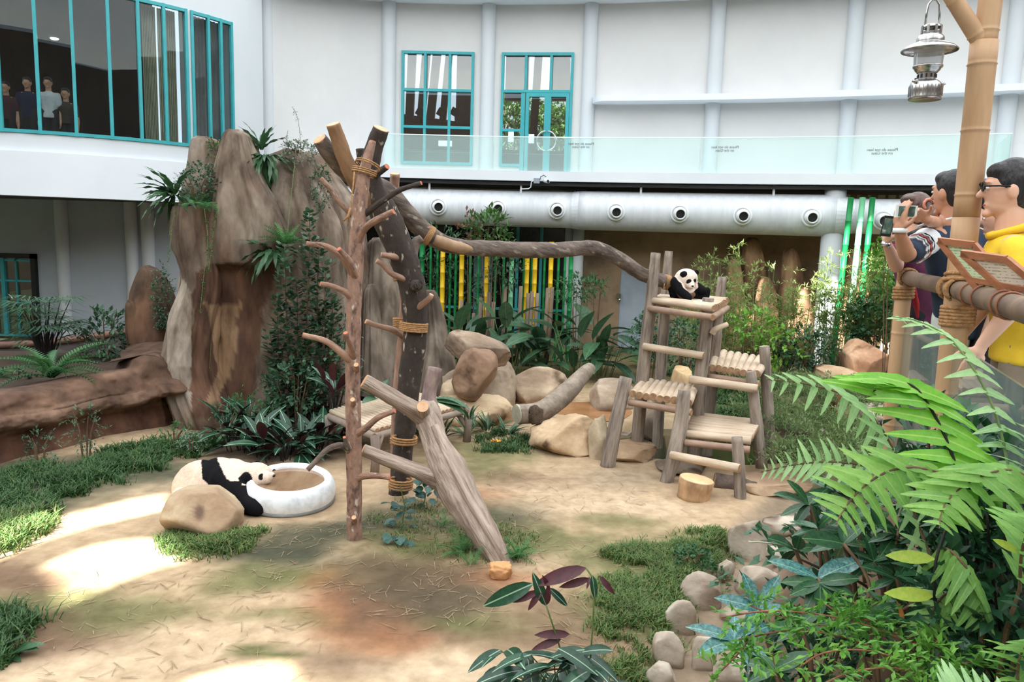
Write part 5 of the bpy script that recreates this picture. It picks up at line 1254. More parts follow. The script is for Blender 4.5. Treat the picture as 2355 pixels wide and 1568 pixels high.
L_rho = leafmat('leathery_leaf', (56, 98, 62), (38, 74, 50), rough=.25, transl=.1, rnd=.2, scale=10, rib=(110, 150, 96), ribw=.008)
L_small = leafmat('small_shrub_leaf', (112, 164, 66), (80, 136, 50), rough=.4, transl=.3, rnd=.12, scale=4)
L_yel = leafmat('yellowing_leaf', (186, 200, 80), (160, 184, 66), rough=.45, transl=.3, rnd=.1)
L_dry = leafmat('dry_leaf', (186, 126, 60), (140, 88, 44), rough=.7, transl=.1)
M_stem = mk('brown_stem', (122, 96, 72), (86, 66, 50), scale=8, rough=.85)
M_stemg = mk('green_stem', (120, 142, 86), (92, 116, 66), scale=8, rough=.6)
M_stemd = mk('dark_stem', (38, 32, 28), (28, 24, 22), scale=8, rough=.6)
def leafshape(t): return math.sin(math.pi * min(1, t * .94 + .06)) ** .75
LM = {
    'dark': leaf_mesh('leaf', L_dark, .34, .25), 'cal': leaf_mesh('leaf', L_cal, .30, .30, .25, 7, back=L_calr), 'heli': leaf_mesh('leaf', L_heli, .34, .35, .22, 7),
    'strap': leaf_mesh('leaf', L_dark, .10, .45, .2, 7), 'mid': leaf_mesh('leaf', L_mid, .38, .2), 'bright': leaf_mesh('leaf', L_bright, .42, .2), 'spot': leaf_mesh('leaf', L_spot, .36, .12, .2, 7),
    'rho': leaf_mesh('leaf', L_rho, .36, .15, .2, 7), 'yel': leaf_mesh('leaflet', L_yel, .30, .1, .1, 6), 'dry': leaf_mesh('leaf', L_dry, .34, .4, .4),
    'stag': leaf_mesh('leaf', L_dark, .16, .5, .2, 8, wavy=.5),
}
for nm, mt in (('fg', L_fernfg), ('pale', L_fernpale), ('br', L_fernbr)):
    LM['fern_' + nm] = leaf_mesh('leaflet', mt, .29, .22, .15, 8, shape=lambda t: (1 - t) ** .55 * min(1, .55 + t * 4), wavy=.12, base=.7)
def rv(d, a): # random vector about d
    d = V(d).normalized(); q = V((random.gauss(0, 1), random.gauss(0, 1), random.gauss(0, 1))) * a
    return (d + q).normalized()
def addleaf(parent, mesh, P, d, L, up=V((0, 0, 1)), roll=0.0, name='leaf'): return inst(name, mesh, parent, orient(P, d, up, L, roll))
def clump(name, label, cat, P, n, L, mesh, el=(20, 75), spread=.12, group=None, stem=None, stemh=(0, 0), name_l='leaf', az=(0, 360)):
    P = V(P); r = root(name, P, label, cat, group)
    for k in range(n):
        a = math.radians(random.uniform(*az)); e = math.radians(random.uniform(*el)); s = random.uniform(*L)
        h = random.uniform(*stemh); B = P + V((math.cos(a), math.sin(a), 0)) * random.uniform(0, spread)
        T = B + V((math.cos(a) * h * .35, math.sin(a) * h * .35, h))
        d = V((math.cos(a) * math.cos(e), math.sin(a) * math.cos(e), math.sin(e)))
        lf = addleaf(r, mesh, T, d, s, roll=random.uniform(-.4, .4), name=name_l)
        if stem and h > .05: MB().tube([B - V((0, 0, .03)), B.lerp(T, .5) + V((0, 0, .02)), T], [.008, .007, .004], 5).build('leaf_stalk', stem, r)
    return r
def sprays(mb, P, d, L, n, ll, lw, jit=.5, droop=.3):
    # small leaves along a twig, all in one mesh
    P, d = V(P), V(d).normalized()
    for k in range(n):
        t = (k + .5) / n; B = P + d * (L * t) - V((0, 0, droop * L * t * t)); a = rv(d, jit)
        x = a.cross(V((0, 0, 1)));  x = x.normalized() if x.length > .01 else V((1, 0, 0))
        s = ll * random.uniform(.7, 1.2); T = B + a * s; m = B + a * s * .45; up = x.cross(a) * .1 * s
        mb.add([B, m + x * lw * s + up, T, m - x * lw * s + up], [(0, 1, 2, 3)])
    return mb
def bush(name, label, cat, P, R_, n, ll, lw, mat, stems=5, group=None, jit=.7, base=None, stemmat=None, shell=.5, stem_r=.012):
    # rounded shrub: stems and one mass of small leaves
    P = V(P); b = V(base) if base else V((P.x, P.y, H(P.x, P.y))); r = root(name, b, label, cat, group); mb = MB()
    for k in range(n):
        d = V((random.gauss(0, 1), random.gauss(0, 1), random.gauss(0, 1))).normalized(); q = shell + (1 - shell) * random.random() ** .5
        q *= .82 + .36 * nz(d, 2.3, P.x)
        B = P + V((d.x * R_[0], d.y * R_[1], d.z * R_[2])) * q
        sprays(mb, B, rv(d + V((0, 0, .2)), .5), ll * 2.2, 5, ll, lw, jit)
    o = mb.build('foliage', mat, r); o['kind'] = 'stuff'
    sm = MB()
    for k in range(stems):
        a = random.uniform(0, 6.28); T = P + V((math.cos(a) * R_[0] * .6, math.sin(a) * R_[1] * .6, R_[2] * random.uniform(.1, .8)))
        sm.tube([b + V((math.cos(a) * .04, math.sin(a) * .04, -.05)), b.lerp(T, .5) + V((0, 0, .05)), T], [stem_r, stem_r * .8, stem_r * .4], 5)
    sm.build('stems', stemmat or M_stem, r)
    return r
def fern_mesh(n=16, wd=.32, droop=.5, mat=None, lw=.05):
    mb = MB()
    for k in range(n):
        t = (k + 1) / (n + 1); y, z = t, .35 * t - droop * t * t; L = wd * math.sin(math.pi * (t * .8 + .16)) 
        for s in (-1, 1): mb.add([(0, y - lw * .5, z), (s * L * .5, y + .03, z + .03), (s * L, y + .10 * L + .04, z - .04), (s * L * .5, y + lw, z + .02), (0, y + lw * .5, z)], [(0, 1, 3, 4), (1, 2, 3)] if s > 0 else [(4, 3, 1, 0), (3, 2, 1)])
    mb.tube([(0, t / 6, .35 * t / 6 - droop * (t / 6) ** 2) for t in range(7)], [.008] * 6 + [.003], 4)
    return mb.mesh('frond', mat or L_fern, True)
FM = fern_mesh(); FMD = fern_mesh(20, .24, .8, L_fern, .04); FMB = fern_mesh(15, .40, .5, leafmat('lush_fern', (84, 138, 74), (60, 112, 58), transl=.3), .034)
def fern(name, label, P, n, L, mesh=None, el=(15, 70), group=None, az=(0, 360)): return clump(name, label, 'fern', P, n, L, mesh or FM, el, .04, group, name_l='frond', az=az)

# ---- fig shrub climbing in front of the cliff
P = gnd(690, 950); r = root('fig_shrub', (P.x, 11.35, 0), 'tall dark small-leaved fig shrub growing up the face of the cliff', 'shrub')
for (xb, yb, xt, yt, n) in ((665, 930, 655, 560, 330), (700, 930, 712, 488, 400), (720, 930, 735, 545, 340), (640, 930, 640, 680, 260), (740, 930, 752, 600, 260), (760, 930, 765, 690, 240), (690, 930, 680, 640, 330), (660, 930, 620, 760, 200)):
    A = at(xb, yb, 11.45); A.z = -.05; T_ = at(xt, yt, 11.5); m = MB(); path = [A.lerp(T_, t) + V((.04 * nz((t * 3, xb, 0), 1), .04 * nz((t * 3, 5, xb), 1), 0)) for t in [i / 8 for i in range(9)]]
    MB().tube(path, [.018 - .0015 * i for i in range(9)], 6).build('stem', M_stem, r)
    for k in range(n):
        t = random.uniform(.12, 1) ; B = A.lerp(T_, t); a = random.uniform(0, 6.28); rad = random.uniform(.02, .17) * (1.15 - t * .6)
        B = B + V((math.cos(a) * rad, math.sin(a) * rad, 0)); d = V((math.cos(a), math.sin(a), random.uniform(-.1, .9))).normalized(); x = d.cross(V((0, 0, 1))).normalized(); s = random.uniform(.085, .13); nn = x.cross(d)
        m.add([B, B + d * s * .35 + x * s * .3, B + d * s * .8 + x * s * .24, B + d * s, B + d * s * .8 - x * s * .24, B + d * s * .35 - x * s * .3], [(0, 1, 2, 3, 4, 5)])
    o = m.build('foliage', L_fig, r); o['kind'] = 'stuff'
bush('fig_bush', 'round-leaved dark bush at the foot of the cliff behind the reddish tree', 'shrub', at(755, 800, 11.6), (.40, .35, .75), 150, .085, .36, L_fig, 6)
bush('fig_bush', 'low dark bush under the tall fig shrub', 'shrub', at(680, 890, 11.2), (.45, .35, .35), 110, .085, .36, L_fig, 6)
# ---- calatheas below
cg = 'dark striped-leaf plants at the foot of the cliff'
for i, (px, py, n, lb) in enumerate(((560, 1035, 22, 'behind the adult panda\'s back'), (620, 1045, 26, 'behind the basin, nearest the panda\'s head'), (690, 1050, 26, 'behind the basin, nearest the bench'), (740, 1030, 22, 'beside the left end of the bench'), (650, 1000, 26, 'in the second row above the basin'), (720, 985, 22, 'in the second row next to the bench'), (585, 990, 20, 'below the tan patch of the cliff'), (525, 1012, 18, 'at the cliff corner above the panda\'s back'), (655, 1058, 20, 'directly behind the far rim of the basin'), (770, 1005, 16, 'under the near end of the bench'))):
    P = ground_at(px, py); clump('striped_plant', 'dark striped-leaf plant ' + lb, 'plant', P, n, (.28, .48), LM['cal'], (0, 65), .24, cg, M_stemd, (.05, .30))
clump('striped_plant', 'silvery striped-leaf plant between the reddish tree and the cliff', 'plant', at(772, 930, 10.4) , 14, (.26, .44), LM['cal'], (10, 75), .08, cg, M_stemd, (.1, .35))
for i, (px, py, Y, lb) in enumerate(((565, 935, 11.2, 'feathery green plant at the foot of the tan streak on the cliff'), (520, 960, 11.0, 'low feathery plant against the cliff base'), (195, 985, 9.9, 'drooping feathery plant hanging over the low rock wall'), (90, 1030, 9.6, 'feathery plant standing before the low rock wall'), (400, 1010, 10.4, 'small feathery plant at the corner of low wall and cliff'), (620, 950, 11.0, 'feathery green plant under the tall fig shrub'))):
    P = at(px, py, Y); bush('feathery_plant', lb, 'plant', P, (.24, .22, .26 if i != 2 else .34), 60, .05, .22, L_fig if i in (1, 2, 3) else L_fern, 4, 'feathery plants by the rocks', base=(P.x, P.y, H(P.x, P.y)))
bush('silver_plant', 'small silvery plant behind the adult panda\'s back', 'plant', ground_at(440, 1040) + V((0, 0, .15)), (.16, .14, .16), 40, .045, .28, leafmat('silver_leaf', (140, 160, 140), (96, 118, 100), rnd=0), 3)
clump('spear_plant', 'dark low plant with arching leaves at the cliff corner', 'plant', ground_at(490, 1025), 10, (.15, .28), LM['dark'], (10, 70), .1)
# ---- planter at the left
def palm(P, n, L, lb):
    r = root('fan_palm', P, lb, 'palm'); P = V(P)
    for k in range(n):
        a = random.uniform(0, 6.28); h = random.uniform(.3, 1.15); T_ = P + V((math.cos(a) * random.uniform(.1, .45), math.sin(a) * .3, h)); MB().tube([P + V((math.cos(a) * .06, math.sin(a) * .06, -.05)), P.lerp(T_, .6) + V((0, 0, .06)), T_], [.014, .01, .006], 5).build('cane', M_stemd, r)
        mb = MB(); d0 = V((math.cos(a), math.sin(a), .3)).normalized(); x = d0.cross(V((0, 0, 1))).normalized()
        for j in range(11):
            b = lerp(-1.4, 1.4, j / 10); d = (d0 * math.cos(b) + x * math.sin(b)).normalized(); s = L * random.uniform(.8, 1.1); w_ = d.cross(V((0, 0, 1))).normalized() * .016
            mb.add([T_, T_ + d * s * .5 + w_, T_ + d * s - V((0, 0, .25 * s)), T_ + d * s * .5 - w_], [(0, 1, 2, 3)])
        mb.build('fan_leaf', L_fig, r)
palm((*at(105, 800, 12.8).xy, .70), 44, .5, 'fan palm with narrow fingers in the raised bed, beside the lower glazed door')
bush('leafy_bush', 'dark glossy bush in the raised bed before the shaded wall', 'shrub', at(240, 775, 13.2), (.36, .34, .50), 130, .11, .26, L_fig, 6)
fern('sword_fern', 'big sword fern spilling over the low rock wall', at(120, 868, 11.0), 22, (.5, .85), FMD, (5, 65))
fern('sword_fern', 'dark fern at the edge of the picture in the raised bed', at(-5, 872, 11.4), 12, (.35, .6), FMD, (5, 60))
bush('leafy_bush', 'low dark groundcover in the raised bed beside the fern', 'shrub', at(40, 868, 11.5), (.5, .3, .16), 60, .06, .3, L_fig, 3)
# ---- plants on the cliff
def stag(px, py, Y, n, L, lb, el=(-40, 60), az=(150, 390)): return clump('bird_nest_fern', lb, 'fern', at(px, py, Y), n, L, LM['stag'], el, .05, 'ferns growing on the cliff', az=az)
stag(612, 358, 12.55, 44, (.34, .56), 'drooping strap-leaved fern between the two cliff peaks', (-65, 20)); stag(600, 345, 12.62, 14, (.3, .5), 'upright fern sprig on top of the cliff', (50, 88), (0, 360))
stag(402, 448, 12.0, 30, (.4, .62), 'strap-leaved fern on the left cliff shoulder', (-30, 70), (120, 330)); stag(630, 575, 12.0, 30, (.38, .6), 'pale strap-leaved fern halfway up the cliff face', (-45, 50))
clump('staghorn_fern', 'bright green fern cushion halfway up the cliff face', 'fern', at(655, 560, 11.9), 26, (.25, .42), FMB, (0, 70), .08, 'ferns growing on the cliff', name_l='frond')
clump('staghorn_fern', 'bright green fern fringe on the left cliff shoulder', 'fern', at(455, 470, 12.0), 30, (.2, .36), FMB, (-20, 60), .2, 'ferns growing on the cliff', name_l='frond')
bush('creeper_bush', 'tangled creeper on the left cliff shoulder', 'creeper', at(455, 425, 12.15), (.36, .2, .36), 230, .05, .32, L_fig, 6, 'creepers on the cliff', base=at(455, 470, 12.2))
bush('creeper_bush', 'thin creeper at the top of the left cliff peak', 'creeper', at(492, 350, 12.75), (.12, .15, .22), 60, .04, .3, L_mid, 3, 'creepers on the cliff', base=at(492, 385, 12.8))
bush('creeper_bush', 'grey-green creeper tuft on the cliff ridge behind the sawn limbs', 'creeper', at(690, 350, 12.8), (.32, .2, .18), 150, .045, .34, leafmat('grey_creeper_leaf', (128, 142, 124), (92, 108, 90), rnd=0), 4, 'creepers on the cliff', base=at(690, 372, 13))
bush('creeper_bush', 'mossy creeper hanging down the cliff ridge behind the reddish tree', 'creeper', at(740, 430, 12.6), (.18, .1, .40), 150, .04, .32, L_fig, 3, 'creepers on the cliff', base=at(730, 400, 12.9))
bush('creeper_bush', 'dark creeper covering the pointed rock pinnacle', 'creeper', at(375, 690, 13.2), (.20, .15, .62), 200, .045, .32, L_fig, 3, 'creepers on the cliff', base=at(385, 640, 13.5))
def vine(lb, pts, n=26, ll=.035, mat=None):
    S = [V(p) for p in spline([at(*p) for p in pts], 20)]; r = root('hanging_vine', S[0], lb, 'vine', 'thin vines on the cliff'); MB().tube(S, .004, 4).build('vine_stem', M_stemg, r); mb = MB()
    for k in range(n):
        B = random.choice(S); sprays(mb, B, rv((0, -.4, -.4), .7), .05, 2, ll, .32, .8)
    o = mb.build('foliage', mat or L_mid, r); o['kind'] = 'stuff'
vine('thin vine hanging free beside the left cliff shoulder', [(402, 480, 11.8), (395, 530, 11.8), (388, 600, 11.8)])
vine('thin vine down the left cliff shoulder', [(470, 480, 11.75), (478, 560, 11.75), (468, 640, 11.7), (460, 720, 11.65)], 50)
vine('leafy vine down the pale edge of the cliff shoulder', [(500, 470, 11.8), (490, 540, 11.8), (480, 620, 11.75)], 60)
vine('thin vine along the tan patch of the cliff', [(486, 700, 11.9), (485, 800, 11.9), (478, 870, 11.9), (465, 930, 11.9)], 10)
vine('bare pale vine down the cliff ridge', [(678, 372, 12.5), (672, 430, 12.4), (664, 500, 12.3), (660, 560, 12.2)], 4)
vine('tall thin twig standing up from the cliff ridge', [(692, 350, 12.8), (690, 310, 12.8), (684, 270, 12.8), (672, 245, 12.8)], 26, .03, MATS['grey_creeper_leaf'])
vine('second thin twig with tiny leaves on the cliff ridge', [(665, 350, 12.8), (660, 320, 12.8), (662, 300, 12.8)], 18, .03, MATS['grey_creeper_leaf'])
# ---- broad-leaved plants before the coloured poles
hg = 'broad-leaved plants before the coloured poles'
for i, (px, py, n, lb) in enumerate(((1045, 790, 20, 'nearest the brown boulders'), (1110, 800, 20, 'second from the brown boulders'), (1180, 800, 22, 'before the pale green pole'), (1250, 805, 22, 'before the last yellow poles'), (1320, 810, 24, 'before the white round post'), (1385, 800, 20, 'nearest the grey metal door'))):
    P = ground_at(px, py + 20); P.y = 16.6 + .3 * (i % 2); P.x = at(px, py, P.y).x; P.z = H(P.x, P.y)
    clump('broad_leaf_plant', 'tall broad-leaved plant ' + lb, 'plant', P, n, (.6, 1.0), LM['heli'], (-15, 75), .3, hg, M_stemg, (.15, 1.2))
for i, (px, py, lb) in enumerate(((1150, 825, 'first'), (1200, 832, 'second'), (1250, 835, 'third'), (1310, 835, 'fourth'))):
    clump('strap_plant', 'dark strap-leaved plant behind the long pale boulder, ' + lb + ' from the brown boulders', 'plant', ground_at(px, py), 22, (.25, .5), LM['strap'], (10, 80), .12, 'strap-leaved plants behind the pale boulder')
clump('strap_plant', 'small bright spiky plant at the end of the long pale boulder', 'plant', ground_at(1300, 842), 18, (.15, .28), LM['strap'], (20, 80), .04)
bush('leafy_sapling', 'sapling with fresh green leaves rising behind the long beam', 'tree', at(1125, 530, 17.6), (.42, .4, .42), 90, .16, .2, L_mid, 4, base=(at(1125, 700, 17.6).x, 17.6, 0))
bush('dry_sapling', 'dry brownish twig leaves beside the fresh sapling behind the beam', 'tree', at(1080, 525, 17.5), (.16, .15, .28), 26, .12, .22, leafmat('dry_pink_leaf', (150, 112, 100), (110, 80, 72), rnd=0), 2, base=(at(1080, 700, 17.5).x, 17.5, 0))
bush('leafy_sapling', 'leafy green shrub between the dark trunk and the first yellow poles', 'tree', at(1010, 600, 18.9), (.62, .3, .85), 150, .16, .2, L_dark, 5, base=(at(1010, 700, 18.9).x, 18.9, 0))
bush('leafy_sapling', 'leafy shrub low between the second and third yellow poles', 'tree', at(1090, 680, 19.0), (.40, .3, .55), 70, .14, .22, L_dark, 4, base=(at(1090, 760, 19).x, 19, 0))
bush('leafy_sapling', 'small green shrub before the pale green pole', 'tree', at(1165, 618, 17.9), (.32, .3, .32), 50, .12, .24, L_dark, 3, base=(at(1165, 760, 17.9).x, 17.9, 0))
bush('fine_bush', 'fine-leaved bush before the white round post', 'shrub', at(1325, 662, 17.0), (.48, .4, .26), 130, .09, .2, L_fern, 4, base=(at(1325, 760, 17).x, 17, 0))
bush('fine_bush', 'fine-leaved sprig beside the grey metal door', 'shrub', at(1370, 655, 17.4), (.22, .2, .16), 40, .09, .2, L_fern, 3, base=(at(1370, 760, 17.4).x, 17.4, 0))
# ---- round the climbing frame
bush('dark_shrub', 'dense dark shrub behind the left posts of the climbing frame', 'shrub', at(1500, 765, 15.6), (.42, .4, .62), 230, .075, .36, L_fig, 6)
bush('dark_shrub', 'dense dark shrub behind the middle of the climbing frame', 'shrub', at(1575, 790, 14.8), (.46, .4, .62), 230, .075, .36, L_fig, 6)
fern('green_fern', 'lush green fern beside the left posts of the climbing frame', ground_at(1480, 845), 16, (.45, .75), FMB, (10, 65))
fern('green_fern', 'lush green fern between the tall posts of the climbing frame', ground_at(1535, 862), 12, (.35, .6), FMB, (10, 65))
clump('strap_plant', 'dark straggly plant at the foot of the grey metal door', 'plant', ground_at(1395, 812), 26, (.4, .7), LM['strap'], (5, 50), .4)
clump('fallen_leaf_plant', 'low broad-leaved seedling on the moss before the grey door', 'plant', ground_at(1395, 832), 4, (.4, .6), LM['heli'], (0, 15), .1)
bush('bright_shrub', 'bright green shrub behind the upper right log platform', 'shrub', at(1735, 745, 15.6), (.42, .36, .3), 50, .12, .3, L_bright, 5)
bush('bright_shrub', 'bright sunlit shrub below the rock slabs', 'shrub', at(1790, 790, 15.2), (.4, .4, .28), 46, .12, .3, L_bright, 5)
bush('dark_shrub', 'dark green shrub between the bright shrub and the green poles', 'shrub', at(1850, 800, 15.4), (.6, .45, .42), 170, .10, .32, L_dark, 5)
bush('dark_shrub', 'glossy round-leaved shrub beside the pinkish boulder', 'shrub', at(2010, 740, 15.8), (.65, .45, .42), 190, .12, .34, L_dark, 5)
bush('dark_shrub', 'leafy shrub between the boulder and the visitors\' rail', 'shrub', at(2060, 690, 15.0), (.40, .4, .7), 130, .11, .32, L_mid, 5)
bush('bright_shrub', 'fresh green shrub behind the woman\'s raised hands', 'shrub', at(2045, 600, 14.0), (.28, .3, .42), 70, .11, .32, L_bright, 4, base=(at(2045, 800, 14).x, 14, .1))
def bamboo_clump(px, py, Y, rx, h, n, lb, mat=None):
    B = V((at(px, py, Y).x, Y, H(at(px, py, Y).x, Y))); r = root('bamboo_clump', B, lb, 'bamboo', 'fine bamboo at the back'); st = MB(); lf = MB()
    for k in range(n):
        a = random.uniform(0, 6.28); b = B + V((random.uniform(-rx, rx), random.uniform(-.3, .3), -.03)); hh = h * random.uniform(.6, 1.05); T_ = b + V((random.gauss(0, .16), random.gauss(0, .12), hh))
        M_ = b.lerp(T_, .55) + V((0, 0, .08)); st.tube([b, M_, T_], [.008, .007, .003], 4)
        for j in range(15):
            t = random.uniform(.3, 1); q = (b.lerp(M_, t / .55) if t < .55 else M_.lerp(T_, (t - .55) / .45))
            d = rv((random.uniform(-1, 1), random.uniform(-1, 1), .35), .2); sprays(lf, q, d, random.uniform(.1, .28), 7, .12, .12, .55, .5)
    st.build('canes', M_stemg, r); o = lf.build('foliage', mat or L_bam, r); o['kind'] = 'stuff'
bamboo_clump(1600, 790, 16.8, .45, 2.75, 16, 'fine bamboo behind the top platform and the cub'); bamboo_clump(1665, 790, 16.6, .35, 2.3, 10, 'fine bamboo just right of the top platform')
bamboo_clump(1730, 790, 17.0, .4, 2.75, 14, 'fine bamboo before the tallest rock slab'); bamboo_clump(1800, 800, 16.8, .4, 2.2, 13, 'fine bamboo before the flat-topped rock slab')
bamboo_clump(1880, 800, 16.6, .35, 2.7, 16, 'sunlit bamboo with a tall tip beside the thick white post'); bamboo_clump(1940, 800, 16.2, .4, 2.5, 18, 'sunlit bamboo round the feet of the green poles')
bamboo_clump(2010, 790, 16.0, .4, 2.5, 18, 'sunlit bamboo between the green poles and the visitors'); bamboo_clump(2070, 780, 15.6, .3, 2.1, 9, 'bamboo beside the end of the visitors\' rail'); bamboo_clump(1640, 780, 18.0, .7, 2.9, 12, 'sparse bamboo against the brown wall')
# feathery asparagus fern bank
for i, (px, py, Y, lb) in enumerate(((1800, 870, 12.8, 'behind the right post of the climbing frame'), (1860, 860, 12.6, 'beside the tip of the upper foreground fern'), (1930, 880, 12.2, 'below the pinkish boulder'), (2000, 890, 11.8, 'before the rail post with the glass'), (1850, 930, 11.0, 'around the pale grey boulder'), (1940, 970, 10.6, 'above the orange-tan rock'), (2030, 970, 10.2, 'under the vivid fern frond'), (1890, 1010, 9.8, 'at the edge of the pond'), (1980, 1030, 9.4, 'behind the middle foreground frond'), (1790, 930, 12.0, 'beside the pond behind the right legs'))):
    P = at(px, py, Y); z = H(P.x, P.y); r = root('feathery_fern', (P.x, P.y, z), 'feathery asparagus fern ' + lb, 'fern', 'feathery ferns on the bank'); lf = MB()
    for k in range(120):
        a = random.uniform(0, 6.28); d = V((math.cos(a), math.sin(a), random.uniform(.3, 1.6))).normalized(); L_ = random.uniform(.35, .75)
        Bq = V((P.x + random.uniform(-.6, .6), P.y + random.uniform(-.6, .6), max(z, P.z - .25)))
        sprays(lf, Bq, d, L_, 24, .07, .13, .75, .5)
    o = lf.build('foliage', L_asp, r); o['kind'] = 'stuff'
for i, (px, py, lb) in enumerate(((1870, 985, 'round-leaved seedling at the pond edge below the upper foreground frond'), (1965, 830, 'dark rosette plant before the pinkish boulder'), (2110, 855, 'small dark rosette plant behind the rail glass'))):
    Y = (10.2, 12.5, 8.5)[i]; Pq = at(px, py, Y); clump('rosette_plant', lb, 'plant', V((Pq.x, Pq.y, H(Pq.x, Pq.y))), 16, (.10, .2), LM['rho'], (0, 60), .12)
# ---- small plants round the trunks
P = ground_at(925, 1165)
def ivy(px, py, h, n, lb):
    B = ground_at(px, py); r = root('ivy_plant', B, lb, 'ivy', 'ivy at the feet of the trunks')
    for k in range(n):
        z = random.uniform(0, h); a = random.uniform(3.2, 6.2); addleaf(r, LM['ivy'], B + V((random.uniform(-.12, .12), random.uniform(-.15, 0), z)), (math.cos(a), math.sin(a), random.uniform(-.5, .3)), random.uniform(.08, .14), roll=random.uniform(-.5, .5))
    MB().tube([B, B + V((.03, -.03, h * .5)), B + V((-.02, -.02, h))], .006, 5).build('vine_stem', M_stemg, r)
LM['ivy'] = leaf_mesh('leaf', leafmat('ivy_leaf', (70, 104, 96), (46, 78, 70), rough=.35, transl=.15), .8, .2, .15, 5, shape=lambda t: max(0, math.sin(math.pi * (t * .9 + .08))) ** .8)
ivy(925, 1205, .42, 17, 'blue-green ivy climbing the foot of the dark trunk'); ivy(975, 1160, .35, 16, 'blue-green ivy between the dark trunk and the driftwood'); ivy(915, 1240, .10, 6, 'few ivy leaves on the ground below the trunk'); ivy(1005, 1145, .25, 7, 'ivy sprig behind the driftwood trunk')
for (px, py, n, L_, lb) in ((1060, 1270, 15, (.18, .32), 'small fern on the near side of the driftwood foot'), (1190, 1285, 16, (.18, .34), 'small fern behind the driftwood foot'), (1020, 1210, 9, (.1, .2), 'tiny fern under the driftwood trunk'), (1085, 1300, 6, (.1, .2), 'fern tuft right at the driftwood foot')): fern('small_fern', lb, ground_at(px, py), n, L_, FMB, (10, 70), 'small ferns at the driftwood foot')
for (px, py, lb) in ((1075, 1000, 'first clump'), (1120, 990, 'second clump'), (1165, 1000, 'third clump'), (1010, 1010, 'clump under the bench'), (960, 1000, 'clump behind the thin trunk')): clump('lily_turf', 'dark lily-turf behind the bench leg, ' + lb if 'lump under' not in lb and 'behind the' not in lb else 'dark lily-turf, ' + lb, 'plant', ground_at(px, py), 26, (.22, .42), LM['strap'], (25, 80), .1, 'lily-turf by the bench')
clump('spider_plant', 'spiky upright plant beside the right bench leg', 'plant', at(1080, 965, 9.9), 16, (.18, .32), LM['strap'], (20, 85), .03)
clump('broad_leaf_plant', 'single broad leaf lying across the bench behind the driftwood', 'plant', at(990, 920, 10.2), 3, (.5, .6), LM['heli'], (-5, 10), .05, az=(-20, 20))
clump('broad_leaf_plant', 'broad dark leaves behind the bench beside the reddish tree', 'plant', at(870, 915, 10.6), 6, (.25, .4), LM['heli'], (0, 50), .1)
bush('weed_patch', 'dark green leafy weed beside the border stones', 'weed', ground_at(1590, 1300) + V((0, 0, .06)), (.22, .24, .12), 110, .035, .38, L_fern, 3)
bush('weed_patch', 'small creeping weed between the border stones', 'weed', ground_at(1665, 1345) + V((0, 0, .05)), (.08, .2, .08), 40, .03, .35, L_fern, 2)
clump('yard_edge_plant', 'dark leafy plant at the near corner of the yard', 'plant', ground_at(-10, 1500), 14, (.15, .3), LM['dark'], (10, 60), .15)

# ---- trees outside the hall, seen through the glazed door
for (px, py, Y, R_, lb) in ((1175, 290, 34, (1.3, 1, 1.6), 'leafy tree outside, seen through the fixed pane beside the double door'), (1240, 300, 35, (1.2, 1, 1.3), 'leafy tree outside, seen through the first door leaf'), (1295, 300, 34, (1.1, 1, 1.2), 'leafy tree outside, seen through the second door leaf')):
    P = at(px, py, Y); bush('garden_tree', lb, 'tree', P, R_, 260, .26, .3, L_mid, 5, 'trees outside the hall', base=(P.x, P.y, -.3), stem_r=.08, shell=.2)
# ================================================================ foreground plants
# big sword fern: fronds with separate leaflets
FB = at(2270, 1420, 2.5)
fr_root = root('sword_fern_foreground', (FB.x, FB.y, H(FB.x, FB.y)), 'large bright sword fern arching in the foreground before the rail', 'fern')
def frond(parent, pts, L, kind, n=22, lift=.15, rad=.006, stemmat=None, sides=(1, 1), sweep=.25, up=V((0, -.35, 1)), prof=None, hang=0.0, dl=None, dr=None):
    # pts from tip to base in (px, py, Y); L leaflet length in photo pixels
    S = [V(p) for p in spline([at(*p) for p in pts], 40)]
    o = MB().tube(list(reversed(S)), [lerp(rad, rad * .35, i / 40) for i in range(41)], 6).build('frond', stemmat or M_stem, parent, True)
    for k in range(n):
        t = (k + .6) / n * .93; f = t * 40; i = min(int(f), 39); P = S[i].lerp(S[i + 1], f - i); d = (S[i] - S[i + 1]).normalized()
        side = d.cross(up).normalized(); Lp = L * ppm(P.y) * (prof(t) if prof else min(1, .30 + t * 2.4) * (1 - .25 * max(0, t - .7)))
        for s, on in ((1, sides[0]), (-1, sides[1])):
            if not on: continue
            dd = dl if s == 1 else dr
            if dd:
                x0, y0 = topx(P); q = (at(x0 + dd[0], y0 + dd[1], P.y - .03) - P).normalized() + V((random.gauss(0, .06), random.gauss(0, .12), random.gauss(0, .06)))
                addleaf(o, LM['fern_' + kind], P, q, Lp * random.uniform(.9, 1.08), up=V((0, -.75, .65)), roll=random.uniform(-.3, .3), name='leaflet'); continue
            q = (side * s + d * sweep + V((0, 0, lift - hang)) + V((random.gauss(0, .05), random.gauss(0, .05), random.gauss(0, .06)))).normalized()
            addleaf(o, LM['fern_' + kind], P, q, Lp * random.uniform(.9, 1.08), up=(up + d * .2), roll=random.uniform(-.15, .15) + s * .25, name='leaflet')
    return o
frond(fr_root, [(1762, 872, 2.9), (1850, 882, 2.85), (1950, 912, 2.8), (2015, 968, 2.75), (2065, 1060, 2.7), (2110, 1200, 2.6), (2160, 1330, 2.5)], 76, 'pale', 16, .1, dl=(-45, -38), dr=(-22, 66))
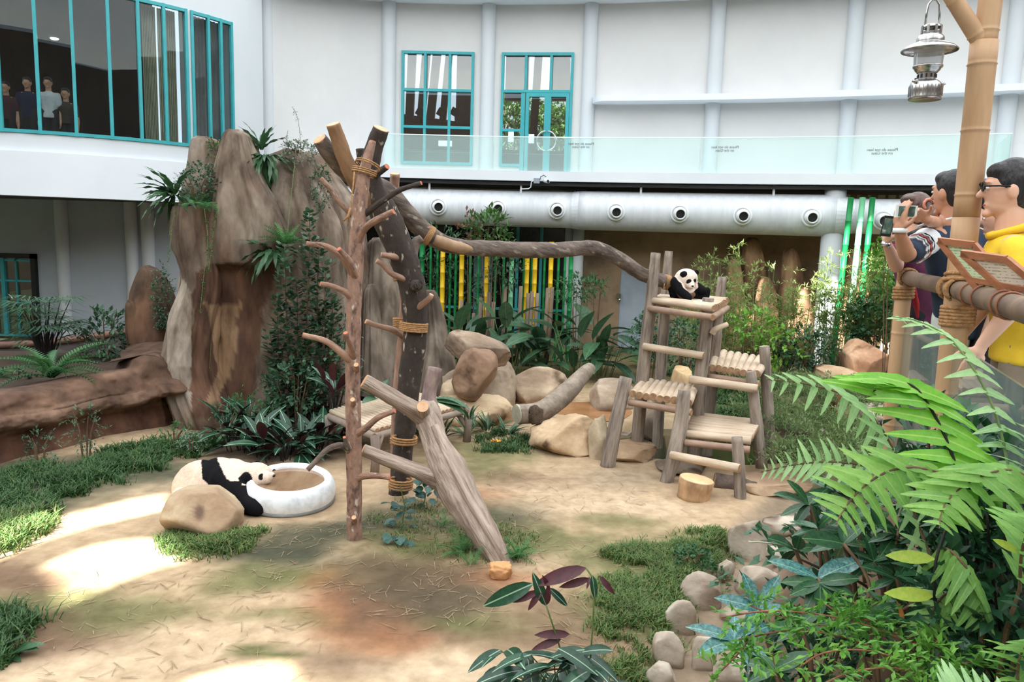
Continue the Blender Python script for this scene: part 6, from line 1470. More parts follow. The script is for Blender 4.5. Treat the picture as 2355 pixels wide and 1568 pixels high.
frond(fr_root, [(1750, 1085, 2.75), (1830, 1068, 2.7), (1920, 1062, 2.65), (2020, 1080, 2.6), (2110, 1130, 2.55), (2200, 1230, 2.5)], 62, 'pale', 19, .15, dl=(-14, -50), dr=(-40, 56))
frond(fr_root, [(1922, 1205, 2.35), (1945, 1165, 2.4), (1985, 1120, 2.42), (2040, 1085, 2.45), (2110, 1075, 2.48), (2190, 1110, 2.5), (2240, 1230, 2.5)], 128, 'fg', 13, .1, dl=(-115, -55), dr=(75, 95))
frond(fr_root, [(2160, 1215, 2.2), (2168, 1170, 2.25), (2205, 1125, 2.3), (2270, 1090, 2.3), (2340, 1085, 2.35), (2400, 1150, 2.35), (2420, 1300, 2.35)], 132, 'fg', 13, .1, dl=(-125, -22), dr=(100, 80))
frond(fr_root, [(2000, 905, 2.6), (2035, 885, 2.6), (2080, 880, 2.6), (2118, 905, 2.58), (2165, 985, 2.55), (2198, 1070, 2.52), (2225, 1160, 2.5), (2250, 1300, 2.5)], 165, 'br', 13, .35, .007, M_stemd, prof=lambda t: .7 + .45 * t - .5 * max(0, t - .5), dl=(-150, -42), dr=(150, 62))
frond(fr_root, [(2052, 728, 2.7), (2110, 738, 2.7), (2180, 775, 2.68), (2240, 850, 2.62), (2285, 940, 2.58), (2310, 1030, 2.55), (2325, 1130, 2.5), (2335, 1260, 2.5)], 74, 'pale', 14, .05, .006, M_stemg, dl=(-66, 4), dr=(66, 30))
frond(fr_root, [(2160, 1575, 2.0), (2210, 1590, 2.0), (2290, 1620, 2.0), (2370, 1660, 2.0)], 85, 'pale', 9, .5, sides=(1, 1))
frond(fr_root, [(2385, 1470, 2.05), (2350, 1500, 2.1), (2340, 1560, 2.1), (2350, 1640, 2.1)], 90, 'fg', 9, .2)
frond(fr_root, [(2400, 1180, 2.1), (2370, 1210, 2.15), (2350, 1270, 2.2), (2345, 1360, 2.25)], 100, 'fg', 8, .2)
frond(fr_root, [(2270, 1440, 2.3), (2255, 1380, 2.3), (2225, 1310, 2.3), (2190, 1270, 2.35), (2160, 1255, 2.4)], 100, 'fg', 8, -.1, dl=(-50, 75), dr=(45, 80))
frond(fr_root, [(2130, 1480, 2.4), (2140, 1420, 2.4), (2170, 1370, 2.42), (2230, 1350, 2.45)], 70, 'fg', 8, .0, hang=.3)
frond(fr_root, [(2420, 1000, 2.5), (2390, 1010, 2.5), (2360, 1080, 2.45), (2340, 1180, 2.4)], 90, 'pale', 8, .1)
for (a, b) in (((2148, 1370, 2.35), (2042, 1362, 2.35)), ((2150, 1285, 2.35), (2042, 1275, 2.38)), ((2345, 1270, 2.2), (2290, 1240, 2.2))):
    A, B = at(*a), at(*b); addleaf(fr_root, LM['yel'], A, B - A, (B - A).length * 1.05, V((0, -1, .7)), name='leaflet')
for pts in ([(2148, 1380, 2.35), (2152, 1290, 2.35), (2180, 1200, 2.4)], [(2215, 1140, 2.52), (2225, 1250, 2.5), (2235, 1400, 2.45)], [(2310, 1130, 2.4), (2312, 1260, 2.4), (2318, 1390, 2.4)], [(2270, 1180, 2.45), (2280, 1300, 2.45), (2300, 1450, 2.45)]):
    MB().tube([V(p) for p in spline([at(*p) for p in pts], 8)], .005, 5).build('bare_stalk', M_stemd, fr_root, True)
# leathery shrub with spotted leaves
sb = at(1850, 1560, 2.7)
rh = root('leathery_shrub', (sb.x, sb.y, H(sb.x, sb.y)), 'leathery-leaved shrub with pale spotted blue-green leaves in the foreground', 'shrub')
def whorl(c, tips, kind, stem):
    C = at(*c)
    for (x, y, dY) in tips:
        T_ = at(x, y, c[2] + dY); addleaf(rh, LM[kind], C, T_ - C, (T_ - C).length * 1.04, V((0, -.5, 1)), random.uniform(-.25, .25))
    S = [C] + [at(*p) for p in stem]
    if stem: MB().tube([V(p) for p in spline(S, 8)], [.008] * 4 + [.010] * 5, 6).build('twig', M_stem, rh, True)
whorl((1690, 1470, 2.75), [(1585, 1432, 0), (1612, 1494, -.1), (1762, 1506, -.1), (1690, 1408, .1), (1778, 1432, .05), (1650, 1440, .12), (1720, 1520, -.1)], 'spot', [(1720, 1510, 2.72), (1790, 1560, 2.7), (1850, 1640, 2.7)])
whorl((1745, 1400, 2.9), [(1650, 1368, 0), (1712, 1318, .05), (1792, 1322, .05), (1812, 1398, -.1), (1720, 1450, -.15)], 'spot', [(1760, 1450, 2.85), (1790, 1560, 2.7)])
whorl((1882, 1330, 2.85), [(1776, 1280, 0), (1955, 1292, .05), (1985, 1275, .1)], 'spot', [(1900, 1370, 2.8), (1960, 1450, 2.75), (2000, 1560, 2.7)])
whorl((1885, 1340, 2.8), [(1800, 1332, 0), (1978, 1322, 0), (1822, 1362, -.05), (1965, 1362, -.05), (1890, 1412, -.1), (1960, 1408, -.1), (1850, 1400, -.05)], 'rho', [])
for (c, n, Lp) in (((1940, 1250, 3.0), 7, 95), ((2010, 1290, 2.95), 8, 95), ((1880, 1215, 3.15), 7, 90), ((1960, 1190, 3.2), 7, 90), ((2060, 1230, 3.0), 7, 85), ((2060, 1330, 2.8), 7, 90), ((1990, 1420, 2.75), 8, 95), ((2080, 1430, 2.7), 7, 90), ((1860, 1160, 3.4), 7, 90), ((1920, 1130, 3.5), 7, 80), ((2150, 1180, 3.0), 6, 90), ((2250, 1480, 2.5), 7, 95), ((2320, 1420, 2.5), 7, 90), ((1840, 1440, 2.7), 6, 95), ((1780, 1540, 2.6), 7, 95), ((2150, 1450, 2.6), 6, 90), ((1830, 1265, 3.1), 6, 70), ((2200, 1010, 3.1), 6, 80), ((2130, 1060, 3.3), 7, 80), ((2270, 1200, 2.6), 6, 90)):
    tips = []
    for k in range(n):
        a = 6.283 * k / n + random.uniform(-.3, .3); r_ = Lp * random.uniform(.7, 1.05); tips.append((c[0] + math.cos(a) * r_, c[1] + math.sin(a) * r_ * .62 - 8, random.uniform(-.12, .12)))
    whorl(c, tips, 'rho', [(c[0] + 20, c[1] + 60, c[2] - .02), (c[0] + 30, c[1] + 150, c[2] - .05)])
for (x, y, Y, dx, dy) in ((2180, 1350, 2.6, 30, 30), (1968, 1242, 2.9, 15, 10), (1940, 1440, 2.7, 40, 5), (2060, 1380, 2.7, 20, 40), (2190, 1060, 2.9, 6, -50)):
    A, B = at(x, y, Y), at(x + dx, y + dy, Y); addleaf(rh, LM['dry'], A, B - A, (B - A).length * 1.6)
for pts in ([(1905, 1370, 2.85), (1960, 1400, 2.85), (2030, 1380, 2.9), (2060, 1290, 2.95)], [(2000, 1560, 2.7), (2010, 1450, 2.75), (1995, 1330, 2.85), (1940, 1250, 2.95)], [(2060, 1560, 2.7), (2090, 1420, 2.75), (2060, 1300, 2.9), (2070, 1200, 3.0)], [(1960, 1568, 2.7), (2020, 1440, 2.75), (2110, 1380, 2.75), (2160, 1300, 2.8)], [(1840, 1265, 3.1), (1780, 1250, 3.05), (1722, 1245, 3.0)]):
    MB().tube([V(p) for p in spline([at(*p) for p in pts], 12)], .007 if pts[0][0] != 1840 else .003, 6).build('branch', M_stem if pts[0][0] != 1840 else mk('pale_twig', (214, 206, 180), rough=.8), rh, True)
bush('undergrowth', 'shadowy undergrowth beneath the leathery shrub', 'shrub', at(2060, 1330, 3.4), (.75, .45, .42), 230, .075, .32, L_rho, 8, shell=.2)
bush('undergrowth', 'dark low leaves under the foreground fern near the rail', 'shrub', at(2200, 1090, 2.95), (.26, .3, .26), 110, .07, .3, L_rho, 6, shell=.2)
bush('undergrowth', 'dark leaves between the bare black stalks', 'shrub', at(2270, 1240, 2.65), (.20, .28, .32), 120, .08, .3, L_rho, 6, shell=.2)
bush('undergrowth', 'dark leaves at the lower corner under the fern', 'shrub', at(2300, 1420, 2.4), (.26, .25, .36), 150, .07, .3, L_rho, 6, shell=.2)
bush('undergrowth', 'dark leaves beside the channel below the spotted leaves', 'shrub', at(1850, 1520, 2.9), (.24, .2, .2), 80, .06, .3, L_rho, 6, shell=.2)
# small-leaved shrub along the lower edge
P = at(2000, 1600, 2.3); sh = root('small_leaf_shrub', (P.x, P.y, H(P.x, P.y)), 'fine light-green shrub with reddish twigs along the lower edge of the picture', 'shrub')
M_rtw = mk('reddish_twig', (158, 104, 76), (126, 80, 58), scale=8, rough=.8)
tw = [[(1660, 1420, 2.45), (1760, 1405, 2.42), (1880, 1412, 2.4), (2000, 1440, 2.38), (2120, 1490, 2.35)], [(1700, 1470, 2.4), (1820, 1450, 2.38), (1960, 1470, 2.35), (2100, 1540, 2.3)], [(1960, 1380, 2.5), (1990, 1420, 2.45), (2010, 1450, 2.4)], [(1640, 1560, 2.35), (1700, 1500, 2.35), (1720, 1470, 2.38)], [(1830, 1540, 2.25), (1900, 1500, 2.25), (2020, 1500, 2.25), (2160, 1560, 2.25)], [(1860, 1590, 2.15), (1960, 1545, 2.18), (2080, 1540, 2.2), (2200, 1600, 2.2)], [(1720, 1390, 2.5), (1800, 1420, 2.45), (1900, 1440, 2.42)], [(2160, 1470, 2.3), (2120, 1520, 2.3), (2100, 1600, 2.3)], [(1900, 1390, 2.5), (1950, 1420, 2.45), (2040, 1430, 2.42)], [(2240, 1520, 2.2), (2180, 1540, 2.2), (2120, 1600, 2.2)], [(1900, 1600, 2.1), (2010, 1585, 2.1), (2100, 1575, 2.12), (2200, 1585, 2.15)], [(2100, 1480, 2.3), (2180, 1500, 2.3), (2260, 1570, 2.25)]]
for pts in tw:
    S = [V(p) for p in spline([at(*p) for p in pts], 16)]
    b = MB().tube(S, .003, 5).build('twig', M_rtw, sh, True)
    for i in range(0, 16, 1):
        mb = MB(); d = rv((random.uniform(-1, 1), -.4, random.uniform(-.2, .8)), .3); B = S[i]; d2 = d
        sprays(mb, B, d2, .12, 9, .036, .22, .6, .2); mb.build('sprig', L_small, b)
# striped plant at the lower edge with two tall flower-like leaf stalks
P = gnd(1300, 1610); c1 = root('tall_striped_plant', P, 'dark striped-leaf plant with red undersides and two tall stalks at the lower edge', 'plant')
def stalk(pts): return MB().tube([V(p) for p in spline([at(*p) for p in pts], 10)], .006, 6).build('stalk', M_stemg, c1, True)
Yc = 4.55
def cl_(a, b, Ya, Yb, red):
    A, B = at(*a, Ya), at(*b, Yb); addleaf(c1, LM['calr' if red else 'cal'], A, B - A, (B - A).length * 1.08, V((0, -.85, .5)), random.uniform(-.2, .2))
LM['calr'] = leaf_mesh('leaf', L_calr, .26, .25, .25, 7, back=L_cal)
stalk([(1318, 1600, 4.7), (1285, 1480, 4.6), (1256, 1392, 4.55)]); stalk([(1352, 1600, 4.7), (1360, 1480, 4.6), (1366, 1378, 4.55), (1362, 1330, 4.55), (1348, 1306, 4.55)])
for a, b, ro in (((1225, 1342), (1113, 1392), 0), ((1240, 1358), (1184, 1384), 1), ((1248, 1355), (1214, 1400), 1), ((1262, 1352), (1306, 1390), 0), ((1262, 1350), (1252, 1330), 1), ((1258, 1390), (1262, 1352), 1), ((1256, 1392), (1232, 1332), 0)): cl_(a, b, Yc, Yc - .05, ro)
for a, b, ro in (((1348, 1306), (1234, 1338), 1), ((1356, 1330), (1294, 1350), 1), ((1362, 1322), (1370, 1376), 0), ((1378, 1324), (1412, 1364), 1), ((1356, 1326), (1352, 1350), 1)): cl_(a, b, Yc, Yc - .06, ro)
for a, b, ro in (((1310, 1458), (1238, 1458), 1), ((1290, 1470), (1228, 1490), 1)): cl_(a, b, Yc + .05, Yc, ro)
for k in range(70):
    x, y = random.uniform(1150, 1410), random.uniform(1490, 1600); s = random.choice((-1, 1)); L_ = random.uniform(80, 130)
    A = at(x, y, 4.6 + random.uniform(-.2, .25)); a = random.uniform(-.5, 3.6); B = A + V((math.cos(a) * .28, -.12 - abs(math.sin(a)) * .1, random.uniform(-.05, .12)))
    addleaf(c1, LM['cal'], A, B - A, random.uniform(.24, .36), roll=random.uniform(-.5, .5))
    if k % 3 == 0: MB().tube([V((P.x + random.uniform(-.1, .1), P.y, H(P.x, P.y))), A], .004, 5).build('leaf_stalk', M_stemg, c1)
# ================================================================ bodies: blended capsules remeshed to one skin
def skin(name, prims, mat, parent, voxel=.012, smooth=6, colf=None, fac=.5):
    # prims: ('e', centre, radii, [matrix]) or ('c', a, b, ra, rb)
    mb = MB()
    for p in prims:
        if p[0] == 'l':
            vs = []; nn = 28
            for (c_, rx, ry) in p[1]: vs += [V(c_) + p[2] @ V((rx * math.cos(6.28318 * k / nn), ry * math.sin(6.28318 * k / nn), 0)) for k in range(nn)]
            fs = [(i * nn + k, i * nn + (k + 1) % nn, (i + 1) * nn + (k + 1) % nn, (i + 1) * nn + k) for i in range(len(p[1]) - 1) for k in range(nn)]
            fs += [tuple(range(nn - 1, -1, -1)), tuple(range((len(p[1]) - 1) * nn, len(p[1]) * nn))]; mb.add(vs, fs)
        elif p[0] == 'e': mb.ell(p[1], p[2], p[3] if len(p) > 3 else None, 18, 12)
        else: mb.cone(*p[1:])
    o = bpy.data.objects.new(name, mb.mesh(name + '_src', mat)); col.objects.link(o)
    m = o.modifiers.new('r', 'REMESH'); m.mode = 'VOXEL'; m.voxel_size = voxel; m.use_smooth_shade = True
    if smooth: s = o.modifiers.new('s', 'SMOOTH'); s.iterations = smooth; s.factor = fac
    dg = bpy.context.evaluated_depsgraph_get(); me = bpy.data.meshes.new_from_object(o.evaluated_get(dg))
    old = o.data; bpy.data.objects.remove(o); bpy.data.meshes.remove(old)
    me.name = name; me.materials.clear(); me.materials.append(mat)
    me.polygons.foreach_set('use_smooth', [True] * len(me.polygons))
    if colf:
        ca = me.color_attributes.new('Col', 'FLOAT_COLOR', 'POINT'); L_ = []
        for v in me.vertices: c = colf(v.co); L_ += [c[0], c[1], c[2], 1]
        ca.data.foreach_set('color', L_)
    return link(bpy.data.objects.new(name, me), parent)
def dcap(p, a, b):
    ab = b - a; t = max(0, min(1, (p - a).dot(ab) / max(ab.length_squared, 1e-9))); return (p - (a + ab * t)).length
M_fur = mk('panda_fur', (255, 255, 255), (232, 230, 228), scale=30, rough=.95, spec=.1, bump=.5, bscale=160, vcol=True)
WHITE, CREAM, BLK, PINK = V((240, 222, 208)), V((238, 210, 186)), V((24, 23, 26)), V((226, 172, 150))
M_eye = mk('eye_gloss', (14, 12, 12), rough=.15)
# ---------------------------------------------------------------- adult panda
Pp = lambda x, y, Y: at(x, y, Y)
rump, mid, sho, neck, head = Pp(464, 1122, 8.75), Pp(505, 1112, 8.68), Pp(532, 1106, 8.6), Pp(562, 1102, 8.5), Pp(589, 1099, 8.42)
muz, nose = Pp(613, 1098, 8.30), Pp(624, 1094, 8.28)
s0, s1, s2, s3, s4 = Pp(512, 1100, 8.38), Pp(545, 1128, 8.22), Pp(566, 1158, 8.10), Pp(582, 1188, 8.0), Pp(592, 1197, 7.95)
s3.z = max(s3.z, .09); s4.z = .075; s4.y = 7.98; s4.x = at(592, 1197, 7.98).x
f0, f1, f2 = Pp(555, 1085, 8.75), Pp(600, 1078, 8.80), Pp(626, 1084, 8.72)
h1, h2 = Pp(440, 1165, 8.45), Pp(420, 1190, 8.2)
h2.z = .1
pr = [('e', rump, (.33, .34, .33)), ('e', mid, (.30, .31, .305)), ('e', sho, (.25, .27, .26)), ('c', sho, neck, .24, .20), ('e', head, (.195, .175, .178)), ('c', head, muz, .13, .075), ('c', muz, nose, .07, .045),
      ('c', s0, s1, .16, .125), ('c', s1, s2, .125, .11), ('c', s2, s3, .11, .092), ('c', s3, s4, .095, .08), ('c', f0, f1, .11, .075), ('c', f1, f2, .07, .06), ('c', rump, h1, .25, .19), ('c', h1, h2, .17, .12),
      ('e', Pp(462, 1150, 8.7), (.30, .32, .26))]
ear1, ear2 = Pp(565, 1101, 8.27), Pp(592, 1069, 8.55)
pr += [('e', ear1, (.062, .034, .064)), ('e', ear2, (.05, .03, .05))]
eye1 = Pp(603, 1097, 8.27)
band = [Pp(487, 1050, 8.72), Pp(478, 1075, 8.45), Pp(490, 1100, 8.36), Pp(520, 1112, 8.3)]
def pandacol(p):
    x, y = topx(p); d = min(dcap(p, s1, s2), dcap(p, s2, s3), dcap(p, s3, s4), dcap(p, s0 + (s1 - s0) * .35, s1))
    c = WHITE.lerp(PINK, .95 * math.exp(-(((x - 428) / 26) ** 2 + ((y - 1085) / 24) ** 2))).lerp(CREAM, .5)
    if x < 420 or y > 1115: c = c.lerp(CREAM, .5)
    w_ = .015 * nz(p, 14)
    k = 0
    if d < .160 + w_ and p.y < 8.40 and y > 1106 and not (x > 556 and y < 1116): k = 1
    # saddle band over the shoulders
    ctr = 482 + max(0, y - 1060) * .28 + (0 if y < 1100 else (y - 1100) * .9); wd = 17 + max(0, y - 1050) * .22
    if abs(x - ctr) < wd + 120 * w_ and y < 1122 and p.y < 9.0: k = 1
    if dcap(p, f0 + (f1 - f0) * .3, f1) < .14 and p.y > 8.68 and x > 575: k = 1
    if dcap(p, f1, f2) < .10 and p.y > 8.62: k = 1
    if dcap(p, h1, h2) < .24 and y > 1160: k = 1
    if (p - ear1).length < .078 or (p - ear2).length < .062: k = 1
    if ((p - eye1).length < .042): k = 1
    if (p - nose).length < .026 and x > 626: k = 1
    return srgb(*(BLK if k else c))[:3]
pa = root('panda', (rump.x, rump.y, 0), 'adult giant panda lying behind the boulder with its chin on the water basin', 'panda')
skin('body', pr, M_fur, pa, .011, 5, pandacol)
MB().ell(eye1 + V((.012, -.028, 0)), .012).build('eye', M_eye, pa, True)
MB().ell(nose + V((.03, -.01, .006)), (.02, .026, .017)).build('nose', M_eye, pa, True)
# ---------------------------------------------------------------- cub
YC = 11.1
q = ppm(YC)
def Q(x, y, dY=0.0): return at(x, y, YC + dY)
zplat = zt + .05 if False else C1[0].z + .05
bel, chest, ch = Q(1578, 672), Q(1570, 656), Q(1578, 640, -.08)
cm, cn = Q(1588, 653, -.2), Q(1591, 658, -.25)
ce1, ce2 = Q(1572, 630, -.19), Q(1602, 626, -.09)
cy1, cy2 = Q(1584.5, 647.5, -.215), Q(1597, 646, -.19)
la0, la1, la2 = Q(1556, 650, -.1), Q(1565, 668, -.2), Q(1583, 684, -.28)
ra0, ra1 = Q(1596, 656, -.05), Q(1616, 668, -.16)
lg0, lg1, lg2 = Q(1600, 678, -.05), Q(1622, 682, -.12), Q(1626, 668, -.14)
hb0, hb1 = Q(1552, 664, .05), Q(1554, 682, 0)
pr = [('e', bel, (.19, .19, .12)), ('e', chest, (.16, .16, .16)), ('e', ch, (.165, .15, .14)), ('c', ch, cm, .11, .062), ('c', cm, cn, .055, .04), ('e', ce1, (.042, .034, .040)), ('e', ce2, (.036, .028, .038)),
      ('c', la0, la1, .095, .075), ('c', la1, la2, .075, .055), ('c', ra0, ra1, .075, .06), ('c', ra1, lg2, .055, .045), ('c', lg0, lg1, .085, .06), ('c', lg1, lg2, .06, .05), ('c', hb0, hb1, .10, .08), ('c', bel, lg0, .11, .085)]
def cubcol(p):
    if (p - ce1).length < .052 or (p - ce2).length < .046 or (p - cy1).length < .040 or (p - cy2).length < .034: return srgb(*BLK)[:3]
    x, y = topx(p); dh = min((p - ch).length / .17, dcap(p, ch, cm) / .125, dcap(p, cm, cn) / .06)
    if dh < 1.02: return srgb(*WHITE)[:3]
    if min(dcap(p, la0, la1), dcap(p, la1, la2), dcap(p, ra0, ra1), dcap(p, lg0, lg1), dcap(p, lg1, lg2), dcap(p, hb0, hb1)) < .105 or y < 658: return srgb(*BLK)[:3]
    return srgb(*(V((150, 116, 100)) if y > 664 else V((60, 50, 48))))[:3]
low = min(lg1.z, la2.z) - .05
cb = root('panda_cub', (bel.x, bel.y, zplat), 'panda cub sitting on the top platform of the climbing frame, head bowed', 'panda')
skin('body', pr, M_fur, cb, .009, 4, cubcol)
MB().ell(cn + V((.004, -.035, .004)), (.018, .014, .012)).build('nose', M_eye, cb, True)

# ================================================================ visitors
SK = mk('skin_tone', (222, 178, 154), (212, 164, 140), scale=6, rough=.55, spec=.3)
SK2 = mk('skin_tone_tan', (196, 148, 122), (184, 134, 108), scale=6, rough=.55, spec=.3)
HAIR = mk('black_hair', (38, 34, 36), (24, 22, 24), scale=30, rough=.45, bump=.5, bscale=70, stretch=(1, 1, .3))
HAIRB = mk('brown_hair', (96, 66, 56), (60, 42, 38), scale=30, rough=.4, bump=.5, bscale=70, stretch=(1, 1, .3))
def cloth(name, c1, c2=None, **k): return mk(name, c1, c2 or tuple(int(x * .88) for x in c1), scale=5, rough=.85, bump=.35, bscale=14, **k)
def hand(prims, W, fd, pd, s=1.0, curl=.9, thumb=None, side=1):
    # wrist W, finger direction fd, palm normal pd (towards which fingers curl)
    fd = V(fd).normalized(); pd = (V(pd) - fd * V(pd).dot(fd)).normalized(); sd = fd.cross(pd) * side
    pc = W + fd * .05 * s
    prims += [('c', W, W + fd * .03 * s, .024 * s, .026 * s), ('c', pc - sd * .022 * s, pc + fd * .035 * s - sd * .022 * s, .017 * s, .014 * s), ('c', pc, pc + fd * .04 * s, .018 * s, .015 * s), ('c', pc + sd * .022 * s, pc + fd * .035 * s + sd * .024 * s, .017 * s, .014 * s)]
    for k, (o, L_) in enumerate(((-.031, .062), (-.010, .078), (.011, .082), (.032, .072))):
        b = W + fd * .088 * s + sd * o * s; a1, a2 = curl * .45, curl * 1.15
        m = b + (fd * math.cos(a1) + pd * math.sin(a1)) * L_ * .52 * s; e = m + (fd * math.cos(a2) + pd * math.sin(a2)) * L_ * .48 * s
        prims += [('c', b, m, .0095 * s, .009 * s), ('c', m, e, .009 * s, .0075 * s)]
    tb = W + fd * .03 * s + sd * .03 * s; td = (thumb and V(thumb).normalized()) or (sd * .8 + fd * .55 + pd * .3).normalized()
    tm = tb + td * .035 * s; te = tm + (td * .7 + fd * .5).normalized() * .032 * s
    prims += [('c', tb, tm, .013 * s, .011 * s), ('c', tm, te, .011 * s, .0085 * s)]
def headprims(c, f, s=1.0):
    # head with nose, brow, chin and ears; f = facing direction
    f = V(f).normalized(); r = f.cross(V((0, 0, 1))).normalized(); u = r.cross(f)
    M3 = Matrix((r, f, u)).transposed()
    return [('e', c, (.076 * s, .094 * s, .112 * s), M3), ('e', c + f * .012 * s - u * .06 * s, (.058 * s, .07 * s, .062 * s), M3), ('c', c + f * .09 * s + u * .004 * s, c + f * .108 * s - u * .026 * s, .010 * s, .014 * s), ('e', c + f * .07 * s - u * .105 * s, (.026 * s, .02 * s, .018 * s), M3),
            ('e', c + r * .08 * s - u * .012 * s - f * .005 * s, (.012 * s, .022 * s, .033 * s), M3), ('e', c - r * .08 * s - u * .012 * s - f * .005 * s, (.012 * s, .022 * s, .033 * s), M3), ('e', c + f * .074 * s - u * .068 * s, (.026 * s, .014 * s, .014 * s), M3),
            ('e', c + f * .08 * s + u * .028 * s, (.055 * s, .016 * s, .014 * s), M3)], r, u, M3
def face(parent, c, f, s=1.0):
    hp, r, u, M3 = headprims(c, f, s)
    f = V(f).normalized()
    for k in (-1, 1):
        MB().ell(c + f * .084 * s + r * k * .032 * s + u * .004 * s, (.013 * s, .008 * s, .008 * s), M3, 10, 8).build('eye', mk('eye_white', (230, 226, 220), rough=.3) if 'eye_white' not in MATS else MATS['eye_white'], parent, True)
        MB().ell(c + f * .091 * s + r * k * .032 * s + u * .004 * s, (.006 * s, .003 * s, .006 * s), M3, 8, 6).build('iris', M_eye, parent, True)
    MB().ell(c + f * .083 * s - u * .068 * s, (.020 * s, .006 * s, .005 * s), M3, 10, 6).build('mouth', mk('lip', (170, 96, 88), rough=.5) if 'lip' not in MATS else MATS['lip'], parent, True)
def haircap(c, f, s=1.0, back=.0, low=.0, top=.0):
    f = V(f).normalized(); r = f.cross(V((0, 0, 1))).normalized(); u = r.cross(f); M3 = Matrix((r, f, u)).transposed()
    return [('e', c - f * .018 * s + u * .03 * s, (.086 * s, .096 * s, (.098 + top) * s), M3), ('e', c - f * .045 * s - u * (.01 + low) * s, (.078 * s, .064 * s, .085 * s), M3), ('e', c + f * .03 * s + u * .075 * s, (.07 * s, .06 * s, .045 * s), M3)]
ZF = ZW
def person(label, head_c, f, hs, skinm, hairm, shirtm, legm, sh_w=.19, torso=None, arms=(), lower='trousers', hair_extra=(), hip=None, cat_group=None, shoem=None, sleeve=.45, long_sleeve=False, legvox=.016, collar=True, feet=True, hairk={}):
    f = V(f).normalized(); r = f.cross(V((0, 0, 1))).normalized()
    P = V(head_c); root_p = V((P.x, P.y, ZF)) if hip is None else V((hip[0], hip[1], hip[3] if len(hip) > 3 else ZF))
    pe = root('person', root_p, label, 'person', cat_group)
    Hh = P.z + .12 * hs - root_p.z     # standing height
    zs = P.z - .235 * hs               # shoulder line
    zh = root_p.z + Hh * .50
    neck = P - f * .02 + V((0, 0, -.11 * hs)); C = V((P.x, P.y, zs)) - f * .03; hipc = V((root_p.x, root_p.y, zh)) - f * .03
    hp, rr, uu, M3 = headprims(P, f, hs); bodyp = hp + [('c', neck + V((0, 0, .03)), C + V((0, 0, .02)), .055 * hs, .062 * hs), ('c', C + V((0, 0, -.02)) - r * sh_w * .6, C + V((0, 0, -.02)) + r * sh_w * .6, .065, .065), ('c', C - V((0, 0, .1)), hipc + V((0, 0, .1)), .10, .10)]
    Mt = Matrix((r, f, V((0, 0, 1)))).transposed(); L_ = C.z - hipc.z
    D_ = lambda t, dz=0.0: C.lerp(hipc, t) + V((0, 0, dz))
    shirt = [('l', [(D_(1, -.10), sh_w * .94, .130), (D_(1), sh_w * .92, .128), (D_(.75), sh_w * .88, .120), (D_(.5), sh_w * .90, .122), (D_(.28), sh_w * .98, .128), (D_(.12), sh_w * .98, .118), (D_(0, .0), sh_w * .82, .088), (D_(0, .05), sh_w * .42, .068)], Mt),
             ('c', C - r * sh_w * .75 - V((0, 0, .03)), C + r * sh_w * .75 - V((0, 0, .03)), .07, .07), ('c', C, C + V((0, 0, .05)), .075, .062)]
    for s in (-1, 1):
        k = [a for a in arms if a['side'] == s]
        S0 = C + r * s * sh_w * .92 - V((0, 0, .03))
        if k:
            a = k[0]; E, W = V(a['elbow']), V(a['wrist'])
            bodyp += [('c', S0, E, .052, .042), ('c', E, E.lerp(W, .35), .043, .042), ('c', E.lerp(W, .35), W, .042, .027)]
            hand(bodyp, W, a['fd'], a['pd'], a.get('s', 1.05), a.get('curl', .9), a.get('thumb'), a.get('hs', 1))
        else:
            E = S0 + V((0, 0, -.30)) + r * s * .05; W = E + V((0, 0, -.24)) + f * .06
            bodyp += [('c', S0, E, .05, .04), ('c', E, W, .04, .026)]; hand(bodyp, W, (f.x * .1, f.y * .1, -1), -r * s, 1.0, .5)
        sl = 1.0 if long_sleeve else sleeve
        shirt.append(('c', S0, S0.lerp(E, min(1, sl * 1.35)), .072, .062))
        if long_sleeve: shirt.append(('c', E, E.lerp(W, .92), .06, .042))
    skin('body', bodyp, skinm, pe, .0072 if legvox < .02 else .014, 3, None, .4)
    sh = skin('shirt', shirt, shirtm, pe, .013, 3)
    hr = skin('hair', haircap(P, f, hs, **hairk) + list(hair_extra), hairm, pe, .010, 3)
    face(pe, P, f, hs)
    if feet:
        leg = []; 
        for s in (-1, 1):
            A = hipc + r * s * .09; K = V((A.x, A.y, lerp(root_p.z, A.z, .52))) + f * .02; F_ = V((A.x, A.y, root_p.z + .09)) - f * .01
            if lower == 'trousers': leg += [('c', A + V((0, 0, .03)), K, .105, .082), ('c', K, F_ + V((0, 0, .02)), .082, .07)]
            else:
                leg += [('c', A + V((0, 0, .03)), K + V((0, 0, .04)), .115, .10)]
                skin('lower_leg', [('c', K + V((0, 0, .12)), K, .07, .055), ('c', K, F_, .058, .038), ('c', F_, F_ + f * .06, .04, .035)], skinm, pe, .012, 3)
            MB().ell(F_ + f * .07 - V((0, 0, .05)), (.048, .125, .045), Mt).build('shoe', shoem or M_black, pe, True)
        leg.append(('e', hipc + V((0, 0, .02)), (.185, .125, .12), Mt)); skin(lower, leg, legm, pe, .014, 4)
    return pe, C, r, f, hipc
def phone(P, xd, zd, lb, body, screen, w_=.135, h_=.070, nm='phone'):
    # screen faces -normal; xd long side, zd short side
    xd, zd = V(xd).normalized(), V(zd).normalized(); n_ = xd.cross(zd); M3 = Matrix((xd, n_, zd)).transposed()
    g = root(nm, P, lb, 'phone'); MB().box(P, (w_, .009, h_), 0, M3).build('phone_case', body, g); MB().box(P + n_ * .0055, (w_ * .76, .002, h_ * .84), 0, M3).build('screen', screen, g)
    return g
M_scr = mk('phone_screen', (60, 84, 80), (190, 196, 190), scale=26, rough=.2, lo=.4, hi=.7, c3=(96, 120, 104))
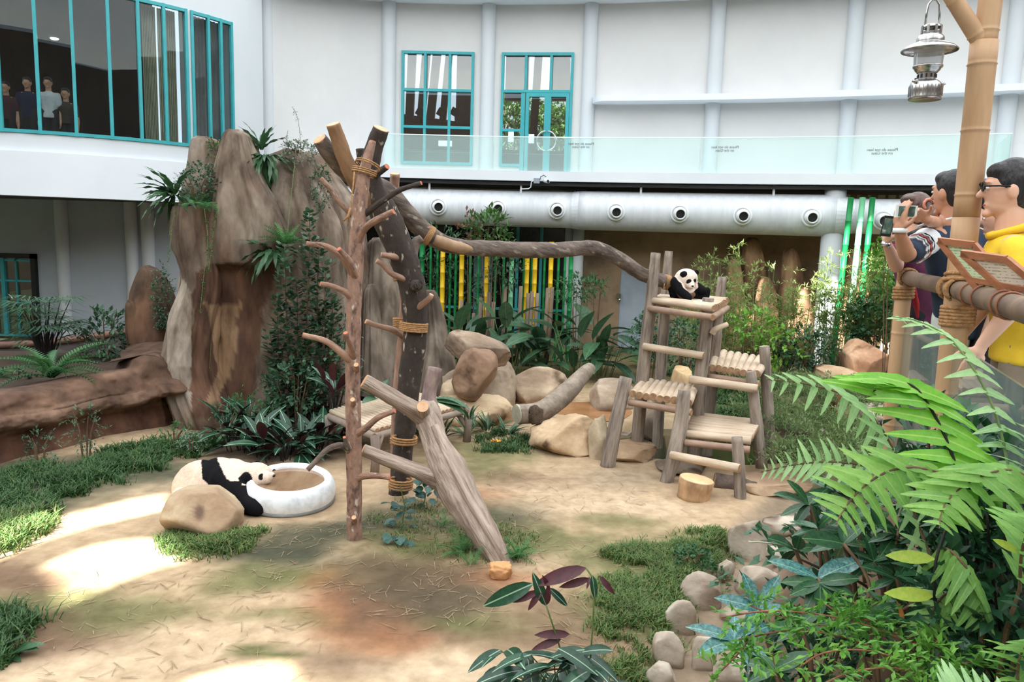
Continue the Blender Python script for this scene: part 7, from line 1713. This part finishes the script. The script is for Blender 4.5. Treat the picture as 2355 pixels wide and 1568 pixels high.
M_wph = mk('white_phone', (226, 230, 232), rough=.35)
# --- man in navy polo, holding a phone up
Yn = 4.55
hc = at(2188, 443, Yn); fN = V((-.42, .9, 0))
navy = cloth('navy_cotton', (40, 56, 78), (30, 44, 64))
ph = at(2084, 486, 4.05)
_, Cn, rn, fn_, _h = person('man in a navy polo with a zigzag sleeve, holding up a white phone', hc, fN, 1.06, SK2, HAIR, navy, cloth('dotted_shorts', (216, 218, 212)), .215, lower='shorts', arms=(
    dict(side=-1, elbow=at(2086, 585, 4.15), wrist=at(2069, 535, 4.06), fd=(-.05, .02, 1), pd=(.9, .35, .1), curl=.7, hs=-1), dict(side=1, elbow=at(2165, 520, 4.75), wrist=at(2133, 505, 4.25), fd=(-.8, -.35, .25), pd=(-.3, -.7, -.3), curl=.8)), hip=(at(2196, 800, 4.66).x, 4.66, 0), sleeve=.62)
phone(ph, CR * 1.0 + V((0, .12, -.03)), (.02, -.05, 1), 'white phone held up sideways by the man in navy', M_wph, M_scr, .118, .062)
Wb = at(2070, 530, 4.06); pe = bpy.data.objects['person']
MB().tube([Wb + V((0, 0, -.012)), Wb + V((0, 0, .012))], [.036, .035], 16).build('wristband', M_wph, pe, True)
# sleeve pattern: white yoke and zigzag bands
S0, E0 = Cn - rn * .215 * .92 - V((0, 0, .03)), at(2086, 585, 4.15)
ax = (E0 - S0).normalized(); xr = ax.cross(V((0, 0, 1))).normalized(); yr = xr.cross(ax)
def slv(t, a, r_): return S0.lerp(E0, t) + (xr * math.cos(a) + yr * math.sin(a)) * r_
M_wcl = cloth('white_cotton', (222, 226, 230)); M_rcl = cloth('red_cotton', (196, 92, 84)); 
mb = MB(); vs = []
for i in range(9):
    for j in range(13): vs.append(slv(.05 + .30 * i / 8, math.pi * (.1 + 1.2 * j / 12), .079 - .006 * i / 8))
mb.add(vs, [(i * 13 + j, i * 13 + j + 1, (i + 1) * 13 + j + 1, (i + 1) * 13 + j) for i in range(8) for j in range(12)]); mb.build('sleeve_patch', M_wcl, pe, True)
for b, (t0, mt) in enumerate(((.42, M_wcl), (.52, M_rcl), (.62, M_wcl), (.72, M_wcl))):
    P = [slv(t0 + (.05 if k % 2 else 0), math.pi * (.05 + 1.35 * k / 16), .076 - .006 * t0) for k in range(17)]; MB().tube(P, .005, 5).build('zigzag', mt, pe)
MB().tube([at(2108, 522, 4.28), at(2135, 512, 4.36), at(2160, 507, 4.45)], .008, 6).build('piping', M_wcl, pe)
MB().tube([at(2175, 505, 4.42), at(2195, 500, 4.40), at(2215, 500, 4.42)], .006, 6).build('collar_stripe', M_wcl, pe)
# --- woman with ponytail
Yw = 5.25
hw = at(2102, 487, Yw); fW = V((-.42, .9, 0)); ponyt = at(2133, 470, 5.15)
person('woman with a ponytail and maroon top, holding a phone over the rail', hw, fW, 1.04, SK, HAIRB, cloth('maroon_cotton', (112, 52, 84), (84, 38, 62)), cloth('dark_trousers', (40, 42, 48)), .17, arms=(
    dict(side=-1, elbow=at(2062, 612, 5.00), wrist=at(2040, 562, 4.85), fd=(-.15, 0, 1), pd=(.8, .2, .3), curl=.8, hs=-1), dict(side=1, elbow=at(2095, 590, 5.20), wrist=at(2062, 545, 5.02), fd=(-.3, -.2, .8), pd=(-.7, -.2, .2), curl=.8)), hip=(at(2105, 760, 5.35).x, 5.35, 0),
    hair_extra=[('c', ponyt, at(2140, 500, 5.13), .03, .05), ('c', at(2140, 500, 5.13), at(2136, 530, 5.15), .05, .025), ('e', at(2095, 458, 5.22), (.05, .05, .03))])
wo = bpy.data.objects['person.001']
MB().tube([ponyt + V((.035 * math.cos(a), -.02, .035 * math.sin(a))) for a in [k * .7 for k in range(10)]], .010, 6).build('hair_tie', cloth('peach_scrunchie', (230, 150, 128)), wo, True)
Ww = at(2037, 563, 4.85); MB().tube([Ww + V((-.004, 0, -.012)), Ww + V((.004, 0, .012))], [.03, .03], 14).build('wrist_watch', M_chrome, wo, True)
MB().tube([at(2092, 540, 5.10), at(2110, 535, 5.02), at(2130, 545, 5.06)], [.02, .03, .02], 8).build('scarf', M_black, wo, True)
MB().tube([at(2092, 632, 5.10), at(2100, 655, 5.10), at(2108, 700, 5.12), at(2110, 730, 5.15)], [.012, .016, .018, .010], 8).build('red_sash', cloth('red_sash', (186, 44, 48)), wo, True)
phone(at(2041, 520, 4.80), (.15, .0, 1), (-1, .2, .1), 'black phone held upright by the ponytailed woman', M_black, M_scr, .125, .06)
phone(at(2053, 543, 4.90), (.1, .05, 1), (-1, .3, 0), 'dark phone with a red case beside the black phone', mk('red_case', (176, 60, 66), rough=.5), M_scr, .10, .055)
# --- man in black behind the bamboo post, man in yellow, one more face behind
person('man in a black shirt half hidden behind the bamboo post', at(2248, 455, 5.3), (-.8, .6, 0), 1.02, SK, HAIR, cloth('black_cotton', (36, 38, 44)), MATS['dark_trousers'], .20)
yl = cloth('yellow_cotton', (238, 200, 56), (226, 184, 40))
person('man in a yellow polo shirt with glasses and khaki trousers', at(2318, 436, 3.72), (-.93, .36, 0), 1.08, SK, HAIR, yl, cloth('khaki_cotton', (150, 134, 116), (132, 116, 98)), .215, hip=(at(2330, 800, 3.8).x, 3.8, 0), sleeve=.6, hairk=dict(top=.012), arms=[dict(side=s_, elbow=at(2318, 436, 3.72) + V((-.93, .36, 0)) * -.04 + V((.36, .93, 0)) * s_ * .27 + V((0, 0, -.50)), wrist=at(2318, 436, 3.72) + V((-.93, .36, 0)) * .08 + V((.36, .93, 0)) * s_ * .24 + V((0, 0, -.72)), fd=(-.3, .1, -1), pd=(-.36 * s_, -.93 * s_, 0), curl=.5, hs=s_) for s_ in (-1, 1)])
ym = bpy.data.objects['person.003']; hcY = at(2318, 436, 3.72); fY = V((-.93, .36, 0)).normalized(); rY = fY.cross(V((0, 0, 1))).normalized()
gl = MB()
for s in (-1, 1):
    c = hcY + fY * .108 + rY * s * .036 + V((0, 0, .012)); gl.tube([c + rY * .03 * math.cos(a) + V((0, 0, .021 * math.sin(a))) for a in [k * 6.2832 / 14 for k in range(15)]], .0042, 6)
    gl.tube([c + rY * s * .03, hcY + rY * s * .088 + V((0, 0, .012)) + fY * .05, hcY + rY * s * .09 + V((0, 0, .008)) - fY * .01], .004, 6)
gl.tube([hcY + fY * .112 - rY * .008 + V((0, 0, .015)), hcY + fY * .112 + rY * .008 + V((0, 0, .015))], .004, 6); gl.build('glasses', M_black, ym)
mb = MB(); ncol = hcY - fY * .03 + V((0, 0, -.20)); mb.tube([ncol + (fY * .085 * math.cos(a) + rY * .085 * math.sin(a)) + V((0, 0, .012 - .03 * math.cos(a))) for a in [k * 6.2832 / 20 for k in range(21)]], .018, 8); mb.build('collar', yl, ym, True)
person('visitor mostly hidden behind the man in yellow', at(2300, 505, 4.6), (-.8, .5, 0), .95, SK, HAIR, MATS['maroon_cotton'], MATS['dark_trousers'], .17)
# --- people in the dark room behind the curved window
for i, (px, py, c, lb) in enumerate(((12, 200, (70, 40, 46), 'dim figure at the edge of the picture behind the curved windows'), (62, 190, (34, 40, 66), 'dim figure in a dark blue headscarf and top behind the curved windows'), (110, 190, (200, 200, 204), 'dim figure in a white top with a red strap behind the second pane'), (150, 215, (60, 54, 50), 'dim dark-haired figure seen from behind in the second pane'))):
    p = drum(px); Pq = at(px, py, p.y + .75); ZF = ZSILL - .25
    person(lb, Pq, (.3, -1, 0), 1.0, SK2, HAIR, cloth('room_shirt', c), MATS['dark_trousers'], .18, hip=(Pq.x, Pq.y, 0, ZSILL - .24), legvox=.03, cat_group='visitors behind the curved windows')
ZF = ZW
# ================================================================ bamboo rail, posts, lantern, boards
M_bam = mk('dry_bamboo', (196, 160, 124), (166, 128, 94), scale=5, rough=.55, stretch=(1, 1, .15), bump=.15)
M_bamd = mk('weathered_bamboo', (128, 104, 84), (96, 78, 64), scale=6, rough=.65, stretch=(.4, 1, 1))
ZRAIL = 2.88
def rp(px, py): return gnd(px, py, ZRAIL)
R0, R1, R2 = rp(2085, 638), rp(2195, 664), rp(2372, 718)
def culm(name, A, B, r, mat, parent, node=.34, n=18, r2=None):
    A, B = V(A), V(B); L = (B - A).length; k = max(1, int(L / node)); P = []; R_ = []
    for i in range(k + 1):
        t = (i + .35) / (k + .7)
        for dt, rr in ((-.02, 1), (-.006, 1.0), (0, 1.07), (.006, 1.0), (.02, 1)): P.append(t + dt / L); R_.append(rr)
    T_ = [0] + P + [1]; R_ = [1] + R_ + [1]
    o = MB().tube([A.lerp(B, max(0, min(1, t))) for t in T_], [lerp(r, r2 or r, max(0, min(1, t))) * q for t, q in zip(T_, R_)], n).build(name, mat, parent, True)
    return o
bf = root('bamboo_rail', (R1.x, R1.y, ZW), 'bamboo handrail lashed with rope, before the visitors', 'railing')
RE = R2 + (R2 - R1) * 1.6
culm('handrail', R0, R1, .046, M_bamd, bf, .6); culm('handrail', R1 + (R1 - R0).normalized() * .05, RE, .047, M_bamd, bf, .7)
p1 = V((R0.x - .02, R0.y - .02, 0)); culm('rail_post', V((p1.x, p1.y, ZW - .3)), V((p1.x, p1.y, ZRAIL + .05)), .05, M_bam, bf)
p3 = RE; culm('rail_post', V((p3.x, p3.y, ZW - .3)), V((p3.x, p3.y, ZRAIL + .05)), .055, M_bam, bf)
def lash(P, ax, rad, turns, pitch, r=.011): return rope(bf, (P, ax), r, turns, pitch, rad, 'rope_lashing')
lash(V((p1.x, p1.y, ZRAIL - .10)), (0, 0, 1), .058, 4, .02); lash(R0 + (R1 - R0).normalized() * .05, (R1 - R0), .056, 3, .02)
for s in (.0,): lash(R1 + (R2 - R1).normalized() * .10, (R2 - R1), .057, 3, .022)
lash(R1 - (R2 - R1).normalized() * .10, (R2 - R1), .057, 3, .022)
# glass below the rail
for A, B in ((R0, R1), (R1, RE)):
    d = (B - A).normalized(); a, b = A + d * .08, B - d * .08; MB().panel((a.x, a.y), (b.x, b.y), ZW - .05, ZRAIL - .26, .012).build('glass_pane', G_low, bf)
# lamp post: tall forked bamboo
lp = root('bamboo_lamp_post', (R1.x, R1.y, ZW), 'tall forked bamboo post with a side stub carrying the lantern', 'post')
Pb = V((R1.x - .01, R1.y - .07, ZW - .3))
YT = Pb.y
top = at(2262, 95, YT); topo = at(2290, -60, YT); 
def bez(x, y): return at(x, y, YT)
culm('post', Pb, bez(2222, 500), .062, M_bam, lp, .40); culm('post', bez(2222, 500), bez(2264, 95), .060, M_bam, lp, .36, r2=.062); culm('post', bez(2264, 110), bez(2288, -80), .052, M_bam, lp, .3)
culm('side_branch', bez(2262, 105), bez(2178, -25), .042, M_bam, lp, .22, r2=.036); culm('stub', bez(2270, 118), bez(2308, 118), .036, M_bam, lp, .5)
lash(V((Pb.x, Pb.y, ZRAIL - .13)), (0, 0, 1), .072, 6, .017); lash(V((Pb.x, Pb.y, ZRAIL + .06)), (.15, .1, 1), .072, 2, .03)
# lantern
YLn = YT - .02; LB = at(2126, 231, YLn); LT = at(2146, 62, YLn); hgt = (LT - LB).length; k = ppm(YLn)
ln = root('lantern', LB, 'silver storm lantern with ribbed glass hanging beside the bamboo post', 'lantern')
Mx = Matrix.Translation(LB)
def lz(y): return at(2126 + (231 - y) * .09, y, YLn).z - LB.z
M_ln = mk('lantern_metal', (196, 194, 192), (150, 148, 148), scale=10, rough=.25, metal=1.0, stretch=(6, 6, .2))
def ring(prof, name, mat=M_ln, n=32, par=None): return MB().lathe([(r_ * k, lz(y)) for r_, y in prof], n, Mx, False).build(name, mat, par or ln, True)
ring([(0, 228), (33, 230), (34, 226), (33, 222), (34, 212), (34, 198), (30, 188), (22, 184), (18, 182)], 'tank')
ring([(19, 184), (19, 168)], 'burner_collar'); ring([(20, 169), (26, 162), (27, 158), (30, 156), (31, 152), (26, 150)], 'gallery')
ring([(29, 152), (30, 130), (30, 112)], 'glass_globe', glass('ribbed_glass', (.80, .82, .84), .30, .12, .25, (.75, .78, .8)))
ring([(57, 118), (58, 116), (50, 108), (36, 101), (28, 97), (27, 92)], 'hood'); ring([(28, 97), (28, 88), (25, 82), (19, 79)], 'vent_collar'); ring([(20, 79), (20, 74)], 'chimney'); ring([(20, 64), (20, 59), (15, 57), (0, 57)], 'chimney_cap')
for j in range(8):
    a = j * math.pi / 4; MB().box(LB + V((20 * k * math.cos(a), 20 * k * math.sin(a), (lz(79) + lz(60)) / 2)), (.005, .012, lz(60) - lz(79)), a).build('chimney_rib', M_ln, ln)
for j in range(26):
    a = j * 6.2832 / 26
    MB().tube([LB + V((33.6 * k * math.cos(a), 33.6 * k * math.sin(a), lz(222))), LB + V((33.6 * k * math.cos(a), 33.6 * k * math.sin(a), lz(199)))], .0022, 5).build('tank_rib', M_ln, ln)
for j in range(12):
    a = j * math.pi / 6; MB().box(LB + V((19.3 * k * math.cos(a), 19.3 * k * math.sin(a), lz(176))), (.003, .008, .016), a).build('collar_slot', M_black, ln)
MB().tube([LB + V((-26 * k, -.02, lz(194))), LB + V((-34 * k, -.03, lz(188)))], [.006, .012], 10).build('filler_cap', M_ln, ln, True); MB().tube([LB + V((27 * k, -.02, lz(198))), LB + V((35 * k, -.03, lz(193)))], .006, 8).build('valve', M_ln, ln, True)
hx = 15
MB().tube([LB + V(v) for v in [(-hx * k, 0, lz(60)), (-hx * k * .95, 0, lz(30)), (-hx * k * .8, 0, lz(10)), (-hx * k * .35, 0, lz(0)), (0, 0, lz(-2)), (hx * k * .35, 0, lz(0)), (hx * k * .8, 0, lz(10)), (hx * k * .95, 0, lz(30)), (hx * k, 0, lz(60))]], .005, 8).build('bail_handle', M_ln, ln, True)
MB().tube([LB + V((0, 0, lz(-2))), bez(2166, -20) + V((0, 0, -.02)), bez(2172, -24)], .003, 5).build('hook_wire', M_ln, ln)
# information boards strapped to the rail
M_frame = mk('board_frame', (176, 116, 84), (150, 94, 66), scale=8, rough=.5, stretch=(1, 1, 4))
def printed(name, c):
    m = mk(name, c, rough=.6); nt = m.node_tree; N = nt.nodes; L = nt.links; b = N['Principled BSDF']
    tc = N.new('ShaderNodeTexCoord'); wv = N.new('ShaderNodeTexWave'); wv.inputs['Scale'].default_value = 26; wv.bands_direction = 'Z'; L.new(tc.outputs['Object'], wv.inputs[0])
    nz_ = N.new('ShaderNodeTexNoise'); nz_.inputs['Scale'].default_value = 60; L.new(tc.outputs['Object'], nz_.inputs[0])
    mu = N.new('ShaderNodeMath'); mu.operation = 'MULTIPLY'; L.new(wv.outputs[1], mu.inputs[0]); L.new(nz_.outputs[0], mu.inputs[1])
    r_ = N.new('ShaderNodeValToRGB'); r_.color_ramp.elements[0].position = .40; r_.color_ramp.elements[1].position = .50; r_.color_ramp.elements[0].color = srgb(*c); r_.color_ramp.elements[1].color = srgb(*[int(x * .72) for x in c])
    L.new(mu.outputs[0], r_.inputs[0]); L.new(r_.outputs[0], b.inputs['Base Color']); return m
def board(lb, TL, TR, BL_, mat, fr=.10):
    TL, TR, BL_ = V(TL), V(TR), V(BL_); BR2 = TR + BL_ - TL; x = (TR - TL); y = (BL_ - TL); n_ = x.cross(y).normalized()
    if n_.y > 0: n_ = -n_
    g = root('information_board', (BL_ + BR2) / 2, lb, 'sign', 'information boards on the rail'); t = n_ * .012
    MB().hexa([TL - t, TR - t, BR2 - t, BL_ - t, TL, TR, BR2, BL_]).build('backing', M_frame, g)
    MB().add([TL + x * fr + y * fr * .7 + n_ * .003, TR - x * fr + y * fr * .7 + n_ * .003, BR2 - x * fr - y * fr * .7 + n_ * .003, BL_ + x * fr - y * fr * .7 + n_ * .003], [(0, 1, 2, 3)]).build('printed_sheet', mat, g)
    for a, b in ((TL, TR), (TR, BR2), (BR2, BL_), (BL_, TL)): MB().bar(a + n_ * .004, b + n_ * .004, .03, .016, n_).build('frame_bar', M_frame, g)
    MB().bar(TL.lerp(BL_, .62) + n_ * .004, TR.lerp(BR2, .62) + n_ * .004, .022, .012, n_).build('frame_bar', M_frame, g)
YB1 = 3.35
board('information board with a pale green sheet, strapped to the rail beside the bamboo post', at(2162, 553, 3.55), at(2243, 563, 3.35), at(2280, 700, 3.30), printed('green_print', (196, 214, 178)))
board('information board with a cream sheet, nearest the man in yellow', at(2215, 582, 3.25), at(2318, 596, 3.02), at(2350, 700, 3.0), printed('cream_print', (214, 200, 184)))
M_strap = mk('leather_strap', (150, 96, 68), (126, 78, 54), scale=10, rough=.6)
for i, px in enumerate((2252, 2285, 2335, 2350)):
    t = (px - 2195) / (2372 - 2195); c = R1.lerp(R2, t * .9); d = (R2 - R1).normalized(); sx = d.orthogonal().normalized(); sy = d.cross(sx)
    tag(MB().tube([c + (sx * math.cos(a) + sy * math.sin(a)) * .052 + d * (.04 * a / 6.28) for a in [k_ * 6.2832 / 20 for k_ in range(21)]], .005, 6).build('rail_strap', M_strap, None, True), 'brown leather strap round the handrail, ' + ('first', 'second', 'third', 'fourth')[i] + ' from the bamboo post', 'strap', 'straps holding the boards')
